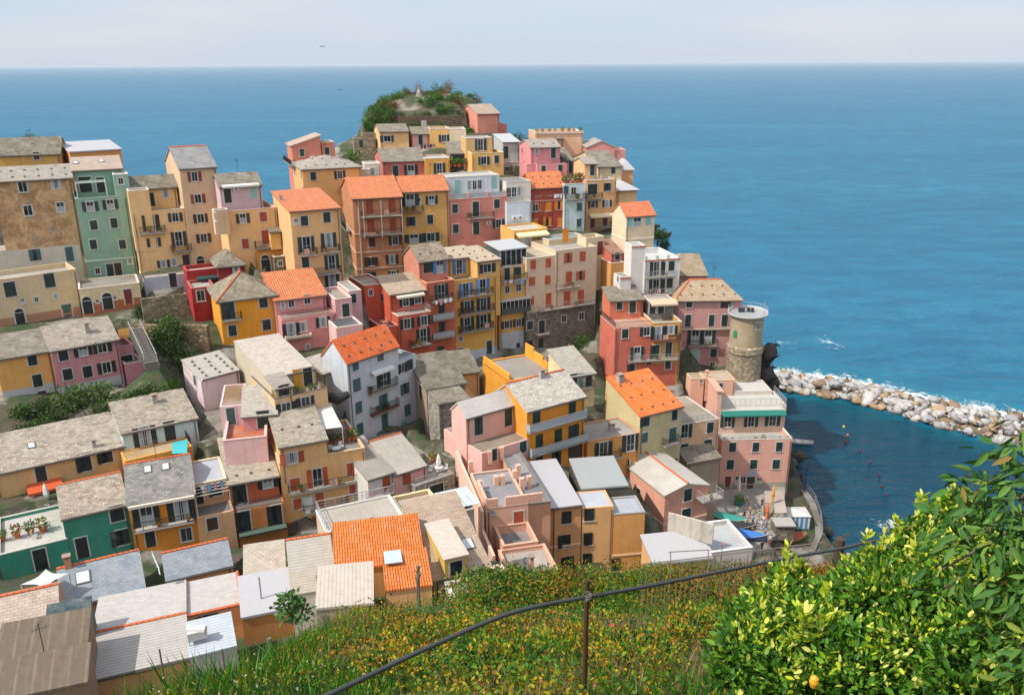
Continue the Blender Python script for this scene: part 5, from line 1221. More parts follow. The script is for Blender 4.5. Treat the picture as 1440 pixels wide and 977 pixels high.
b = blk((462, 655), (842, 578), 65, h=2.6, dep=6, bl=(455, 425), roof='shed', rise=.7, wall='C98F4C', rm=plain('white_sheet', (.40, .40, .42), .6), ov=.12, gut=False); chim(605, 520, s=.12, h=2.0, cap=False)
m = MB()
H('grey ribbed roof cottage with an orange ridge, left of the large orange tiled roof', f=18, sc='k')
b = blk((815, 405), (1140, 350), 68, h=3, dep=9, bl=(772, 120), roof='gab', rise=1.6, rf=.62, wall='C4A888', rm=ribbed('BDB7AE', .3, 'grey_ribbed', 1, .6), ridge='top', ov=.1)
b2 = blk((820, 500), (1010, 480), on=b, off=-2.4, h=3, dep=2.4, roof='shed', rise=.5, wall='D8D0C4', rm=ribbed('BDB2A2', .3, 'grey_ribbed', 1, .6), ov=.05, gut=False)
H('pale corrugated sheet roof at the edge of the hillside grass', f=20, sc='k')
b = blk((-30, 1000), (385, 960), 62.5, h=3, dep=7, bl=(-60, 778), roof='shed', rise=.9, wall='A89C8C', rm=ribbed('C9BFB4', .3, 'pale_corrugated', 0, .75), ov=.1, gut=False)
H('cottage with a large bright orange barrel tiled roof in the foreground', f=20, sc='k')
b = blk((110, 728), (752, 648), 68, h=3, dep=9, bl=(45, 465), roof='gab', rise=1.7, rf=.8, wall='D8A866', rm=tile('E57E34', .21), ridge=None, ov=.12, gut=False); orange_roof = b
b2 = blk((480, 872), (808, 822), on=b, off=-4.2, h=3, dep=4.0, roof='shed', rise=.75, wall='D3A866', rm=tile('E57E34', .21), ov=.1, gut=False)
m = MB(); m.box(b2.pt(.8, 3.2, b2.zt + .85), 1.4, 1.8, .08, b2.yaw); m.obj('roof_panel', plain('pale_blue_panel', (.45, .55, .6), .3), b.root)
H('beige shingled house with a yellow dormer window and a roof light', f=20, sc='k')
b = blk((820, 805), (1243, 703), 68.5, h=3, dep=11, bl=(682, 378), roof='shed', rise=2.6, wall='C4A888', rm=slate('B9A18C', .3, .2, .6, .22), ov=.1, gut=True); skyl(1070, 538, w_=1.0, h_=1.3, col=(.55, .62, .7))
def dormer():
    p, n = roof_hit(b, fp(20, 985, 772)); u, nb = b.u, b.nb; m = MB(); h_, w_, L = 1.9, 1.9, 5.0
    zt_ = p.z + h_; q = lambda s, t, z: Vector((0, 0, z)) + Vector((p.x, p.y, 0)) + u * s + nb * t
    for s0 in (-w_/2, w_/2): m.face([q(s0, 0, p.z - .5), q(s0, L, p.z + .5), q(s0, L, zt_ + .4), q(s0, 0, zt_)])
    m.face([q(-w_/2, 0, p.z - .5), q(w_/2, 0, p.z - .5), q(w_/2, 0, zt_), q(-w_/2, 0, zt_)])
    o = m.obj('dormer', stucco('CDB450'), b.root); m = MB()
    m.slab([q(-w_/2 - .15, -.25, zt_ + .1), q(w_/2 + .15, -.25, zt_ + .1), q(w_/2 + .15, L, zt_ + .6), q(-w_/2 - .15, L, zt_ + .6)], .12); m.obj('dormer_roof', slate('D3C6BA', .15, .2), o)
    m = MB(); m.box(q(0, -.04, p.z + .85), 1.25, .06, 1.5, b.yaw); m.box(q(0, -.08, p.z + .85), 1.0, .06, 1.25, b.yaw, m=1); m.obj('dormer_window', [M_white(), M_glass()], o)
dormer()
H('whitewashed patio with a low wall at the edge of the hillside grass', f=20, sc='k', name='patio_building', cat='patio')
b = blk((960, 935), (1345, 850), 64.5, h=2.5, dep=5.5, bl=(945, 800), wall='C9C2B8', par=.1, dk='CFCAC2'); wpatio = b
m = MB(); q = on_z(*fp(20, 1285, 830), b.zd); m.box(q + Vector((0, 0, .6)), .9, .9, 1.3, b.yaw); m.box(q + Vector((0, 0, 1.35)), 1.15, 1.15, .2, b.yaw); m.obj('chimney', stucco('DDB8A8'), b.root)
H('row of low terrace walls with white railing behind the large orange tiled roof', f=20, sc='k', name='terrace_wall', cat='terrace')
b = blk((45, 460), (600, 335), 76.5, h=4, dep=4.5, wall='C9B49C', par=.05, dk='C3BAAE', cop='D8D4CE'); railing_loop(b, 'steel', sides='BL')
b2 = blk((610, 355), (900, 305), on=b, off=.1, h=4, dep=4.5, wall='CDBB8C', par=.4, dk='CFCAC2', cop='D8CBA0')
b3 = blk((905, 335), (1115, 300), on=b, off=.2, h=4, dep=4.5, wall='B8B0A6', par=.05, dk='8C8A86', cop='A8A49E')
m = MB()
for i in range(5): m.box(b3.pt(.5 + i * .75, 2.2, b3.zt + .35), .68, 3.8, .05, b3.yaw)
m.obj('glass_roof_panels', plain('greenhouse_glass', (.5, .62, .6), .15), b.root)

import random as _r
for b_ in [x for x in BLOCKS if hasattr(x, 'ridge') and x.ridge and x.w > 5][::4]:
    t_ = _r.Random(int(b_.w * 1000)).uniform(.2, .8); ant(0, 0, b=b_, at=b_.ridge[0].lerp(b_.ridge[1], t_))
# ---- far left background
H('long dark slate roof building at the upper left edge', f=1, sc='k')
b = blk((-120, 300), (330, 282), 140, yaw=20, h=6, dep=9, roof='gab', rise=2.4, wall='C9A04A', rm=SLD); w('c', 160, 305, sc='n', s=.9)
H('white flat roofed house behind the long dark slate roof', f=1, sc='k')
b = blk((400, 215), (560, 192), 150, yaw=20, h=6, dep=8, wall='BFC4C8', par=.12, dk='CDD0D2', bl=(170, 185))
H('orange walled house with a wide white sheet roof behind the sea green house', f=1, sc='k')
b = blk((400, 275), (770, 232), 143, yaw=36, h=7, dep=9, roof='shed', rise=.9, wall='DB9A4C', rm=plain('white_sheet', (.40, .40, .42), .6), gut=False)
# ================================================================== TERRAIN, SEA, SKY
def vnoise(x, y, sc, seed=0):
    """smooth value noise on numpy arrays"""
    r = np.random.default_rng(seed).random((64, 64)); x = np.asarray(x) / sc; y = np.asarray(y) / sc
    xi = np.floor(x).astype(int); yi = np.floor(y).astype(int); fx = x - xi; fy = y - yi
    fx = fx * fx * (3 - 2 * fx); fy = fy * fy * (3 - 2 * fy)
    g = lambda a, b: r[a % 64, b % 64]
    return (g(xi, yi) * (1 - fx) + g(xi + 1, yi) * fx) * (1 - fy) + (g(xi, yi + 1) * (1 - fx) + g(xi + 1, yi + 1) * fx) * fy
def fbm(x, y, sc, seed=0, o=4):
    return sum(vnoise(x, y, sc / 2 ** i, seed + i) * .5 ** i for i in range(o)) / sum(.5 ** i for i in range(o))

PZ = harb.zb + .02          # level of the little harbour square
COAST = [(47, 62), (46.3, 95), (46.6, 107), (47.5, 113), (48.4, 124), (48, 137), (46, 146), (42, 156), (38, 166), (36, 180), (33, 196), (28, 210), (20, 222),
         (5, 233), (-18, 236), (-40, 230), (-50, 214), (-53, 200), (-50, 190), (-47, 170), (-54, 152), (-80, 150), (-120, 150), (-180, 146), (-180, -60), (95, -60), (95, 30), (62, 44)]
def poly_sd(X, Y, poly):
    """signed distance, positive inside"""
    d = np.full(X.shape, 1e9); ins = np.zeros(X.shape, bool); n = len(poly)
    for i in range(n):
        (x0, y0), (x1, y1) = poly[i], poly[(i + 1) % n]; ex, ey = x1 - x0, y1 - y0
        t = np.clip(((X - x0) * ex + (Y - y0) * ey) / (ex * ex + ey * ey), 0, 1)
        d = np.minimum(d, np.hypot(X - x0 - t * ex, Y - y0 - t * ey))
        c = ((y0 > Y) != (y1 > Y)) & (X < (x1 - x0) * (Y - y0) / (y1 - y0 + 1e-12) + x0); ins ^= c
    return np.where(ins, d, -d)
_pz = [on_z(x, y, PZ) for x, y in ((985, 690), (1104, 684), (1103, 712), (1104, 745), (1064, 768), (1050, 800), (985, 800), (975, 740))]
MESA = [(q.x, q.y) for q in [P(*t) for t in ((517, 162, 204), (560, 170, 205), (652, 172, 205), (676, 150, 215), (640, 140, 224), (560, 138, 224))]]
PIAZZA = [(p.x, p.y) for p in _pz]
ctrl = [(x, y, PZ) for x, y in PIAZZA] * 2
for b in BLOCKS:
    if b.ground:
        for s in (0, .5, 1): q = b.pt(b.w * s, -1.0, 0); ctrl.append((q.x, q.y, b.zb))
        q = b.pt(b.w * .5, b.dep, 0); ctrl.append((q.x, q.y, b.zb + 1.5))
for px, py, d in ((520, 205, 204), (545, 165, 206), (590, 152, 210), (650, 152, 212), (600, 180, 200), (725, 222, 196), (700, 215, 200), (505, 240, 196),
                  (130, 578, 101), (60, 600, 99.5), (240, 450, 114), (220, 520, 108), (260, 560, 102), (200, 560, 103), (830, 505, 146), (770, 515, 138), (700, 530, 130), (850, 540, 138), (800, 505, 142), (820, 500, 142), (838, 495, 143), (850, 500, 141), (785, 505, 143), (848, 525, 137), (845, 570, 125), (955, 535, 137), (985, 540, 137), (970, 525, 139), (640, 650, 98), (615, 640, 100), (660, 690, 93), (300, 620, 96),
                  (560, 720, 86), (420, 770, 82), (330, 790, 76), (200, 800, 74), (900, 700, 100), (700, 800, 78), (620, 800, 68)):
    p = P(px, py, d); ctrl.append((p.x, p.y, p.z))
for x, y, z in ((30, 90, PZ), (40, 96, PZ - 2), (20, 78, PZ + 3), (44, 70, 6), (10, 60, 14), (-20, 40, 24), (-60, 30, 30), (-60, 60, 26), (-120, 100, 40), (-120, 150, 40), (-60, 165, 38), (-30, 190, 36), (0, 215, 40), (20, 210, 30), (30, 190, 22), (36, 165, 12), (60, 20, 20)):
    ctrl.append((x, y, z))
ctrl = np.array(ctrl)
def hill_edge(y):
    return np.interp(y, [-20, 6.5, 8, 14, 19, 22], [-6, -3.3, -3.1, -3.3, -1.1, 2.5])
def hill_z(x, y):
    return 66.3 - .62 * y + .35 * (fbm(x, y, 3.0, 5) - .5) - np.where(y < 0, .3 * y, 0)
def terrain_z(X, Y):
    sh = X.shape; x = X.ravel(); y = Y.ravel(); out = np.zeros(x.size)
    for i in range(0, x.size, 8000):
        dx = x[i:i+8000, None] - ctrl[None, :, 0]; dy = y[i:i+8000, None] - ctrl[None, :, 1]
        w_ = 1 / (dx * dx + dy * dy + 2.0) ** 1.8
        out[i:i+8000] = (w_ * ctrl[None, :, 2]).sum(1) / w_.sum(1)
    z = out.reshape(sh)
    z += (fbm(X, Y, 9, 3) - .5) * 1.6
    for b in BLOCKS:            # level ground under each house
        rx = (X - b.A.x) * b.u.x + (Y - b.A.y) * b.u.y; ry = (X - b.A.x) * b.nb.x + (Y - b.A.y) * b.nb.y
        m = (rx > -.8) & (rx < b.w + .8) & (ry > -1.2) & (ry < b.dep + .6)
        z = np.where(m, np.minimum(z, max(b.zb, b.zd - 4.5 if b.ground else b.zb) - .05), z)
        m2 = (rx > -.3) & (rx < b.w + .3) & (ry > -.3) & (ry < b.dep + .3)
        z = np.where(m2, np.minimum(z, b.zd - 1.2), z)
    msd = poly_sd(X, Y, MESA); z = np.maximum(z, 56.9 + (Y - 211) * .16 + np.clip(msd, 0, 6) * .36 + (fbm(X, Y, 5, 33) - .5) * 2.2 + np.minimum(msd, 0) * np.where(X > -13, 7, 1.9))
    for b in BLOCKS:
        rx = (X - b.A.x) * b.u.x + (Y - b.A.y) * b.u.y; ry = (X - b.A.x) * b.nb.x + (Y - b.A.y) * b.nb.y
        z = np.where((rx > -.3) & (rx < b.w + .3) & (ry > -.3) & (ry < b.dep + .3), np.minimum(z, b.zd - 1.2), z)
    sd = poly_sd(X, Y, COAST)
    crag = (fbm(X, Y, 6, 11) - .5) * 3.5 + (fbm(X, Y, 2.2, 21) - .5) * 1.5
    z = np.minimum(z, sd * np.where(X < 5, 6.5, 2.2) + crag - .2)
    dpz = -poly_sd(X, Y, PIAZZA); z = np.where((X > 36) & (Y > 84) & (Y < 125) & (dpz > 0), np.minimum(z, np.maximum(3.3, PZ - .6 - 2.2 * dpz) + crag * .25), z)
    z = np.where(poly_sd(X, Y, PIAZZA) > -1.0, np.minimum(z, PZ - .25), z)
    drop = np.maximum(0, Y - 22 - .02 * X) * 2.2 + np.maximum(0, hill_edge(Y) - X) * 1.6
    hz = hill_z(X, Y) - .25 - drop
    z = np.where(Y < 60, np.maximum(z, hz), z)
    return z
def grid_obj(name, xs, ys, zf, mat, attrs=None, smooth=True):
    X, Y = np.meshgrid(xs, ys); Z = zf(X, Y); nx, ny = len(xs), len(ys)
    V = np.stack([X.ravel(), Y.ravel(), Z.ravel()], 1)
    i = np.arange((ny - 1) * (nx - 1)); r, c = i // (nx - 1), i % (nx - 1); a = r * nx + c
    F = np.stack([a, a + 1, a + nx + 1, a + nx], 1)
    me = bpy.data.meshes.new(name); me.from_pydata(V.tolist(), [], F.tolist())
    me.polygons.foreach_set('use_smooth', [smooth] * len(F))
    if attrs:
        for k, fn in attrs.items():
            at = me.attributes.new(k, 'FLOAT', 'POINT'); at.data.foreach_set('value', fn(X, Y).ravel().astype(np.float32))
    me.materials.append(mat); me.update()
    o = bpy.data.objects.new(name, me); COL.objects.link(o); return o

def terrain_mat():
    t = NT('hillside_rock_and_scrub'); g = t.geo()
    nrm = t.n('ShaderNodeNewGeometry').outputs['True Normal']; sp = t.n('ShaderNodeSeparateXYZ'); t.l(nrm, sp.inputs[0])
    rock = t.mix(t.ramp(t.noise(t.mapping(g, (1, 1, .45)), .6, 8, .75, .5), [(.35, 0), (.68, 1)]), (.035, .03, .024), (.20, .17, .13))
    rock = t.mix(t.ramp(t.noise(g, .45, 7, .75), [(.45, 0), (.58, .9)]), rock, (.03, .055, .014))
    sz_ = t.n('ShaderNodeSeparateXYZ'); t.l(g, sz_.inputs[0]); rock = t.mix(t.ramp(t.math('DIVIDE', sz_.outputs[2], 12.0), [(.35, .8), (.85, 0)]), rock, (.022, .02, .016))   # wet, algae dark sea rock
    pave = t.mix(t.ramp(t.noise(g, .5, 6, .7), [(.35, 0), (.7, 1)]), (.17, .155, .135), (.29, .265, .235))
    soil = t.mix(t.ramp(t.noise(g, .35, 7, .75), [(.42, 0), (.56, 1)]), (.085, .065, .045), (.03, .06, .016))
    flat = t.mix(t.ramp(t.noise(g, .12, 5, .6), [(.40, 0), (.47, 1)]), pave, soil)
    a = t.mix(t.ramp(sp.outputs[2], [(.72, 0), (.86, 1)]), rock, flat)
    t.base(a); t.b.inputs['Roughness'].default_value = .95; t.bump(t.noise(g, 1.4, 8, .75), .8, .25)
    return t.m
ter = grid_obj('terrain', np.arange(-180, 96, 1.25), np.arange(-40, 250, 1.25), terrain_z, terrain_mat()); tag(ter, kind='structure')

from mathutils.bvhtree import BVHTree
TB = BVHTree.FromPolygons([v.co for v in ter.data.vertices], [tuple(f.vertices) for f in ter.data.polygons])
# breakwater line (plan) from the waterline measured on the harbour side
BWf = [on_z(x, y, 0) for x, y in ((1092, 549), (1104, 553), (1178, 561), (1232, 575), (1301, 597), (1382, 617), (1450, 634), (1540, 655))]
BWb = [on_z(x, y, 0) for x, y in ((1090, 528), (1104, 527), (1178, 537), (1232, 548), (1301, 565), (1382, 580), (1450, 594), (1540, 612))]
def polyline_d(X, Y, pts):
    d = np.full(X.shape, 1e9)
    for p, q in zip(pts[:-1], pts[1:]):
        ex, ey = q.x - p.x, q.y - p.y; t = np.clip(((X - p.x) * ex + (Y - p.y) * ey) / (ex * ex + ey * ey), 0, 1)
        d = np.minimum(d, np.hypot(X - p.x - t * ex, Y - p.y - t * ey))
    return d
fo1 = on_z(1250, 738, 0); fo2 = on_z(1165, 482, 0); fo3 = on_z(1105, 483, 0)
def foam_at(X, Y):
    d = polyline_d(X, Y, BWb); f = np.clip(1.32 - d / 8.5, 0, 1) * 1.0
    f = np.maximum(f, .74 * np.exp(-(((X - fo1.x) / 3.4) ** 2 + ((Y - fo1.y) / 3.8) ** 2)))
    f = np.maximum(f, .66 * np.exp(-(((X - fo2.x) / 6.5) ** 2 + ((Y - fo2.y) / 8) ** 2)))
    f = np.maximum(f, .6 * np.exp(-(((X - fo3.x) / 9) ** 2 + ((Y - fo3.y) / 5) ** 2)))
    sd = poly_sd(X, Y, COAST); f = np.maximum(f, np.where((Y > 135), np.clip(1 - np.abs(sd) / 4.5, 0, 1) * .7, 0))
    return f
def shallow_at(X, Y):
    d = polyline_d(X, Y, BWb); s = np.exp(-(d / 10) ** 2); df = polyline_d(X, Y, BWf); s = np.maximum(s, .45 * np.exp(-(df / 5) ** 2)); return s
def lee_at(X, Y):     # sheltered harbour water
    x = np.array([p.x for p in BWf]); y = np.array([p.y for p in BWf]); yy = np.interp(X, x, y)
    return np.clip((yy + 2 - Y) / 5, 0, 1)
def sea_mat():
    t = NT('sea_water'); g = t.geo()
    at = lambda n: t.n('ShaderNodeAttribute', attribute_name=n).outputs['Fac']
    big = t.noise(t.mapping(g, (.0035, .012, 1)), 1, 4, .6, .4)
    med = t.math('ADD', t.math('MULTIPLY', t.noise(t.mapping(g, (.05, .11, 1)), 1, 5, .65), .6), t.math('MULTIPLY', t.noise(t.mapping(g, (.35, .6, 1), rot=(0, 0, .3)), 1, 4, .65), .4))
    deep = t.mix(t.ramp(big, [(.35, 0), (.68, 1)]), (.006, .132, .235), (.016, .178, .295))
    deep = t.mix(t.ramp(med, [(.42, .6), (.58, 0)]), deep, (.001, .075, .165))
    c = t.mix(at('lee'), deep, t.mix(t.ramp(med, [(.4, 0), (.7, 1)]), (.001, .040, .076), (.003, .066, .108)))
    c = t.mix(t.math('MULTIPLY', at('shallow'), t.ramp(t.noise(g, .12, 4), [(.35, .1), (.65, .6)])), c, (.008, .22, .27))
    f = t.math('MULTIPLY', at('foam'), 1.0)
    nz = t.ramp(t.noise(t.mapping(g, (1, .8, 1)), .42, 10, .8, .8), [(.34, 0), (.66, 1)])
    fm = t.ramp(t.math('ADD', t.math('MULTIPLY', nz, .62), t.math('MULTIPLY', f, .62)), [(.74, 0), (1.06, 1)])
    fm = t.math('MULTIPLY', fm, t.ramp(f, [(.03, 0), (.16, 1)]))
    nc = t.noise(t.mapping(g, (.06, .15, 1)), 1, 8, .8, .3)      # scattered whitecaps
    c = t.mix(fm, c, (.78, .82, .82)); t.base(c)
    t.l(t.math('ADD', t.math('MULTIPLY', fm, .6), .16), t.b.inputs['Roughness'])
    fr_ = t.n('ShaderNodeFresnel', i_IOR=1.33); gl = t.n('ShaderNodeBsdfGlossy', i_Roughness=.16); df = t.n('ShaderNodeBsdfDiffuse'); t.l(c, df.inputs[0]); mx = t.n('ShaderNodeMixShader')
    t.l(t.math('MULTIPLY', t.math('MULTIPLY', fr_.outputs[0], .56), t.math('SUBTRACT', 1.0, fm)), mx.inputs[0]); t.l(df.outputs[0], mx.inputs[1]); t.l(gl.outputs[0], mx.inputs[2]); t.l(mx.outputs[0], t.out.inputs[0])
    t.b.inputs['IOR'].default_value = 1.33; t.b.inputs['Specular IOR Level'].default_value = .28
    w1 = t.noise(t.mapping(g, (.16, .42, 1), rot=(0, 0, .25)), 1, 4, .6, .3); w2 = t.noise(t.mapping(g, (.9, 1.6, 1), rot=(0, 0, -.2)), 1, 3, .6)
    w3 = t.noise(t.mapping(g, (.03, .11, 1), rot=(0, 0, .12)), 1, 3, .6)
    h = t.math('ADD', t.math('ADD', t.math('MULTIPLY', w1, 1.0), t.math('MULTIPLY', w2, .5)), t.math('MULTIPLY', w3, 1.0))
    bp = t.bump(h, 1.0, .9)
    for x_ in (fr_, gl, df): t.l(bp.outputs[0], x_.inputs['Normal'])
    return t.m
def spaced(lo, hi, step, far):
    a = list(np.arange(lo, hi, step)); s = step; x = hi; r = []
    while x < far: r.append(x); s *= 1.22; x += s
    s = step; x = lo; l = []
    while x > -far: x -= s; s *= 1.22; l.append(x)
    return np.array(l[::-1] + a + r)
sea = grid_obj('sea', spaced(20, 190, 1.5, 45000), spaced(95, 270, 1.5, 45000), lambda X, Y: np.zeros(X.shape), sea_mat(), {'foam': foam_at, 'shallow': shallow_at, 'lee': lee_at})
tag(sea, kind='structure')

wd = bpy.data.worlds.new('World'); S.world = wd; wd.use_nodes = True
SUN_EL, SUN_AZ = 50.0, 242.0      # azimuth of the sun measured clockwise from +Y: left and behind the camera
nt = wd.node_tree; sky = nt.nodes.new('ShaderNodeTexSky'); sky.sky_type = 'NISHITA'; sky.sun_disc = False
sky.sun_elevation = R(SUN_EL); sky.sun_rotation = R(SUN_AZ); sky.altitude = 50; sky.air_density = 1.0; sky.dust_density = 1.0; sky.ozone_density = 1.0
# hazy bright sky: the sea side is pale and milky, the sun side (behind the camera) is raised as added fill for shaded walls
def wn(t, **k):
    o = nt.nodes.new(t)
    for a, v in k.items(): setattr(o, a, v)
    return o
def wmix(f, a, b):
    o = wn('ShaderNodeMix', data_type='RGBA')
    for v, i in ((f, 0), (a, 6), (b, 7)):
        if hasattr(v, 'is_output'): nt.links.new(v, o.inputs[i])
        else: o.inputs[i].default_value = v if i == 0 else (*v, 1)
    return o.outputs[2]
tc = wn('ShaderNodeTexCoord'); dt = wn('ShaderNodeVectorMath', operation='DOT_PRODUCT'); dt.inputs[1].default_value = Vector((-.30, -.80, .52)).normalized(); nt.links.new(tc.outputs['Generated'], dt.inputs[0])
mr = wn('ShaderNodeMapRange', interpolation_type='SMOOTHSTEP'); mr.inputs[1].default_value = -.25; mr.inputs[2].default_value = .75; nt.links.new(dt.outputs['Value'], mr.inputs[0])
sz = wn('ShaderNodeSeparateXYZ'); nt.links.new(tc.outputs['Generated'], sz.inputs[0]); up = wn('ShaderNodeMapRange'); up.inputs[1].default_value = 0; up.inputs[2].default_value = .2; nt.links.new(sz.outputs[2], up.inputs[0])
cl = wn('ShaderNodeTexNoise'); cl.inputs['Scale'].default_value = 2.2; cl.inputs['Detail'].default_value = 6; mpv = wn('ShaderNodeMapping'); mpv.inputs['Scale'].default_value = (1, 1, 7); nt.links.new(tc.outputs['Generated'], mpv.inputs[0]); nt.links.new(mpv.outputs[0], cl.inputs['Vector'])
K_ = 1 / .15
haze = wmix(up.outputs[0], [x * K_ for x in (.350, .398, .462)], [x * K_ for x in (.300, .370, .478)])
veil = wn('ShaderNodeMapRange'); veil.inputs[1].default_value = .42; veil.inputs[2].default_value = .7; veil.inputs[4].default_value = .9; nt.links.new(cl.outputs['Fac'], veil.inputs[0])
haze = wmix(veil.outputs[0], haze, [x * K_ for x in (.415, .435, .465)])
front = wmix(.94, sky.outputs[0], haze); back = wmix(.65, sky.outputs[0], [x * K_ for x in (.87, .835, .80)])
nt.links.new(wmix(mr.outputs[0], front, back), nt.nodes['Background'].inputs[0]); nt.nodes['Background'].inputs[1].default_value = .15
sl = bpy.data.lights.new('sun', 'SUN'); sl.energy = 2.75; sl.angle = R(.7); sl.color = (1, .93, .82)
so = bpy.data.objects.new('sun', sl); COL.objects.link(so)
sv = Vector((math.sin(R(SUN_AZ)) * math.cos(R(SUN_EL)), math.cos(R(SUN_AZ)) * math.cos(R(SUN_EL)), math.sin(R(SUN_EL))))
so.rotation_euler = (-sv).to_track_quat('-Z', 'Y').to_euler()
S.view_settings.view_transform = 'Standard'; S.view_settings.look = 'None'; S.view_settings.gamma = 1; S.view_settings.exposure = .8
S.cycles.max_bounces = 5; S.cycles.diffuse_bounces = 3

# ================================================================== BOULDERS
import bmesh
def boulder_mesh(seed, mat):
    r = random.Random(seed); bm = bmesh.new()
    for _ in range(16):
        v = Vector((r.gauss(0, 1), r.gauss(0, 1), r.gauss(0, 1))).normalized(); bm.verts.new((v.x * r.uniform(.8, 1.1) * .62, v.y * r.uniform(.8, 1.1) * .5, v.z * r.uniform(.8, 1.1) * .42))
    ret = bmesh.ops.convex_hull(bm, input=bm.verts)
    bmesh.ops.delete(bm, geom=[g for g in ret['geom_interior'] if isinstance(g, bmesh.types.BMVert)], context='VERTS')
    bmesh.ops.bevel(bm, geom=list(bm.edges), offset=.05, segments=2, affect='EDGES')
    me = bpy.data.meshes.new('boulder'); bm.to_mesh(me); bm.free(); me.materials.append(mat)
    me.polygons.foreach_set('use_smooth', [True] * len(me.polygons)); return me
def rockm(name, c, c2):
    t = NT(name); o = t.n('ShaderNodeObjectInfo').outputs['Random']; g = t.geo()
    a = t.mix(o, c, c2); a = t.mix(t.ramp(t.noise(g, 1.3, 7, .75), [(.42, 0), (.66, .7)]), a, mul(c, .4))
    sp = t.n('ShaderNodeSeparateXYZ'); t.l(g, sp.inputs[0])          # algae-dark splash zone at the waterline
    a = t.mix(t.ramp(sp.outputs[2], [(.1, .9), (.7, 0)]), a, (.05, .035, .018))
    t.base(a); t.b.inputs['Roughness'].default_value = .9; t.bump(t.noise(g, 3, 6, .7), .5, .08); return t.m
RM = [rockm('white_limestone', (.53, .51, .48), (.40, .40, .40)), rockm('grey_rock', (.32, .32, .33), (.44, .43, .41)), rockm('tan_rock', (.42, .31, .2), (.34, .22, .12)), rockm('brown_rock', (.2, .13, .075), (.3, .22, .15))]
BLD = [[boulder_mesh(i * 10 + k, RM[i]) for k in range(5)] for i in range(4)]
DKR = rockm('wet_black_rock', (.045, .04, .034), (.07, .06, .05)); DKB = [boulder_mesh(90 + k, DKR) for k in range(4)]
names = ['white limestone', 'grey', 'tan', 'dark brown']
bwx = [p.x for p in BWf]; L0 = len(BWf)
def along(t, s):
    i = min(int(t), L0 - 2); f = t - i; a = BWf[i].lerp(BWf[i + 1], f); b_ = BWb[i].lerp(BWb[i + 1], f); return a.lerp(b_, s)
seg = [0]
for i in range(L0 - 1): seg.append(seg[-1] + (BWf[i + 1] - BWf[i]).length)
def at_len(l):
    i = max(k for k in range(L0) if seg[k] <= l); i = min(i, L0 - 2); return i + (l - seg[i]) / (seg[i + 1] - seg[i])
m = MB(); NS = 40
def bw_prof(t):
    return [along(t, s) + Vector((0, 0, z)) for s, z in ((-.08, -1.5), (.12, .2), (.45, 1.0), (.75, .8), (1.0, -1.2))]
for i in range(NS):
    a = bw_prof(at_len(seg[-1] * i / NS)); c = bw_prof(at_len(seg[-1] * (i + 1) / NS - .001))
    for k in range(4): m.face([a[k], c[k], c[k + 1], a[k + 1]])
o = m.obj('breakwater_core', RM[3]); tag(o, 'dark rubble core of the breakwater under the loose boulders', 'breakwater')
rr = random.Random(3); nb_ = 0
place = []
for lay, (cnt, s0, s1, zb_, sz) in enumerate(((78, .0, .22, .25, 2.3), (82, .22, .5, 1.15, 2.5), (74, .5, .78, 1.2, 2.3), (62, .78, 1.0, .3, 2.1))):
    for i in range(cnt):
        l = seg[-1] * .80 * (i + rr.uniform(.1, .9)) / cnt; place.append((l, rr.uniform(s0, s1), zb_ + rr.uniform(-.2, .35), sz * rr.choice((.45, .65, .85, 1.0, 1.2, 1.5)), lay))
for l, s, z, sz, lay in place:
    p = along(at_len(l), s)
    wts = ((.34, .3, .24, .12), (.58, .28, .12, .02), (.56, .3, .12, .02), (.25, .3, .25, .2))[lay]
    k = rr.choices(range(4), wts)[0]; o = bpy.data.objects.new('boulder', rr.choice(BLD[k])); COL.objects.link(o)
    sz *= .98; o.location = (p.x, p.y, z); o.scale = (sz * rr.uniform(.85, 1.2), sz * rr.uniform(.85, 1.15), sz * rr.uniform(.8, 1.1)); o.rotation_euler = (rr.uniform(-.3, .3), rr.uniform(-.3, .3), rr.uniform(0, 6.28))
    pos = ('on the wet harbour side', 'on the crest', 'on the crest', 'on the surf side')[lay]
    tag(o, '%s boulder %s of the breakwater' % (names[k], pos), 'boulder', 'boulders heaped along the breakwater')
# shore rocks by the square
for i in range(16):
    x, y = ((1113, 650), (1120, 668), (1128, 690), (1135, 700), (1142, 715), (1150, 728), (1157, 745), (1150, 760), (1120, 640), (1080, 520), (1079, 500), (1084, 538), (1076, 530), (925, 325), (918, 318), (932, 330))[i]
    p = on_z(x, y, .6) if i < 9 else P(x, y, 144) if i < 13 else P(x, y, 166)
    big_ = 9 <= i < 13
    o = bpy.data.objects.new('shore_rock', rr.choice(DKB)); COL.objects.link(o); o.location = p; s_ = rr.uniform(2.6, 3.8) if big_ else rr.uniform(2, 3.4); o.scale = (s_, s_, s_ * (2.0 if big_ else .9)); o.rotation_euler = (0, 0, rr.uniform(0, 6))
    tag(o, 'dark wet rock at the foot of the village cliff', 'rock', 'dark rocks at the foot of the village cliff')

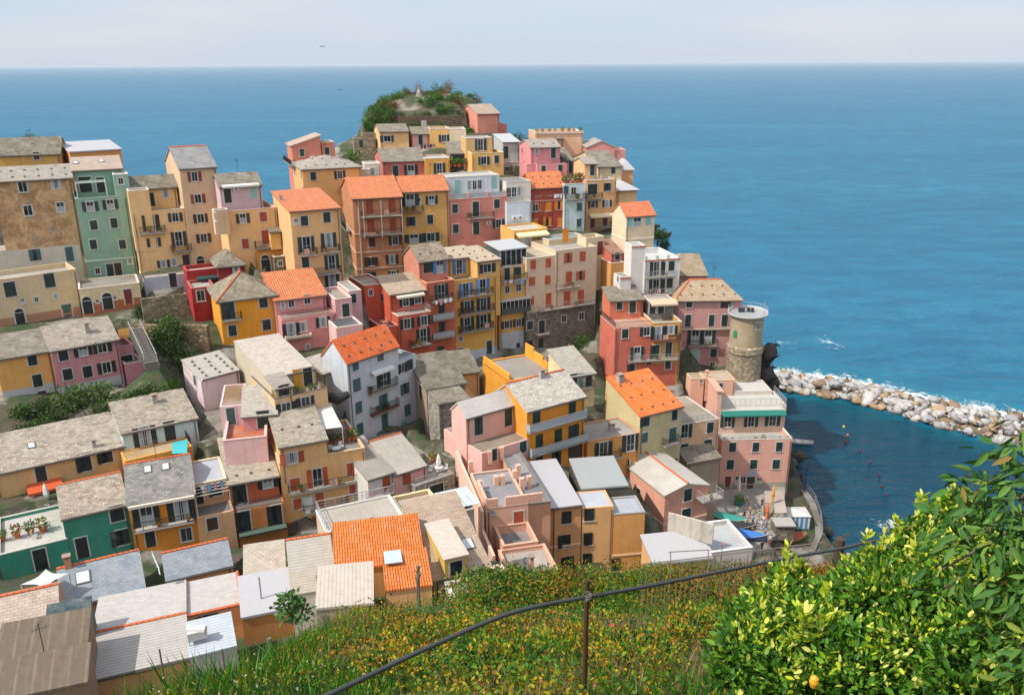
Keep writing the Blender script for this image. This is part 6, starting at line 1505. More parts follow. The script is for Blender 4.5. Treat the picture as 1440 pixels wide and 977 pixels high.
# ================================================================== LEAVES
def leaf_mat(name, trans=.25, rough=.5):
    k = ('leaf', name)
    if k in MATS: return MATS[k]
    t = NT(name); at = t.n('ShaderNodeAttribute', attribute_name='tint').outputs['Color']
    t.base(at); t.b.inputs['Roughness'].default_value = rough; t.b.inputs['Specular IOR Level'].default_value = .25
    tr = t.n('ShaderNodeBsdfTranslucent'); t.l(t.mix(.5, at, (1, 1, .35), 'MULTIPLY'), tr.inputs[0])
    mx = t.n('ShaderNodeMixShader'); mx.inputs[0].default_value = trans; t.l(t.b.outputs[0], mx.inputs[1]); t.l(tr.outputs[0], mx.inputs[2]); t.l(mx.outputs[0], t.out.inputs[0])
    MATS[k] = t.m; return t.m
def norm(a): return a / np.maximum(np.linalg.norm(a, axis=1, keepdims=True), 1e-9)
def leaves(name, C, D, N, Ln, Wd, T, mat, near=False, parent=None, fold=.15, droop=.15):
    """C centres of leaf bases, D directions, N approx normals, Ln length, Wd width, T tint"""
    n = len(C); D = norm(D); S_ = norm(np.cross(D, N)); N = np.cross(S_, D)
    Ln = np.broadcast_to(np.asarray(Ln, float), (n,))[:, None]; Wd = np.broadcast_to(np.asarray(Wd, float), (n,))[:, None]
    if near:
        st = [(0, 0, 0)]
        def row(t, wf): return [(-wf, t, 0), (0, t, -1), (wf, t, 0)]
        prof = [(0, 0, 0)] + row(.3, .46) + row(.68, .40) + [(0, 1, 0)]
        fac = [(0, 2, 1), (0, 3, 2), (1, 2, 5, 4), (2, 3, 6, 5), (4, 5, 7), (5, 6, 7)]
    else:
        prof = [(0, 0, 0), (.5, .5, 0), (0, 1, 0), (-.5, .5, 0)]; fac = [(0, 1, 2, 3)]
    V = []
    for a, t, f_ in prof:
        V.append(C + S_ * Wd * a + D * Ln * t + N * (f_ * fold * Wd) - N * (droop * t * t * Ln))
    V = np.stack(V, 1).reshape(-1, 3); k = len(prof); base = np.arange(n) * k
    me = bpy.data.meshes.new(name)
    loops = []; sizes = []
    per = [x for f_ in fac for x in f_]; L_ = (base[:, None] + np.array(per)[None, :]).ravel(); sz = np.tile([len(f_) for f_ in fac], n)
    me.vertices.add(len(V)); me.vertices.foreach_set('co', V.astype(np.float32).ravel())
    me.loops.add(len(L_)); me.loops.foreach_set('vertex_index', L_.astype(np.int32))
    me.polygons.add(len(sz)); ls = np.concatenate([[0], np.cumsum(sz)[:-1]]); me.polygons.foreach_set('loop_start', ls.astype(np.int32)); me.polygons.foreach_set('loop_total', sz.astype(np.int32))
    at = me.attributes.new('tint', 'FLOAT_COLOR', 'POINT'); TT = np.concatenate([np.repeat(T, k, 0), np.ones((n * k, 1))], 1); at.data.foreach_set('color', TT.astype(np.float32).ravel())
    me.update(calc_edges=True); me.validate(); me.materials.append(mat)
    if parent is not None:
        o = bpy.data.objects.new(name, me); o.parent = parent; pw = parent_world(parent); me.transform(Matrix.Translation(-pw))
    else: o = bpy.data.objects.new(name, me)
    COL.objects.link(o); return o
def rdir(n, up=.3): return norm(rng.normal(size=(n, 3)) + np.array([0, 0, up]))
def blob_points(n, c, r, shell=.55):
    d = norm(rng.normal(size=(n, 3))); q = rng.random(n) ** .45
    rad = (shell + (1 - shell) * q)[:, None]; lump = (1 + .28 * np.sin(d[:, :1] * 5 + c[0]) * np.cos(d[:, 1:2] * 6 + c[1]) + .2 * np.sin(d[:, 2:] * 9 + c[2]))
    return np.array(c) + d * rad * lump * np.array(r), d
GREEN = np.array([(.035, .085, .014), (.055, .13, .018), (.025, .06, .012), (.09, .17, .025)])
def shrub(p, r, label, cols=GREEN, n=700, size=.28, group=None, name='shrub', cat='shrub', hgt=1.0, trunk=True):
    root = empty(name, p, label, cat, group); c = (p.x, p.y, p.z + r * hgt * .55)
    cen = []; dirs = []
    k = 6
    for i in range(k):
        a = rng.uniform(0, 6.28); rr_ = r * rng.uniform(.2, .55); cc = (c[0] + rr_ * math.cos(a), c[1] + rr_ * math.sin(a), c[2] + r * hgt * rng.uniform(-.3, .4))
        P_, d = blob_points(n // k, cc, (r * .6, r * .6, r * .52 * hgt), .3); cen.append(P_); dirs.append(d)
    C = np.concatenate(cen); D = norm(np.concatenate(dirs) + rng.normal(size=C.shape) * .6 + np.array([0, 0, .2])); T = np.array(cols)[rng.integers(0, len(cols), len(C))] * rng.uniform(.65, 1.35, (len(C), 1))
    leaves('crown', C, D, rdir(len(C), .8), rng.uniform(.7, 1.3, len(C)) * size, rng.uniform(.45, .75, len(C)) * size, T, leaf_mat('shrub_leaves'), parent=root)
    if trunk:
        m = MB(); m.tube([p - Vector((0, 0, .5)), p + Vector((.05 * r, 0, r * .6)), p + Vector((.2 * r, .1 * r, r * 1.2 * hgt))], [.09 * r, .06 * r, .02 * r], 6)
        for i in range(3):
            a = i * 2.1; m.tube([p + Vector((.02, 0, r * .4)), p + Vector((math.cos(a) * r * .5, math.sin(a) * r * .5, r * hgt * .95))], [.05 * r, .015 * r], 5)
        m.obj('trunk', plain('bark', (.09, .065, .045), .95), root)
    return root
def ground_at(px, py, d): return P(px, py, d)
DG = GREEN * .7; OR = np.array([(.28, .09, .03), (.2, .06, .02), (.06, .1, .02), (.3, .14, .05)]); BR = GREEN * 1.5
i = 0
for px, py, d, r, lab, cols in (
    (112, 570, 102, 2.7, 'large dark green fig bush below the dusty pink house', GREEN), (60, 575, 102, 1.6, 'dark green bush at the foot of the yellow end house', DG), (140, 560, 102.5, 1.9, 'leafy bush beside the dark red doorstep', BR),
    (205, 556, 102, 1.6, 'low green bush beside the garden steps', GREEN), (243, 546, 102, 1.3, 'bright green bush on the terrace above the mossy roof', BR), (185, 562, 102, 1.2, 'small green bush left of the garden steps', GREEN),
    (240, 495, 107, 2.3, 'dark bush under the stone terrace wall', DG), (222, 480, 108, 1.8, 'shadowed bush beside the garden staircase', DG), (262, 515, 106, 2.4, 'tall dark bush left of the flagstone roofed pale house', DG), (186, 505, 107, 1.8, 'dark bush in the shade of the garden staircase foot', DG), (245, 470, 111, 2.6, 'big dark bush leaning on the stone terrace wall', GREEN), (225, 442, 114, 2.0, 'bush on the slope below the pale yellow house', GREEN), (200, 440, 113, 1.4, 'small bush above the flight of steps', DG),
    (60, 606, 99, 1.6, 'low bush behind the long brown slate roof', GREEN), (100, 612, 99, 1.6, 'bush behind the long brown slate roof near its middle', BR), (38, 612, 98, 1.6, 'dark bush at the left end of the long brown slate roof', DG), (75, 588, 102, 2.0, 'broad dark bush in the hollow behind the long brown slate roof', DG), (150, 588, 101, 1.8, 'dense dark bush left of the mossy slate roof', DG), (30, 585, 102, 1.6, 'bush at the left edge below the yellow end house', GREEN),
    (497, 222, 178, 2.4, 'round green bush beside the cream house under the cliff garden', BR), (482, 224, 178, 1.6, 'small round bush beside the cream yellow house', GREEN), (728, 200, 196, 3.2, 'dark green tree to the right of the highest pink house', GREEN), (740, 205, 193, 2.0, 'small tree below the dark green tree', DG), (716, 196, 197, 1.8, 'bushy tree touching the highest pink house', DG),
    (600, 152, 208, 2.6, 'bright green bush right of the pyramid monument', BR), (625, 152, 208, 2.6, 'broad bright green bush on the cliff garden', BR), (640, 160, 207, 1.8, 'green bush at the right end of the cliff garden', GREEN), (660, 150, 214, 1.6, 'small green tree behind the highest pink house', GREEN), (572, 142, 212, 1.8, 'grey green tree left of the pyramid monument', GREEN), (580, 135, 213, 1.5, 'thin tree directly behind the pyramid monument', GREEN),
    (525, 152, 206, 1.6, 'shrub on the left tip of the cliff garden', GREEN), (535, 165, 204, 1.5, 'shrub over the cliff fence', GREEN), (560, 175, 203, 1.4, 'shrub on the cliff face under the fence', GREEN), (515, 190, 202, 2.0, 'scrub on the cliff face at the left', GREEN), (520, 175, 203, 1.7, 'scrub near the top of the cliff face', BR),
    (545, 150, 207, 1.8, 'red leaved shrub at the left of the cliff garden', OR), (560, 148, 208, 1.7, 'orange leaved shrub in the cliff garden', OR), (553, 158, 206, 1.4, 'russet shrub in front of the orange leaved shrub', OR), (575, 158, 206, 1.3, 'pinkish shrub under the pyramid monument', OR), (600, 163, 205, 1.5, 'low green shrub above the dark stone wall', GREEN), (580, 168, 204, 1.4, 'low green shrub at the end of the dark stone wall', BR), (615, 168, 204, 1.5, 'low green shrub in the middle of the dark stone wall', GREEN), (635, 170, 204, 1.4, 'low green shrub at the right of the dark stone wall', DG), (650, 158, 206, 1.3, 'orange shrub next to the highest pink house', OR),
    (35, 200, 152, 3.2, 'dark tree at the upper left edge', GREEN), (820, 478, 137, 1.2, 'green bush at the foot of the rubble stone storey', GREEN), (808, 485, 135, 1.0, 'small weed bush at the foot of the rubble stone storey', DG),
    (925, 330, 160, 2.0, 'green scrub on the rocks beside the white gabled house', GREEN), (935, 342, 158, 1.5, 'low scrub beside the white roof terrace', DG)):
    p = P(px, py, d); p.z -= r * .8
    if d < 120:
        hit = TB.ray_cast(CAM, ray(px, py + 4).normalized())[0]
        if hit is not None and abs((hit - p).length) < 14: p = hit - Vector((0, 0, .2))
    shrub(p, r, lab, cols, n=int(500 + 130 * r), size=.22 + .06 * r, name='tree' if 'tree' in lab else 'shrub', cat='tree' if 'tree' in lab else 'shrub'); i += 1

kx = np.array([rr.uniform(-40, -4) for _ in range(420)]); ky = np.array([rr.uniform(202, 229) for _ in range(420)]); kd = poly_sd(kx, ky, MESA); cnt_ = 0
for x, y, d_ in zip(kx, ky, kd):
    if d_ < -3.2 or cnt_ > 125: continue
    if any(-.6 < (x - b.A.x) * b.u.x + (y - b.A.y) * b.u.y < b.w + .6 and -1 < (x - b.A.x) * b.nb.x + (y - b.A.y) * b.nb.y < b.dep + .6 for b in BLOCKS): continue
    hit = TB.ray_cast(Vector((x, y, 120)), Vector((0, 0, -1)))[0]
    if hit is None or hit.z < 47: continue
    if math.hypot(x - P(590, 148, 210).x, y - P(590, 148, 210).y) < 2.4: continue
    cnt_ += 1; r_ = rr.uniform(.8, 1.75); shrub(hit - Vector((0, 0, .4)), r_, 'low shrub in the dense planting on the cliff garden', rr.choice((GREEN, BR, BR, OR, BR, GREEN)), n=320, size=.3, group='low shrubs on the cliff garden', trunk=False, hgt=rr.uniform(.8, 1.5))
for i in range(46):
    px = 492 + rr.random() * 62; py = 236 - rr.random() * 78
    hit = TB.ray_cast(CAM, ray(px, py).normalized())[0]
    if hit is None or hit.y < 186: continue
    shrub(hit - Vector((0, 0, .3)), rr.uniform(1.1, 2.1), 'scrub clinging to the cliff face below the garden', rr.choice((GREEN, BR, BR)), n=380, size=.3, group='scrub on the cliff face', trunk=False)
# cliff garden: stone retaining wall, fence, pyramid monument
m = MB(); a = P(560, 183, 203); c = P(650, 181, 203); zt_ = P(600, 163, 203).z
a.z = c.z = 0; dr = (c - a); m.box(((a + c) / 2).to_tuple()[:2] + ((zt_ - 3),), dr.length, 1.0, 6, math.atan2(dr.y, dr.x)); tag(m.obj('retaining_wall', stone('5E4E3E', 'dark_stone', 1.6)), 'dark dry stone retaining wall below the cliff garden', 'wall')
m = MB(); pts = [P(x, y, d) for x, y, d in ((522, 153, 205), (537, 152, 205), (548, 158, 204), (562, 163, 203.5))]
for p, q in zip(pts[:-1], pts[1:]):
    m.face([p - Vector((0, 0, .9)), q - Vector((0, 0, .9)), q + Vector((0, 0, .6)), p + Vector((0, 0, .6))]); m.tube([p - Vector((0, 0, 1.2)), p + Vector((0, 0, .8))], .08, 5)
tag(m.obj('mesh_fence', plain('dark_green_mesh', (.02, .035, .03), .8)), 'dark green mesh fence along the cliff garden edge', 'fence')
p = P(590, 148, 210); m = MB(); m.lathe([(2.0, -3), (1.8, .4), (1.55, .5), (1.2, 2.0), (.6, 3.6), (.18, 4.9), (.05, 5.2)], (p.x, p.y, p.z - .8), 8)
tag(m.obj('pyramid_monument', stone('9C9088', 'monument_stone', 1.4)), 'small pointed grey stone monument among the shrubs of the cliff garden', 'monument')
p = P(528, 152, 206); m = MB(); m.lathe([(1.1, -3), (1.0, 1.0), (.8, 1.2)], (p.x, p.y, p.z - 1), 10); tag(m.obj('stone_pillar', stone('8A7F66')), 'mossy stone pillar at the left corner of the cliff garden', 'pillar')
for px, py, d, hh, lab in ((601, 150, 211, 5.5, 'tall agave flower spike right of the pyramid monument'), (612, 150, 211, 4.6, 'second agave flower spike, nearer the highest pink house'), (575, 150, 212, 5.2, 'thin bare pole left of the pyramid monument')):
    p = P(px, py, d); r = empty('agave' if 'agave' in lab else 'pole', p, lab, 'plant' if 'agave' in lab else 'pole'); m = MB(); m.tube([p - Vector((0, 0, 2)), p + Vector((0, 0, hh * .6))], [.08, .04], 5); m.obj('stem', plain('plant_stem', (.08, .1, .04)), r)
    if 'agave' in lab:
        P_, dd = blob_points(130, (p.x, p.y, p.z + hh * .4), (.5, .5, hh * .35), .2); leaves('flower_spike', P_, dd, rdir(130), .5, .25, GREEN[rng.integers(0, 4, 130)], leaf_mat('shrub_leaves'), parent=r)
# ruin under the garden
H('ruined rubble stone hut at the foot of the cliff garden', f=5, sc='k', name='stone_hut', cat='hut')
b = blk((552, 488), (712, 500), 190, yaw=14, h=5, dep=5, wall=stone('8E8470'), par=.3, cop=False, ground=False); w('v', 605, 525, s=.7, fr=False); b2 = blk((612, 452), (715, 458), on=b, off=3, h=5, dep=4, wall=stone('8A8068'), par=.3, cop=False)

# garden walls and steps at left
m = MB(); a = P(190, 455, 113); c = P(292, 458, 112.5); m2 = (a + c) / 2; dr = c - a
m.box(m2 - Vector((0, 0, 2.5)), dr.length, .8, 5, math.atan2(dr.y, dr.x)); tag(m.obj('terrace_wall', stone('7E6C52', 'terrace_stone', 1.3)), 'tall dry stone terrace wall left of the golden yellow house', 'wall')
m = MB(); a = P(202, 432, 114); c = P(258, 402, 116); dr = c - a; m.slab([a - Vector((0, 0, 3)), c - Vector((0, 0, 3)), c, a], .5); m.box((a + c) / 2 - Vector((0, 0, 1.6)), dr.length, .5, 3.4, math.atan2(dr.y, dr.x)); tag(m.obj('lane_wall', stone('8C7F6A', 'lane_stone', 1.6)), 'sloping stone wall beside the lane to the dark red house', 'wall')
m = MB(); p0 = P(190, 462, 109); p1 = P(212, 508, 103)
for i in range(16):
    q = p0.lerp(p1, i / 15); m.box(q - Vector((0, 0, .6)), 1.5, .75, 1.2, .5)
r_ = empty('steps', p1, 'grey concrete garden steps with a white handrail beside the dusty pink house', 'steps'); m.obj('stair_flight', plain('worn_dark_steps', (.13, .12, .1), .95), r_)
m = MB()
for sx in (-.8, .8): m.tube([p0 + Vector((sx, 0, 1.0)), p1 + Vector((sx, 0, 1.0))], .05, 5); m.tube([p0 + Vector((sx, 0, 0)), p0 + Vector((sx, 0, 1))], .05, 5); m.tube([p1 + Vector((sx, 0, 0)), p1 + Vector((sx, 0, 1))], .05, 5)
m.obj('handrail', M_steel(), r_)

# sea air: one even volume round the whole place
m = MB(); m.box((0, 0, 31), 90000, 90000, 84)
hz = m.obj('haze', bpy.data.materials.new('sea_haze')); tag(hz, 'thin pale sea haze that softens the far horizon', 'haze', kind='stuff')
hm = hz.data.materials[0]; hm.use_nodes = True; hm.node_tree.nodes.clear(); pv = hm.node_tree.nodes.new('ShaderNodeVolumePrincipled'); ho = hm.node_tree.nodes.new('ShaderNodeOutputMaterial')
pv.inputs['Color'].default_value = (.72, .83, .95, 1); pv.inputs['Density'].default_value = HAZE_D; pv.inputs['Anisotropy'].default_value = 0
hm.node_tree.links.new(pv.outputs[0], ho.inputs['Volume'])
# ================================================================== SQUARE, BOATS, PEOPLE
m = MB(); m.slab([p + Vector((0, 0, 0)) for p in _pz][::-1], .6)
sq = m.obj('square', deck('A8A39A')); tag(sq, kind='structure')
def at_sq(x, y, f=24): return on_z(*fp(f, x, y), PZ)

def stairs_block():
    H_ = 1.9; q = [on_z(*fp(24, x, y), PZ + H_) for x, y in ((522, 350), (612, 350), (705, 352), (745, 562), (627, 566), (614, 470), (528, 466))]
    r_ = empty('sea_wall_steps', at_sq(640, 560), 'stone steps and pale block wall at the sea edge of the square', 'steps')
    m = MB(); lo = [p - Vector((0, 0, H_ + 4)) for p in q]; m.face(q[::-1])
    for k in range(len(q)): k2 = (k + 1) % len(q); m.face([lo[k2], lo[k], q[k], q[k2]], m=1)
    m.obj('block_wall', [deck('C2B2A4'), stone('B0A898', sc=1.1)], r_)
    m = MB(); a0, a1 = q[6], q[5]; c0, c1 = at_sq(548, 655), at_sq(604, 655); N = 10
    for k in range(N):
        t0, t1 = k / N, (k + 1) / N; z = PZ + H_ * (1 - t1) + .02
        f = [a0.lerp(c0, t0), a1.lerp(c1, t0), a1.lerp(c1, t1), a0.lerp(c0, t1)]
        for p in f: p.z = z
        m.slab(f[::-1], max(.3, z - PZ + .2))
    m.obj('stair_flight', plain('pale_steps', (.34, .31, .27), .9), r_)
stairs_block()
m = MB(); c = at_sq(640, 740); m.box(c + Vector((.8, 0, .2)), 2.6, 2.2, 2.2); m.box(c + Vector((.8, -.2, 1.5)), 2.8, 2.4, .14, m=1); tag(m.obj('stone_hut', [stone('7F7768', sc=1.4), M_conc()]), 'low stone hut with a slab roof below the steps', 'hut')

def boat(name, loc, rz, L, wd_, hull, top, label, z=0.0, cover=None, tilt=0):
    root = empty(name, loc, label, 'boat'); ca, sa = math.cos(rz), math.sin(rz); loc = Vector(loc)
    N = 11; st = []
    for i in range(N):
        t = i / (N - 1); x = (t - .5) * L
        wv = wd_ / 2 * max(.03, (math.sin(math.pi * min(1, (t * .92 + .12))) ** .6)) if t < .95 else .05
        sheer = .12 * (2 * t - 1) ** 2 * L * .35; hh = wd_ * .32
        st.append([(x, -wv, hh + sheer), (x, -wv * .75, hh * .3), (x, 0, 0), (x, wv * .75, hh * .3), (x, wv, hh + sheer)])
    T = lambda p: loc + Vector((p[0] * ca - p[1] * sa, p[0] * sa + p[1] * ca, p[2] + z))
    m = MB()
    for i in range(N - 1):
        for k in range(4): m.face([T(st[i][k]), T(st[i + 1][k]), T(st[i + 1][k + 1]), T(st[i][k + 1])])
    m.face([T(p) for p in st[0]]); m.obj('hull', plain('hull_' + name + label[:28].replace(' ', '_'), hull, .45), root, True)
    m = MB()
    for i in range(N - 1):
        h0 = .0 if cover is None else cover * math.sin(math.pi * i / (N - 1)); h1 = .0 if cover is None else cover * math.sin(math.pi * (i + 1) / (N - 1))
        d = -.18 if cover is None else .04
        a, b_, c_, d_ = st[i][0], st[i + 1][0], st[i + 1][4], st[i][4]
        mid0 = (a[0], 0, a[2] + d + h0); mid1 = (b_[0], 0, b_[2] + d + h1); e = .03 if cover else 0
        k = .92 if cover is None else 1.04
        q = lambda p, dz: (p[0], p[1] * k, p[2] + dz)
        m.face([T(q(a, d if cover is None else e)), T(q(b_, d if cover is None else e)), T(mid1), T(mid0)]); m.face([T(mid0), T(mid1), T(q(c_, d if cover is None else e)), T(q(d_, d if cover is None else e))])
    m.obj('cover' if cover else 'deck', plain('boat_top_' + label[:28].replace(' ', '_'), top, .7), root, bool(cover))
    m = MB()
    m.tube([T(s_[0]) for s_ in st], .045, 5); m.tube([T(s_[4]) for s_ in st], .045, 5); m.obj('gunwale', plain('boat_rim', (.5, .42, .3)), root)
    if cover is None:
        m = MB()
        for i in (3, 6): a, b_ = T(st[i][0]), T(st[i][4]); m.tube([a, b_], .09, 4)
        m.obj('thwart', plain('boat_bench', (.4, .27, .14)), root)
    return root
boat('rowing_boat', at_sq(120, 570), .1, 4.6, 1.7, (.55, .58, .56), (.6, .6, .58), 'white rowing boat hauled out at the left of the square', .1)
boat('rowing_boat', at_sq(185, 650), -.35, 5.2, 1.9, (.02, .2, .17), (.03, .26, .22), 'sea green rowing boat beside the white one', .1, .25)
boat('covered_boat', at_sq(235, 725), -.12, 5.6, 2.0, (.05, .05, .05), (.02, .022, .024), 'boat under a black cover in the square', .1, .5)
boat('covered_boat', at_sq(275, 812), -.3, 7.2, 2.3, (.05, .1, .25), (.03, .16, .5), 'boat under a crumpled blue tarpaulin in the square', .1, .6)
boat('covered_boat', on_z(*fp(24, 745, 850), PZ - 2.6), .25, 6.0, 2.3, (.55, .22, .03), (.3, .045, .02), 'orange boat with a dark red cover below the stone hut', .1, .55)
boat('motor_boat', on_z(1125, 623, 0), -.15, 4.8, 1.7, (.7, .71, .72), (.55, .56, .56), 'white motor boat moored in the harbour', -.1)
def kayak(loc, col, label):
    root = empty('kayak', loc, label, 'kayak'); m = MB(); m.tube([loc + Vector((0, 0, z)) for z in (0, .5, 1.4, 2.3, 3.0)], [.04, .2, .26, .19, .03], 8); m.obj('hull', plain('kayak_' + label[:6], col, .4), root, True)
    m = MB(); m.lathe([(.16, 0), (.2, .03), (.16, .06)], (loc.x, loc.y - .25, loc.z + 1.4), 10); m.obj('cockpit_rim', plain('black_rubber', (.02, .02, .02)), root)
kayak(on_z(*fp(24, 600, 470), PZ + 1.9), (.75, .36, .08), 'amber kayak standing upright at the top of the stone steps')
kayak(at_sq(545, 640), (.7, .18, .06), 'orange red kayak standing upright at the bottom of the stone steps')
def parasol_closed(loc, label, h=3.0, col=(.72, .64, .55)):
    root = empty('closed_parasol', loc, label, 'parasol'); m = MB(); m.tube([loc, loc + Vector((0, 0, h))], .035, 6); m.obj('pole', M_steel(), root)
    m = MB(); n = 10; zs = [(h * .36, .2), (h * .5, .26), (h * .8, .16), (h * .99, .03)]
    rings = [[loc + Vector((r * (1 + .25 * (k % 2)) * math.cos(2 * math.pi * k / n), r * (1 + .25 * (k % 2)) * math.sin(2 * math.pi * k / n), z)) for k in range(n)] for z, r in zs]
    for i in range(3):
        for k in range(n): m.face([rings[i][k], rings[i][(k + 1) % n], rings[i + 1][(k + 1) % n], rings[i + 1][k]])
    m.obj('canopy', plain('parasol_' + label[:5], col, .9), root); m = MB(); m.box(loc + Vector((0, 0, .05)), .6, .6, .1); m.obj('base', M_conc(), root)
    return root
parasol_closed(at_sq(262, 440), 'tall closed cream parasol in the harbour square', 4.2)
p = at_sq(275, 480); r_ = empty('planter_boat', p, 'small turquoise boat planter with a leafy plant beside the closed parasol', 'planter')
m = MB(); m.lathe([(.5, 0), (.8, .5), (.84, .55), (.7, .45)], p, 12); m.obj('tub', plain('turquoise_paint', (.05, .3, .27)), r_); C_, D_ = blob_points(220, (p.x, p.y, p.z + .9), (.7, .7, .55), .2); leaves('foliage', C_, D_ + rdir(220), rdir(220), .3, .16, (GREEN * 2.2)[rng.integers(0, 4, 220)], leaf_mat('shrub_leaves'), parent=r_)
def stall():
    c = on_z(*fp(24, 815, 690), PZ - 2.4); r_ = empty('market_stall', c, 'white topped stall with a blue and white striped curtain beside the sea wall', 'stall')
    m = MB()
    for sx in (-1, 1):
        for sy in (-1, 1): m.tube([c + Vector((sx * 1.7, sy * 1.3, -.5)), c + Vector((sx * 1.7, sy * 1.3, 2.3))], .05, 5)
    m.obj('posts', M_steel(), r_)
    m = MB(); t = c + Vector((0, 0, 2.75)); k = [c + Vector((x * 1.85, y * 1.45, 2.3)) for x, y in ((-1, -1), (1, -1), (1, 1), (-1, 1))]
    for i in range(4): m.face([k[i], k[(i + 1) % 4], t])
    m.obj('canopy', M_white(), r_)
    m = MB()
    for i in range(10): m.box(c + Vector((-1.55 + i * .345, -1.36 + .05 * (i % 2), 1.25)), .345, .03, 2.0, 0, m=i % 2)
    m.obj('curtain', [plain('stripe_blue', (.1, .25, .5)), plain('stripe_white', (.66, .7, .72))], r_)
stall()
# sea wall walkway with a rail, dark rock ramp below the square
m = MB(); pts = [on_z(x, y, 3.6) for x, y in ((1134, 688), (1146, 704), (1154, 728), (1156, 752), (1146, 775))]; off = Vector((-1.0, -.2, 0))
for p, q in zip(pts[:-1], pts[1:]): m.slab([p + off, q + off, q, p][::-1], 4.5)
o = m.obj('sea_walkway', deck('7A756A')); tag(o, kind='structure')
m = MB()
for p, q in zip(pts[:-1], pts[1:]):
    m.tube([p + Vector((0, 0, 1)), q + Vector((0, 0, 1))], .03, 4); m.tube([p + Vector((0, 0, .5)), q + Vector((0, 0, .5))], .025, 4); m.tube([p, p + Vector((0, 0, 1))], .03, 4)
tag(m.obj('sea_rail', M_steel()), 'pale metal railing curving along the sea walkway', 'railing')
p = pts[0] + Vector((-.5, -.5, 0)); m = MB(); m.tube([p, p + Vector((0, 0, 4.5))], [.07, .05], 6); m.box(p + Vector((.2, 0, 4.4)), .5, .2, .15); tag(m.obj('lamp_post', M_iron()), 'thin dark lamp post at the start of the sea walkway', 'lamp post')
for i, (x, y, c, lab) in enumerate(((515, 572, (.6, .45, .05), 'yellow mooring buoy, nearest the breakwater'), (537, 620, (.5, .14, .05), 'orange red buoy, second out from the breakwater'), (525, 655, (.45, .05, .05), 'red buoy just below the orange red one'), (605, 712, (.12, .015, .04), 'dark red buoy, fourth along the line'), (662, 775, (.12, .015, .04), 'dark red buoy in the middle of the line'), (717, 848, (.12, .015, .04), 'dark red buoy, third from the near end'), (736, 912, (.12, .015, .04), 'dark red buoy, second from the near end'), (758, 962, (.12, .015, .04), 'dark red buoy at the near end of the line'))):
    p = on_z(*fp(25, x, y), 0); m = MB(); m.lathe([(.06, -.2), (.22, -.05), (.25, .12), (.18, .32), (.05, .4)], p, 12); tag(m.obj('buoy', plain('buoy_%d' % (i if i < 3 else 3), c, .4), smooth=True), lab, 'buoy', 'buoys in a line across the harbour')

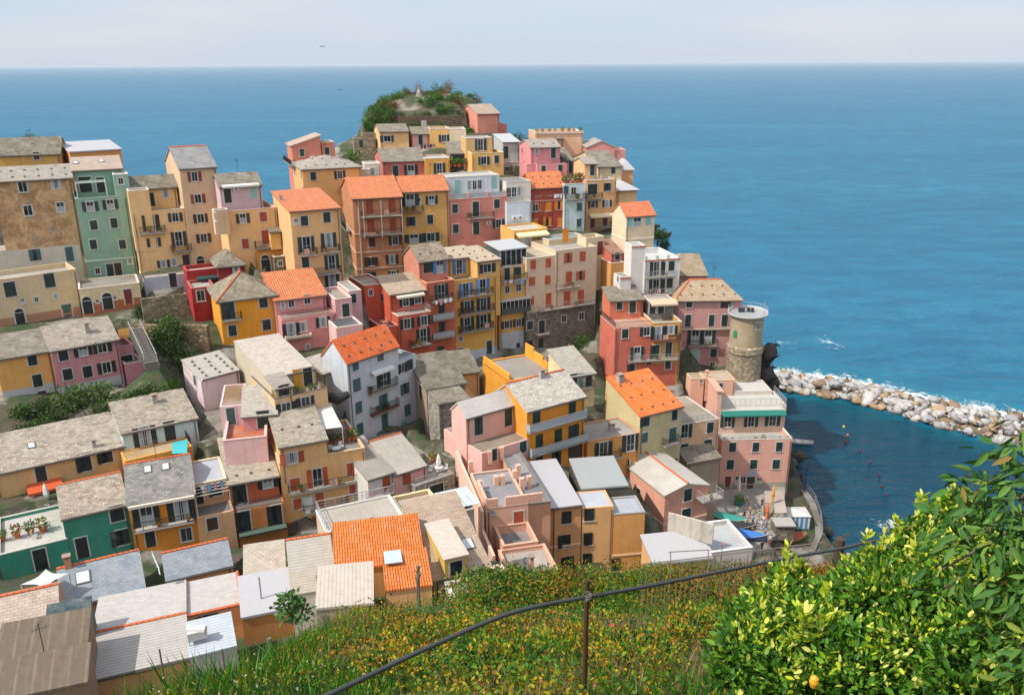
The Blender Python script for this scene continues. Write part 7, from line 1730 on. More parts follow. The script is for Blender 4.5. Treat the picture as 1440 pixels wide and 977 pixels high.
# people: one continuous skinned body per pose, coloured by region
def skin_body(pose):
    # joints: name -> (x, y, z, radius); figure faces -y, height 1.72
    L = {'pel': (0, 0, .95, .135), 'bel': (0, .01, 1.1, .13), 'che': (0, .01, 1.3, .155), 'nek': (0, 0, 1.47, .06), 'hd0': (0, -.02, 1.56, .085), 'hd1': (0, -.02, 1.66, .09),
         'shl': (-.17, 0, 1.4, .06), 'shr': (.17, 0, 1.4, .06), 'ell': (-.23, .03, 1.14, .045), 'elr': (.23, .03, 1.14, .045), 'wrl': (-.24, -.06, .92, .032), 'wrr': (.24, -.06, .92, .032), 'hal': (-.24, -.09, .83, .035), 'har': (.24, -.09, .83, .035),
         'hil': (-.09, 0, .88, .1), 'hir': (.09, 0, .88, .1), 'knl': (-.1, -.01, .5, .065), 'knr': (.1, -.01, .5, .065), 'anl': (-.1, .03, .1, .042), 'anr': (.1, .03, .1, .042), 'tol': (-.11, -.12, .04, .04), 'tor': (.11, -.12, .04, .04)}
    mv = {'walk': {'knl': (-.1, -.16, .52), 'anl': (-.1, -.2, .1), 'tol': (-.1, -.34, .06), 'knr': (.1, .1, .5), 'anr': (.1, .32, .14), 'tor': (.1, .2, .05), 'ell': (-.22, .16, 1.16), 'wrl': (-.2, .22, .95), 'hal': (-.2, .22, .86), 'elr': (.22, -.12, 1.16), 'wrr': (.2, -.24, .98), 'har': (.2, -.29, .9)},
          'phone': {'elr': (.22, -.1, 1.15), 'wrr': (.08, -.26, 1.28), 'har': (.03, -.28, 1.34), 'ell': (-.22, -.08, 1.15), 'wrl': (-.06, -.26, 1.25), 'hal': (-.02, -.28, 1.32)},
          'hip': {'elr': (.36, .08, 1.16), 'wrr': (.2, -.04, 1.0), 'har': (.14, -.07, .98), 'knl': (-.14, -.03, .5), 'anl': (-.18, .02, .1), 'tol': (-.2, -.13, .04)}, 'stand': {}}[pose]
    for k, v in mv.items(): L[k] = (*v, L[k][3])
    E = [('pel', 'bel'), ('bel', 'che'), ('che', 'nek'), ('nek', 'hd0'), ('hd0', 'hd1'), ('che', 'shl'), ('che', 'shr'), ('shl', 'ell'), ('ell', 'wrl'), ('wrl', 'hal'), ('shr', 'elr'), ('elr', 'wrr'), ('wrr', 'har'), ('pel', 'hil'), ('pel', 'hir'), ('hil', 'knl'), ('knl', 'anl'), ('anl', 'tol'), ('hir', 'knr'), ('knr', 'anr'), ('anr', 'tor')]
    ks = list(L); me = bpy.data.meshes.new('person_skeleton'); me.from_pydata([L[k][:3] for k in ks], [(ks.index(a), ks.index(b)) for a, b in E], [])
    o = bpy.data.objects.new('person_skeleton', me); COL.objects.link(o); md = o.modifiers.new('skin', 'SKIN'); o.modifiers.new('sub', 'SUBSURF').levels = 1
    for i, k in enumerate(ks): me.skin_vertices[0].data[i].radius = (L[k][3],) * 2; me.skin_vertices[0].data[i].use_root = (k == 'pel')
    dg = bpy.context.evaluated_depsgraph_get(); em = bpy.data.meshes.new_from_object(o.evaluated_get(dg)); bpy.data.objects.remove(o)
    mi = []
    for f in em.polygons:
        c = f.center; arm = abs(c.x) > .19 and c.z < 1.2
        hand = any((c - Vector(L[k][:3])).length < .13 for k in ('wrl', 'wrr', 'hal', 'har', 'ell', 'elr'))
        if c.z > 1.6 or (c.z > 1.5 and c.y > .0): mi.append(3)
        elif c.z > 1.44 or hand: mi.append(0)
        elif c.z < .1: mi.append(4)
        elif c.z < .98 and not arm: mi.append(2)
        else: mi.append(1)
    em.polygons.foreach_set('material_index', mi); em.polygons.foreach_set('use_smooth', [True] * len(mi)); return em
POSES = {k: skin_body(k) for k in ('stand', 'walk', 'phone', 'hip')}
def person(loc, rz, pose, shirt, trouser, hair, label, s=1.0):
    me = POSES[pose].copy(); me.name = 'person'; me.materials.clear()
    for nme, c in (('skin', (.48, .28, .19)), ('shirt_' + label[:14].replace(' ', '_'), shirt), ('legs_' + label[:14].replace(' ', '_'), trouser), ('hair_%.2f' % hair[0], hair), ('shoes', (.04, .035, .03))): me.materials.append(plain(nme, c, .8))
    mi = [f.material_index for f in POSES[pose].polygons]; me.polygons.foreach_set('material_index', mi)
    o = bpy.data.objects.new('person', me); o.location = loc; o.rotation_euler = (0, 0, rz); o.scale = (s, s, s); COL.objects.link(o); return tag(o, label, 'person')
BK = (.03, .022, .018); BL = (.3, .2, .1); GY = (.3, .28, .26)
for x, y, pose, sh, tr, ha, lab, rz in (
    (430, 565, 'walk', (.08, .16, .3), (.1, .12, .08), BK, 'person in a blue top and olive shorts walking below the pink harbour house', 2.6), (493, 520, 'stand', (.06, .08, .2), (.1, .1, .15), BK, 'person in a navy top with a backpack by the steps', .4),
    (500, 580, 'walk', (.7, .68, .66), (.6, .58, .55), BL, 'person dressed all in white at the foot of the steps', 1.0), (290, 650, 'stand', (.68, .64, .62), (.03, .03, .035), BK, 'person in a white top and black trousers in the middle of the square', .2),
    (322, 635, 'hip', (.02, .02, .022), (.04, .035, .035), BK, 'person all in black next to the one with black trousers', 2.9), (362, 678, 'stand', (.6, .08, .09), (.62, .6, .58), BL, 'person in a red top with white trousers', 1.5),
    (405, 685, 'phone', (.12, .26, .42), (.05, .06, .07), BK, 'person in a pale blue shirt and dark shorts', 2.2), (335, 712, 'walk', (.7, .68, .68), (.5, .1, .12), BL, 'person in white with a red skirt near the black covered boat', .8),
    (520, 605, 'stand', (.45, .06, .06), (.12, .1, .1), BK, 'person in a dark red top beside the orange red kayak', 1.9), (490, 735, 'hip', (.5, .6, .66), (.4, .46, .5), BL, 'person in pale blue at the near end of the steps', 3.0),
    (535, 740, 'stand', (.25, .3, .4), (.05, .06, .1), BK, 'person in a slate blue top beside the one in pale blue', .6), (530, 805, 'walk', (.12, .25, .5), (.06, .06, .08), BK, 'person in bright blue walking along the stone hut wall', 2.0), (545, 845, 'stand', (.7, .66, .64), (.06, .05, .05), GY, 'person in a white shirt close to the stone hut', 1.2),
    (402, 800, 'phone', (.12, .07, .05), (.08, .06, .05), BK, 'person in brown beside the blue tarpaulin boat', 2.4), (495, 945, 'walk', (.012, .012, .014), (.012, .012, .014), BK, 'person in black nearest the white roofed shed', .3), (510, 690, 'stand', (.66, .62, .6), (.2, .22, .3), GY, 'person in a cream shirt in front of the kayak', 2.7)):
    person(at_sq(x, y), rz, pose, sh, tr, ha, lab)
for x, y, pose, sh, tr, ha, lab, rz in (
    (445, 700, 'stand', (.5, .42, .3), (.08, .1, .16), BL, 'person in a tan top and navy trousers in the busy middle of the quay', 1.1), (462, 640, 'walk', (.15, .35, .3), (.3, .28, .24), BK, 'person in a green top walking toward the stone steps', 2.4), (380, 590, 'hip', (.66, .5, .2), (.1, .1, .12), BK, 'person in a mustard top behind the pair in black and white', .6),
    (250, 600, 'phone', (.4, .4, .44), (.06, .06, .09), BL, 'person in a grey top beside the sea green boat', 2.0), (575, 880, 'stand', (.62, .6, .58), (.15, .2, .35), BK, 'person in white and blue nearest the foot of the stone hut', .2), (350, 480, 'walk', (.68, .66, .64), (.35, .3, .22), BL, 'person in white and beige near the closed cream parasol', 1.6)):
    person(at_sq(x, y), rz, pose, sh, tr, ha, lab)
person(P(800.5, 488.5, 143) - Vector((0, 0, .9)), .4, 'stand', (.6, .05, .12), (.05, .05, .08), BK, 'person in a red top by the bush under the rubble stone storey')

# ================================================================== TERRACE CLUTTER
PM = {}
def potmesh(seed, s=1.0):
    if seed in PM: return PM[seed]
    m = MB(); m.lathe([(.16, 0), (.24, .36), (.27, .4), (.22, .38)], (0, 0, 0), 10); a = m.mesh('pot', M_terra())
    C_, D_ = blob_points(110, (0, 0, .68), (.3, .3, .3), .2)
    T = (GREEN * 1.4)[rng.integers(0, 4, 110)]
    if seed % 3 == 1: T[::4] = (.55, .05, .06)
    if seed % 3 == 2: T[::3] = (.5, .3, .05)
    o = leaves('foliage', C_, norm(D_ + rdir(110)), rdir(110), .2, .11, T, leaf_mat('shrub_leaves')); b_ = o.data; bpy.data.objects.remove(o); PM[seed] = (a, b_); return PM[seed]
def pot(loc, label, group=None, s=1.0, seed=None):
    seed = random.randrange(6) if seed is None else seed; a, b_ = potmesh(seed); r_ = empty('potted_plant', loc, label, 'potted plant', group); r_.scale = (s, s, s); r_.rotation_euler = (0, 0, random.uniform(0, 6))
    for n_, me in (('pot', a), ('foliage', b_)):
        o = bpy.data.objects.new(n_, me); o.parent = r_; COL.objects.link(o)
def row(b, n, t, z, label, group, s0=.4, s1=None, s=1.0):
    s1 = b.w - .4 if s1 is None else s1
    for i in range(n):
        q = b.pt(s0 + (s1 - s0) * i / max(1, n - 1) + random.uniform(-.15, .15), t + random.uniform(-.08, .08), z); pot(q, label, group, s * random.uniform(.8, 1.25))
row(roofgarden, 8, .55, roofgarden.zt - .3, 'potted plant lined up behind the white balustrade of the beige block', 'pots on the beige block roof')
row(harb, 9, .5, harb.zd, 'potted plant in the row along the front terrace of the pink harbour house', 'pots on the harbour house terrace', s=.9)
row(redflower, 8, .5, redflower.zd, 'potted red flowers along the yellow terrace edge', 'red flower pots on the yellow terrace', s=.9)
row(patio, 5, 4.5, patio.zd, 'terracotta pot plant along the stone walled terrace', 'pots on the stone walled terrace')
row(bluegarden, 5, 1.2, bluegarden.zd, 'overgrown pot plant on the roof of the narrow pale blue house', 'plants on the pale blue roof', s=1.7)
row(ochre_terrace, 4, 6.5, ochre_terrace.zd, 'potted plant at the back of the narrow ochre roof terrace', 'pots on the ochre roof terrace')
row(emer_t, 4, 3.4, emer_t.zd, 'potted plant along the left of the emerald green house terrace', 'pots on the emerald house terrace', s0=.4, s1=4.0, s=1.4)
row(cream_t, 5, 3.2, cream_t.zd, 'potted plant at the back of the tall cream yellow house terrace', 'pots on the cream yellow terrace', s0=cream_t.w * .62, s=1.3)
for i in range(9):
    pot(glazed.pt(glazed.w * i / 8 + random.uniform(-.2, .2), -1.4 - .5 * (i % 2), glazed.zb + .55), 'potted plant crowding the terrace of the glazed garden house', 'pots in front of the glazed garden house', random.uniform(1.0, 2.0))
CM = {}
def chairmesh(col):
    if col in CM: return CM[col]
    m = MB(); m.box((0, 0, .44), .46, .46, .05); m.box((0, .22, .7), .46, .04, .5)
    a = m.mesh('seat', plain('plastic_%s' % (col,), SH.get(col, (.66, .66, .64)))); m = MB(); m.box((0, 0, .21), .05, .05, .42); l = m.mesh('leg', plain('plastic_%s' % (col,), SH.get(col, (.66, .66, .64)))); CM[col] = (a, l); return CM[col]
def chair(loc, rz, label, col='white', group=None):
    a, l = chairmesh(col); r_ = empty('chair', loc, label, 'chair', group); r_.rotation_euler = (0, 0, rz)
    o = bpy.data.objects.new('seat', a); o.parent = r_; COL.objects.link(o)
    for x in (-.19, .19):
        for y in (-.19, .19): o = bpy.data.objects.new('leg', l); o.parent = r_; o.location = (x, y, 0); COL.objects.link(o)
def table(loc, label, r=.5, col=(.6, .6, .58)):
    r_ = empty('table', loc, label, 'table'); m = MB(); m.lathe([(r * .98, .7), (r, .72), (r, .75)], loc, 16); m.obj('tabletop', plain('table_top_%.2f' % col[0], col), r_); m = MB(); m.lathe([(.25, 0), (.05, .05), (.04, .7)], loc, 8); m.obj('pedestal', M_iron(), r_)
def ondeck(b, x, y, f): return on_z(*fp(f, x, y), b.zd)
for b_, f_, pts_, place in ((emer_t, 14, ((200, 785), (225, 800), (250, 790)), 'on the emerald green house terrace'), (cream_t, 17, ((1110, 230), (1150, 245), (1185, 215)), 'under the awning of the cream yellow house'), (harb, 12, ((905, 520), (990, 515), (1060, 515)), 'under the green awning of the harbour house'), (redflower, 16, ((850, 375), (880, 370)), 'on the yellow flower terrace'), (patio, 19, ((800, 850), (860, 845), (905, 835)), 'on the stone walled terrace'), (ochre_terrace, 11, ((450, 640), (490, 640), (530, 635)), 'on the narrow ochre roof terrace'), (emer_t, 14, ((150, 860),), 'at the front of the emerald terrace')):
    for i, (x, y) in enumerate(pts_):
        q = ondeck(b_, x, y, f_)
        if i == 1: table(q, 'small round table ' + place)
        else: chair(q, random.uniform(0, 6.28), 'white chair ' + place + (', left of the table' if i == 0 and len(pts_) > 1 else ', right of the table' if i else ''), 'white')
parasol_closed(ondeck(emer_t, 245, 612, 14), 'closed white parasol on the emerald green house terrace', 2.6, (.7, .7, .68)); parasol_closed(ondeck(patio, 862, 838, 19), 'closed white parasol on the stone walled terrace', 2.4, (.68, .68, .66))
m = MB(); q = [cream_t.pt(s_, t_, cream_t.zt + z_) for s_, t_, z_ in ((cream_t.w * .58, 2.3, 2.2), (cream_t.w * .80, 2.3, 2.1), (cream_t.w * .80, 8.6, 2.7), (cream_t.w * .58, 8.6, 2.8))]; m.slab(q, .05)
for c in q: m.tube([c, Vector((c.x, c.y, cream_t.zd))], .05, 5)
tag(m.obj('canopy', plain('white_canvas', (.58, .56, .53), .9)), 'white canvas canopy over the terrace of the tall cream yellow house', 'canopy')
m = MB(); c0 = on_z(*fp(15, 225, 275), 27); e = Vector((1.6, .8, 0)); g = Vector((-.7, 1.4, 0)); ps = [c0 + e, c0 + g, c0 - e, c0 - g]
n_ = 8
for i in range(4):
    a, b_ = ps[i], ps[(i + 1) % 4]; arc = [a.lerp(b_, k / n_).lerp(c0, .28 * math.sin(math.pi * k / n_)) for k in range(n_ + 1)]
    for k in range(n_): m.slab([c0 + Vector((0, 0, .1)), arc[k], arc[k + 1]], .02)
for p in ps: m.tube([p, p - Vector((0, 0, 3))], .04, 5)
tag(m.obj('shade_sail', plain('white_canvas', (.58, .56, .53), .9)), 'white shade sail in front of the emerald green house', 'shade sail')
for i, (c_, uu_, nn_, L_, z_, yw_, h_) in enumerate(BALCS):
    for k in range(random.choice((0, 1, 1, 2, 2))):
        q_ = c_ + nn_ * random.uniform(.2, .5) + uu_ * random.uniform(-L_ / 2 + .3, L_ / 2 - .3); pot(Vector((q_.x, q_.y, z_)), 'small potted plant standing on a village balcony', 'pots on the balconies', random.uniform(.6, 1.0))
    if i % 6 == 2:
        m = MB(); w_ = random.uniform(.5, .9); s_ = random.uniform(-L_ / 3, L_ / 3)
        for k in range(4):
            o0, o1 = -.04 - .03 * math.sin(k * 1.9), -.04 - .03 * math.sin((k + 1) * 1.9); x0, x1 = s_ + w_ * k / 4, s_ + w_ * (k + 1) / 4
            a_ = lambda x, o, z: Vector((c_.x, c_.y, 0)) + uu_ * x + nn_ * o + Vector((0, 0, z))
            m.face([a_(x0, o0 - .02, z_ + .25), a_(x1, o1 - .02, z_ + .25), a_(x1, o1, z_ + h_ + .03), a_(x0, o0, z_ + h_ + .03)]); m.face([a_(x0, o0, z_ + h_ + .03), a_(x1, o1, z_ + h_ + .03), a_(x1, .1, z_ + .6), a_(x0, .1, z_ + .6)])
        tag(m.obj('towel', plain('towel_%d' % (i % 3), [(.6, .58, .55), (.12, .25, .45), (.5, .3, .25)][i % 3], .95)), 'cloth hung over a balcony rail to dry', 'towel', 'cloths drying on balcony rails')
q = b = None
def table_box():
    b = white_low; p = on_z(*fp(18, 140, 770), b.zt + .9); r_ = empty('covered_table', p - Vector((0, 0, .8)), 'white box on a metal stand on the pale blue slatted roof', 'box'); m = MB(); m.box(p, 1.35, .8, .65, b.yaw); m.tube([p + Vector((-.66, 0, .3)), p + Vector((.66, 0, .3))], .3, 10); m.obj('box', M_white(), r_)
    for x in (-.6, .6):
        for y in (-.3, .3): m = MB(); m.tube([p + b.u * x + b.nb * y, p + b.u * x + b.nb * y - Vector((0, 0, 1.0))], .03, 5); m.obj('leg', M_steel(), r_)
table_box()
def laundry(a, b_, n, label, cols):
    r_ = empty('washing_line', a, label, 'laundry'); m = MB(); m.tube([a, a.lerp(b_, .5) - Vector((0, 0, .08)), b_], .012, 4); m.obj('line', M_steel(), r_)
    for i in range(n):
        p = a.lerp(b_, (i + .6) / (n + .3)); u = (b_ - a).normalized(); w_ = random.uniform(.35, .7); h_ = random.uniform(.5, 1.0); m = MB()
        nb = Vector((-u.y, u.x, 0)); K = 4
        for k in range(K):
            x0, x1 = -w_/2 + w_ * k / K, -w_/2 + w_ * (k + 1) / K; o0, o1 = .04 * math.sin(k * 2), .04 * math.sin((k + 1) * 2)
            m.face([p + u * x0 + nb * o0 - Vector((0, 0, h_)), p + u * x1 + nb * o1 - Vector((0, 0, h_)), p + u * x1, p + u * x0])
        c = random.choice(cols); m.obj('cloth', plain('cloth_%.2f_%.2f' % (c[0], c[2]), c, .9), r_)
WC = [(.66, .62, .64), (.6, .62, .66), (.5, .25, .3), (.2, .3, .45)]
laundry(P(*fp(6, 765, 788), 158.2), P(*fp(6, 832, 785), 158.6), 3, 'white washing hung on the brick red house', WC[:2]); laundry(P(*fp(5, 1010, 535), 179), P(*fp(5, 1150, 525), 181), 6, 'dark washing on the ochre house roof terrace', [(.05, .05, .07), (.15, .12, .14), (.5, .48, .48)])
laundry(P(*fp(15, 990, 60), 71.5), P(*fp(15, 1050, 200), 69.5), 4, 'washing hanging in the gap between the two blue grey slate cottages', WC[:2])
laundry(P(*fp(17, 150, 480), 88), P(*fp(17, 345, 430), 89), 4, 'washing on the deck of the narrow beige house with a pale blue roof', WC); laundry(P(*fp(20, 60, 440), 75), P(*fp(20, 420, 330), 77), 5, 'washing strung along the white terrace railing behind the orange roof', WC)
laundry(P(*fp(8, 770, 275), 129.6), P(*fp(8, 915, 245), 130.4), 4, 'washing on the top balcony of the narrow rust red house', WC); laundry(P(*fp(9, 30, 795), 139.3), P(*fp(9, 205, 778), 141), 4, 'washing on a balcony of the tall yellow glazed balcony house', WC)
# dark rubber dinghy balcony below small grey house
m = MB(); p = P(*fp(16, 1165, 430), 104); m.tube([p + Vector((-1.5, -.6, 0)), p + Vector((0, -1.0, -.3)), p + Vector((1.4, -.7, .25))], [.5, .75, .4], 10); tag(m.obj('black_cover', plain('black_sheet', (.02, .02, .02), .8), smooth=True), 'black sheet bundled on the balcony left of the large pale blue house', 'sheet')
# birds
for px, py, d in ((453, 66, 120), (478, 127, 130)):
    p = P(px, py, d); m = MB(); m.tube([p + Vector((-.05, .2, 0)), p, p + Vector((.02, -.22, .02))], [.012, .05, .018], 6)
    for sx in (-1, 1): m.slab([p + Vector((0, -.1, .02)), p + Vector((sx * .2, -.03, .14)), p + Vector((sx * .4, .06, .05)), p + Vector((0, .1, .02))], .015)
    tag(m.obj('bird', plain('dark_feathers', (.05, .05, .055), .9)), 'dark bird gliding in the sky above the sea' if py < 90 else 'dark bird gliding low against the sea', 'bird')

# fig tree by the white sheet roof
shrub(P(415, 862, 60) - Vector((0, 0, .4)), 1.35, 'large leaved fig tree growing in front of the white sheet roof', np.array([(.05, .12, .03), (.07, .16, .04), (.1, .2, .06)]), n=420, size=.42, name='fig_tree', cat='tree')
p = P(588, 795, 64); m = MB(); m.tube([p - Vector((.1, 0, 4)), p - Vector((.05, .1, 1)), p], [.2, .16, .12], 7)
for a in range(6): m.tube([p - Vector((0, 0, .3 + a * .25)), p + Vector((.35 * math.cos(a * 2), .2 * math.sin(a * 2), .1 - a * .2))], [.06, .02], 5)
tag(m.obj('dead_trunk', plain('dead_bark', (.16, .13, .1), .95)), 'pruned dead tree trunk beside the lower orange roof', 'tree')
# ================================================================== FOREGROUND HILLSIDE
def hill_mat():
    t = NT('hillside_soil'); g = t.geo()
    a = t.mix(t.ramp(t.noise(g, 1.2, 7, .7), [(.38, 0), (.62, 1)]), (.05, .038, .02), (.035, .06, .012))
    a = t.mix(t.ramp(t.noise(g, .7, 5, .7), [(.55, 0), (.7, .8)]), a, (.16, .12, .06))
    t.base(a); t.b.inputs['Roughness'].default_value = 1; t.bump(t.noise(g, 6, 6, .7), .8, .05); return t.m
def hz_full(X, Y):
    drop = np.maximum(0, Y - 22 - .02 * X) * 2.0 + np.maximum(0, hill_edge(Y) - X) * 1.5
    return hill_z(X, Y) - drop
hs = grid_obj('hillside', np.arange(-9, 34, .4), np.arange(-14, 27, .4), hz_full, hill_mat()); tag(hs, kind='structure')
def scatter(n, xlo, xhi, ylo, yhi, dens, seed):
    r = np.random.default_rng(seed); x = r.uniform(xlo, xhi, n); y = r.uniform(ylo, yhi, n) ; k = r.random(n) < dens(x, y); x, y = x[k], y[k]; return x, y, hz_full(x, y)
inside = lambda x, y: (x > hill_edge(y) - .25) & (y < 22.6) & (np.abs(x) < y * .72 + 1.5)
near_d = lambda x, y: np.clip(11 / np.maximum(y, 4), .25, 1.3)
# grass
x, y, z = scatter(230000, -5, 18, 4.5, 23, lambda x, y: inside(x, y) * np.clip((fbm(x, y, 2.6, 31) - .34) * 3.2, .08, 1) * near_d(x, y) * .42, 1)
n = len(x); C = np.stack([x, y, z - .03], 1); D = norm(np.stack([rng.normal(0, .45, n), rng.normal(0, .45, n), np.ones(n)], 1))
gcol = np.array([(.035, .15, .010), (.055, .20, .012), (.02, .10, .008), (.13, .19, .018)]); T = gcol[rng.integers(0, 4, n)] * rng.uniform(.7, 1.3, (n, 1))
dry = fbm(x, y, 1.7, 41) > .58; T[dry] = np.array((.26, .21, .08)) * rng.uniform(.7, 1.2, (dry.sum(), 1))
o = leaves('grass', C, D, rdir(n, 0), rng.uniform(.14, .42, n) * (.6 + fbm(x, y, 1.3, 77)), .013, T, leaf_mat('grass_blades', .35)); tag(o, 'bright green and straw coloured grass on the near hillside', 'grass', kind='stuff')
# herbs: leafy undergrowth in patches of green, yellow and rust
def herbs(nm, npts, dens, zlo, zhi, size, cols, w, lab, seed):
    x, y, z = scatter(npts, -5, 18, 4.8, 23, dens, seed); n = len(x)
    hgt = zlo + (zhi - zlo) * np.clip((x + 4.2) / 3.4, .3, 1) * rng.random(n) ** .8 * (.35 + .9 * fbm(x, y, 1.1, seed + 50)); C = np.stack([x, y, z + hgt], 1); D = rdir(n, .35)
    pn = fbm(x, y, 1.5, seed + 90); pn = np.argsort(np.argsort(pn)) / n + rng.normal(0, .13, n)      # colour follows patches of one plant
    cw = np.concatenate([[0], np.cumsum(w)]); idx = np.clip(np.searchsorted(cw, np.clip(pn, 0, .999)) - 1, 0, len(cols) - 1); T = np.array(cols)[idx] * rng.uniform(.7, 1.3, (n, 1)); o = leaves(nm, C, D, rdir(n, 1.0), rng.uniform(.6, 1.4, n) * size, rng.uniform(.4, .7, n) * size, T, leaf_mat('herb_leaves', .3)); return tag(o, lab, 'undergrowth', kind='stuff')
hedge = lambda x, y: np.clip(1 - np.abs(y - (17.5 + .08 * x)) / 4.5, 0, 1) * np.clip((x + 1.6) / 1.2, 0, 1)
herbs('undergrowth', 340000, lambda x, y: inside(x, y) * near_d(x, y) * np.clip((fbm(x, y, 1.9, 61) - .33) * 3, .05, 1) * .75, .02, .45, .052, [(.045, .15, .010), (.10, .19, .012), (.32, .27, .014), (.22, .085, .012), (.018, .065, .008), (.4, .21, .015)], [.26, .2, .17, .11, .18, .08], 'tangle of yellow green and rusty wild plants covering the near hillside', 5)
herbs('creeper_thicket', 420000, lambda x, y: inside(x, y) * hedge(x, y) * np.clip((fbm(x, y, 2.2, 71) - .22) * 4, .2, 1), .05, 1.15, .07, [(.035, .11, .008), (.09, .17, .010), (.26, .23, .012), (.26, .085, .01), (.012, .04, .005), (.36, .16, .012)], [.26, .2, .16, .13, .17, .08], 'thicket of creeper with green and rust coloured leaves at the top of the slope', 6)
herbs('wild_flowers', 16000, lambda x, y: inside(x, y) * near_d(x, y) * (fbm(x, y, 1.4, 81) > .58) * .8, .2, .5, .03, [(.6, .42, .02), (.5, .2, .22), (.45, .36, .1), (.5, .5, .4)], [.5, .2, .2, .1], 'yellow and pink wild flowers in patches on the near hillside', 7)
def mounds(nm, spots, cols, w, lab, seed, size=.075, dn=1500):
    Cs, Ds, Ts = [], [], []; r = np.random.default_rng(seed)
    for px, py, d, rad in spots:
        p = P(px, py, d); z = float(hz_full(np.array([p.x]), np.array([p.y]))[0]); Q, dd = blob_points(int(dn * rad), (p.x, p.y, max(z, p.z - rad * .8) + rad * .1), (rad * 1.15, rad, rad * .85), .45)
        k = Q[:, 2] > z - .1; Q, dd = Q[k], dd[k]; Cs.append(Q); Ds.append(dd + r.normal(0, .6, Q.shape) + [0, 0, .3])
        n = len(Q); v = fbm(Q[:, 0] + Q[:, 2], Q[:, 1] - Q[:, 2], .7, seed); v = np.argsort(np.argsort(v)) / max(1, n) + r.normal(0, .16, n) + r.normal(0, .18); cw = np.concatenate([[0], np.cumsum(w)])
        Ts.append(np.array(cols)[np.clip(np.searchsorted(cw, np.clip(v, 0, .999)) - 1, 0, len(cols) - 1)] * r.uniform(.65, 1.3, (n, 1)))
    C, D, T = np.concatenate(Cs), norm(np.concatenate(Ds)), np.concatenate(Ts); n = len(C)
    o = leaves(nm, C, D, rdir(n, .8), r.uniform(.6, 1.4, n) * size, r.uniform(.45, .75, n) * size, T, leaf_mat('herb_leaves', .3)); return tag(o, lab, 'hedge', kind='stuff')
rm_ = random.Random(12)
mounds('creeper_hedge', [(668 + i * 13 + rm_.uniform(-6, 6), 838 - 18 * math.sin(min(1, i / 9) * 1.57) + rm_.uniform(-4, 14), 20.5 + rm_.uniform(-1.5, 1), rm_.uniform(.55, .95)) for i in range(24)], [(.04, .13, .01), (.10, .2, .012), (.26, .27, .012), (.2, .09, .01), (.02, .06, .006)], [.3, .27, .17, .12, .14], 'bumpy hedge of creeper with green and rusty leaves along the top of the slope', 21)
mounds('wild_bushes', [(rm_.uniform(470, 1010), rm_.uniform(872, 960), 0, 0) for i in range(0)] + [(520 + (i * 97) % 500 + rm_.uniform(-15, 15), 866 + (i * 37) % 88, 14.5 - ((i * 37) % 88) / 14, rm_.uniform(.22, .5)) for i in range(44)], [(.05, .16, .01), (.14, .25, .012), (.4, .32, .014), (.36, .15, .012), (.018, .06, .006)], [.23, .2, .22, .18, .17], 'low wild bushes with yellow green and orange foliage scattered on the slope', 22, size=.05, dn=2600)
# single poppies
for i, (px, py, d) in enumerate(((597, 908, 9.5), (698, 857, 13.5), (641, 893, 11), (735, 913, 9.2), (769, 920, 8.8), (860, 880, 11), (1016, 765, 15), (640, 890, 11.5))):
    p = P(px, py, d); zz = float(hz_full(np.array([p.x]), np.array([p.y]))[0]); r_ = empty('poppy', (p.x, p.y, zz), ['poppy beside the cable at the left', 'poppy high on the creeper thicket', 'poppy in the grass left of the iron post', 'poppy in the yellow plants near the iron post', 'poppy closest to the iron post', 'poppy right of the iron post', 'poppy at the stick fence', 'poppy among pink flowers'][i], 'poppy')
    r_['label'] = 'orange red ' + r_['label']; top = Vector((p.x, p.y, max(zz + .3, p.z))); m = MB(); m.tube([Vector((p.x, p.y, zz)), top], .006, 4); m.obj('stem', plain('plant_stem', (.08, .1, .04)), r_)
    m = MB()
    for k in range(5):
        a = k * 1.257; d1 = Vector((math.cos(a), math.sin(a), .5)); d2 = Vector((math.cos(a + .6), math.sin(a + .6), .5)); m.face([top, top + d1 * .03, top + (d1 + d2) * .02, top + d2 * .03])
    m.obj('petals', plain('poppy_red', (.7, .07, .015), .7), r_)
# iron post and cable
p = P(826, 815, 6.35); gz = float(hz_full(np.array([p.x]), np.array([p.y]))[0]); m = MB(); m.tube([Vector((p.x, p.y, gz - .3)), p], [.021, .019], 10)
tag(m.obj('iron_post', plain('rusty_iron', (.085, .038, .02), .8, .3)), 'rusty iron post holding the grey cable handrail', 'post')
cab = [(330, 1040, 4.2), (430, 992, 4.6), (520, 949, 5.0), (600, 911, 5.4), (700, 868, 5.85), (760, 851, 6.1), (826, 839, 6.36), (910, 824, 6.8), (1000, 806, 7.3), (1110, 784, 8.0), (1183, 771, 8.5), (1228, 761, 8.8), (1330, 745, 9.5)]
def smooth_path(pts, k=6):
    out = []
    for i in range(len(pts) - 1):
        p0, p1, p2, p3 = pts[max(i - 1, 0)], pts[i], pts[i + 1], pts[min(i + 2, len(pts) - 1)]
        for j in range(k):
            t = j / k; out.append(.5 * ((2 * p1) + (p2 - p0) * t + (2 * p0 - 5 * p1 + 4 * p2 - p3) * t * t + (3 * p1 - p0 - 3 * p2 + p3) * t ** 3))
    return out + [pts[-1]]
cp = smooth_path([P(*c) for c in cab]); m = MB(); m.tube(cp, .0165, 10); tag(m.obj('cable_handrail', plain('grey_black_rubber', (.055, .06, .06), .55), smooth=True), 'thick grey cable handrail strung along the path', 'handrail')
m = MB(); c = P(826, 839, 6.34)
for k in range(7):
    a = [c + Vector((.03 * math.cos(t + k), .03 * math.sin(t + k) * .8, .022 * math.sin(t * 1.3 + k * 2) + (k - 3) * .004)) for t in np.linspace(0, 6.5, 12)]; m.tube(a, .0025, 4)
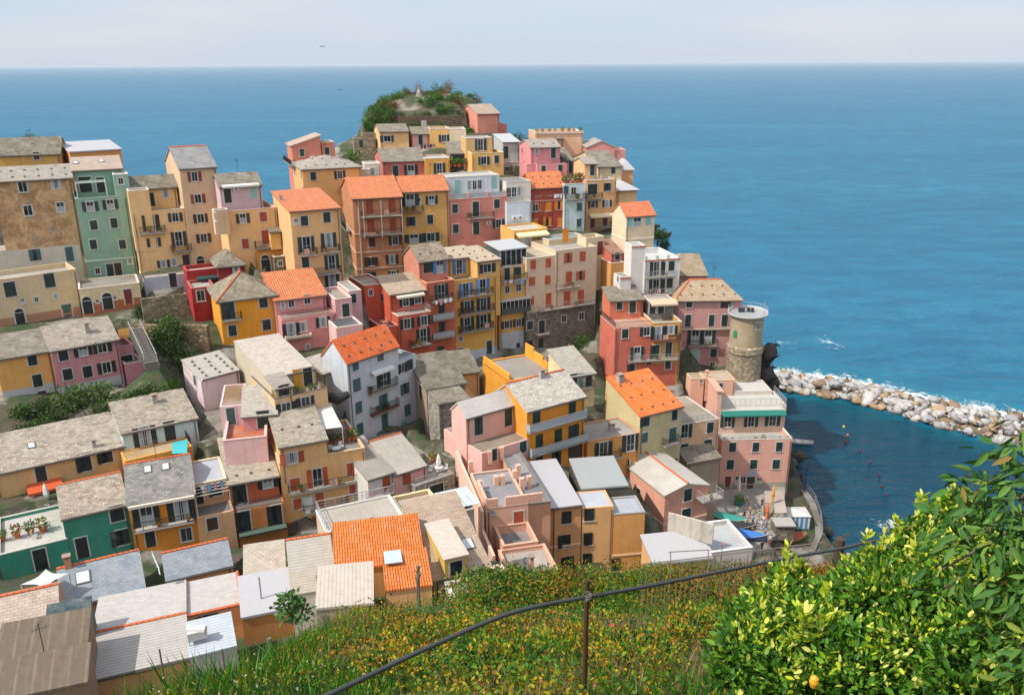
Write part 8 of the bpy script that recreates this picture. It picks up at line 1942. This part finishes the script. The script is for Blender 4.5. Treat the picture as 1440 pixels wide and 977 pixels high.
tag(m.obj('wire_tie', plain('tie_wire', (.2, .18, .16), .6, .5)), 'twisted wire tying the cable to the rusty post', 'wire')
p = P(1182, 757, 8.6); m = MB(); m.tube([p - Vector((0, 0, 1.2)), p], [.06, .05], 8); m.tube([p - Vector((.12, 0, .1)), p + Vector((.1, .02, .06))], .009, 5); tag(m.obj('wooden_post', plain('dark_wood', (.07, .045, .03), .9)), 'dark weathered wooden post carrying the right end of the cable', 'post')
for px, py, d, lab in ((1193, 778, 8.4, 'pale bamboo stake beside the dark wooden post'), (1219, 772, 8.7, 'pale bamboo stake at the right end of the cable')):
    p = P(px, py, d); m = MB(); m.tube([p - Vector((0, 0, 1.2)), p], [.022, .02], 7); tag(m.obj('bamboo_stake', plain('bamboo', (.36, .24, .12), .8)), lab, 'stake')
# stick fence beyond the cable
r_ = empty('stick_fence', P(980, 800, 15), 'brushwood stick fence with a thin iron rail behind the cable', 'fence'); m = MB(); rf_ = random.Random(4)
for i in range(54):
    px = 905 + i * 4 + rf_.uniform(-1, 1); py = 800 - (px - 905) * .13; p = P(px, py + rf_.uniform(-4, 9), 15.5); m.tube([p - Vector((rf_.uniform(-.05, .05), 0, .8)), p + Vector((rf_.uniform(-.06, .06), 0, .02))], .0075, 4)
m.obj('sticks', plain('dry_sticks', (.22, .15, .09), .9), r_)
m = MB(); m.tube([P(903, 793, 15.3), P(1000, 782, 15.3), P(1110, 768, 15.3), P(1160, 762, 15.3)], .011, 5); m.tube([P(940, 776, 15.2), P(1010, 772, 15.2)], .009, 5); m.tube([P(943, 776, 15.2), P(943, 812, 15.2)], .009, 5); m.tube([P(996, 774, 15.2), P(996, 812, 15.2)], .009, 5); m.obj('iron_rail', plain('grey_old_iron', (.16, .13, .11), .8), r_)
m = MB(); p = P(541, 851, 13); m.tube([p - Vector((0, 0, 2)), p - Vector((0, 0, 0)) - Vector((0, 0, 1.0))], .05, 6)
for px, py, d, lab in ((378, 897, 12.2, 'short grey wooden stake at the left of the slope'), (312, 912, 10.8, 'thin dark stake at the far left of the slope'), (224, 912, 11.0, 'thin iron rod rising in front of the white slatted roof')):
    p = P(px, py, d); m = MB(); m.tube([p - Vector((0, 0, 1.0)), p], .035 if 'grey' in lab else .012, 6); tag(m.obj('stake', plain('weathered_wood', (.16, .14, .11), .95)), lab, 'stake')

# lemon tree
LT = P(1240, 960, 6.2); gz = float(hz_full(np.array([LT.x]), np.array([LT.y]))[0])
lemon = empty('lemon_tree', (LT.x, LT.y, gz), 'lemon tree with fresh yellow green leaves at the lower right', 'tree')
def branch(root, pts, r0, r1, mat, nm='branch'):
    m = MB(); P_ = smooth_path([Vector(p) for p in pts], 4); m.tube(P_, [r0 + (r1 - r0) * i / (len(P_) - 1) for i in range(len(P_))], 7); return m.obj(nm, mat, root, True)
bark = plain('lemon_bark', (.12, .10, .07), .9)
branch(lemon, [(LT.x, LT.y, gz - .2), (LT.x + .05, LT.y, gz + .5), (LT.x - .05, LT.y, gz + 1.0)], .06, .045, bark, 'trunk')
CL = [(1112, 822, 34, 6.6), (1085, 868, 52, 6.2), (1052, 895, 50, 5.8), (1045, 930, 55, 5.6), (1150, 872, 60, 6.2), (1205, 836, 50, 6.4), (1243, 802, 42, 6.6), (1290, 766, 40, 6.7), (1325, 738, 34, 6.8), (1347, 716, 26, 6.8), (1300, 816, 60, 6.3), (1238, 850, 76, 6.0),
      (1150, 915, 76, 5.7), (1345, 840, 90, 5.8), (1285, 925, 90, 5.5), (1390, 925, 95, 5.3), (1395, 782, 62, 6.2), (1190, 965, 80, 5.4), (1430, 850, 80, 5.6), (1100, 960, 60, 5.5), (1360, 990, 100, 5.1)]
Cs, Ds, Ts, Ls = [], [], [], []
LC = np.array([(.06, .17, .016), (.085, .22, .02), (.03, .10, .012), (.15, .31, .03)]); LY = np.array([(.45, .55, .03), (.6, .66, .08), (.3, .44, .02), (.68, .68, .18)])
for px, py, r, d in CL:
    c = P(px, py, d); rm = .84 * r * d / 1180; py += 4; n = int(240 + 4400 * rm)
    Q, dd = blob_points(n, c, (rm * 1.05, rm * .95, rm * 1.0), .25); Cs.append(Q); Ds.append(norm(dd * .8 + rng.normal(size=dd.shape) * .55 + np.array([0, 0, .25])))
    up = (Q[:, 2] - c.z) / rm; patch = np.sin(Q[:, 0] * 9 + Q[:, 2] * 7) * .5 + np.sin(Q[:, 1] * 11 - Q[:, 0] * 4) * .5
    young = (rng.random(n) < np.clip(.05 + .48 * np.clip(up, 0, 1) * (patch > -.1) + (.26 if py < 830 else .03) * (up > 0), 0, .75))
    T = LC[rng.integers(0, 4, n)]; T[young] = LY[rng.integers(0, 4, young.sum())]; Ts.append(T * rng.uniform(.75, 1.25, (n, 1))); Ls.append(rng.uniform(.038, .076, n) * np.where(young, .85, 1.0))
    branch(lemon, [(LT.x, LT.y, gz + .7), tuple((Vector((LT.x, LT.y, gz + .9)) + c) / 2 + Vector((0, 0, -.08))), tuple(c + Vector((0, 0, rm * .6)))], .02, .004, bark)
# upright young shoots on the top
for px, py, d, hh in ((1112, 772, 6.5, .30), (1098, 800, 6.4, .2), (1128, 790, 6.5, .22), (1180, 790, 6.4, .2), (1225, 752, 6.6, .22), (1268, 728, 6.7, .24), (1300, 700, 6.8, .24), (1340, 682, 6.8, .26), (1360, 690, 6.8, .2), (1290, 760, 6.3, .25), (1060, 870, 5.9, .2), (1030, 905, 5.7, .2), (1160, 830, 6.1, .2), (1250, 805, 6.1, .22), (1330, 770, 6.1, .22), (1380, 740, 6.3, .25), (1310, 735, 6.5, .22), (1245, 748, 6.5, .2), (1350, 720, 6.6, .22)) + tuple((1040 + rm_.random() * 380, 0, 0, rm_.uniform(.12, .26)) for _ in range(40)):
    if d == 0: d = rm_.uniform(5.4, 6.3); py = 905 - (px - 1040) * .36 + rm_.uniform(-25, 120)
    p = P(px, py, d); n = 24; t = rng.random(n); a = rng.uniform(0, 6.28, n); lean = Vector((rng.uniform(-.05, .05), 0, 0))
    Q = np.array(p)[None, :] + np.stack([lean.x * t, 0 * t, -hh * .9 + hh * t], 1); Cs.append(Q); Ds.append(norm(np.stack([np.cos(a), np.sin(a), .5 + .8 * t], 1))); Ts.append(LY[rng.integers(0, 4, n)] * rng.uniform(.7, 1.15, (n, 1))); Ls.append(rng.uniform(.05, .085, n))
    branch(lemon, [p - Vector((0, 0, hh * 1.6)), p - Vector((0, 0, hh * .8)), p], .006, .003, plain('green_shoot', (.1, .16, .03)))
C = np.concatenate(Cs); D = np.concatenate(Ds); T = np.concatenate(Ts); L_ = np.concatenate(Ls)
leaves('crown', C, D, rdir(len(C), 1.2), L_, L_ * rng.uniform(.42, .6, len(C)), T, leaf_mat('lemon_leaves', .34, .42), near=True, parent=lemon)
for px, py, d in ((1145, 958, 5.3),):
    p = P(px, py, d - .35); m = MB(); m.lathe([(.004, -.042), (.02, -.034), (.03, 0), (.024, .028), (.006, .042)], p, 12); m.obj('lemon', plain('ripe_peel', (.7, .36, .02), .5), lemon, True)
# second tree: long drooping dark leaves reaching in from the right
A0 = P(1560, 900, 4.6); gz = float(hz_full(np.array([A0.x]), np.array([A0.y]))[0])
avo = empty('broadleaf_tree', (A0.x, A0.y, gz), 'tree with long drooping dark leaves reaching in at the right edge', 'tree'); bk = plain('grey_bark', (.13, .11, .09), .9)
branch(avo, [(A0.x, A0.y, gz - .2), (A0.x - .02, A0.y, gz + 1.0), (A0.x - .1, A0.y, gz + 2.2)], .07, .05, bk, 'trunk')
Cs, Ds, Ts, Ls = [], [], [], []
AC = np.array([(.04, .115, .02), (.06, .155, .026), (.10, .21, .036), (.17, .22, .03), (.18, .12, .03)])
for px, py, d, n in ((1395, 625, 4.6, 26), (1425, 600, 4.6, 26), (1420, 660, 4.5, 30), (1335, 668, 4.7, 24), (1365, 685, 4.6, 26), (1400, 700, 4.4, 28), (1300, 706, 4.75, 16), (1320, 735, 4.6, 18), (1350, 745, 4.5, 24), (1390, 750, 4.3, 28), (1430, 730, 4.3, 30), (1300, 770, 4.6, 10), (1335, 800, 4.5, 18), (1400, 815, 4.3, 26), (1435, 800, 4.2, 26), (1375, 850, 4.3, 18), (1420, 880, 4.2, 24), (1395, 905, 4.2, 14), (1440, 930, 4.1, 20)):
    p = P(px + 26, py + 30, d); n = int(n * 2.1); a = rng.uniform(0, 6.28, n); t = rng.random(n)
    Q = np.array(p)[None, :] + np.stack([.05 * np.cos(a), .05 * np.sin(a), .07 * t], 1) + rng.normal(0, .055, (n, 3)); Cs.append(Q); Ds.append(norm(np.stack([np.cos(a) * .9 - .12, np.sin(a) * .9, rng.uniform(-.95, .15, n)], 1)))
    Ts.append(AC[rng.choice(5, n, p=[.3, .33, .27, .08, .02])] * rng.uniform(.8, 1.35, (n, 1))); Ls.append(rng.uniform(.07, .125, n))
    branch(avo, [(A0.x - .05, A0.y, gz + 1.6), tuple((Vector((A0.x, A0.y, gz + 2.0)) + p) / 2 + Vector((0, 0, .05))), tuple(p)], .014, .005, bk)
C = np.concatenate(Cs); D = np.concatenate(Ds); T = np.concatenate(Ts); L_ = np.concatenate(Ls)
leaves('crown', C, D, rdir(len(C), 1.6), L_, L_ * rng.uniform(.28, .38, len(C)), T, leaf_mat('broadleaf_leaves', .25, .6), near=True, parent=avo, fold=.2, droop=.3)
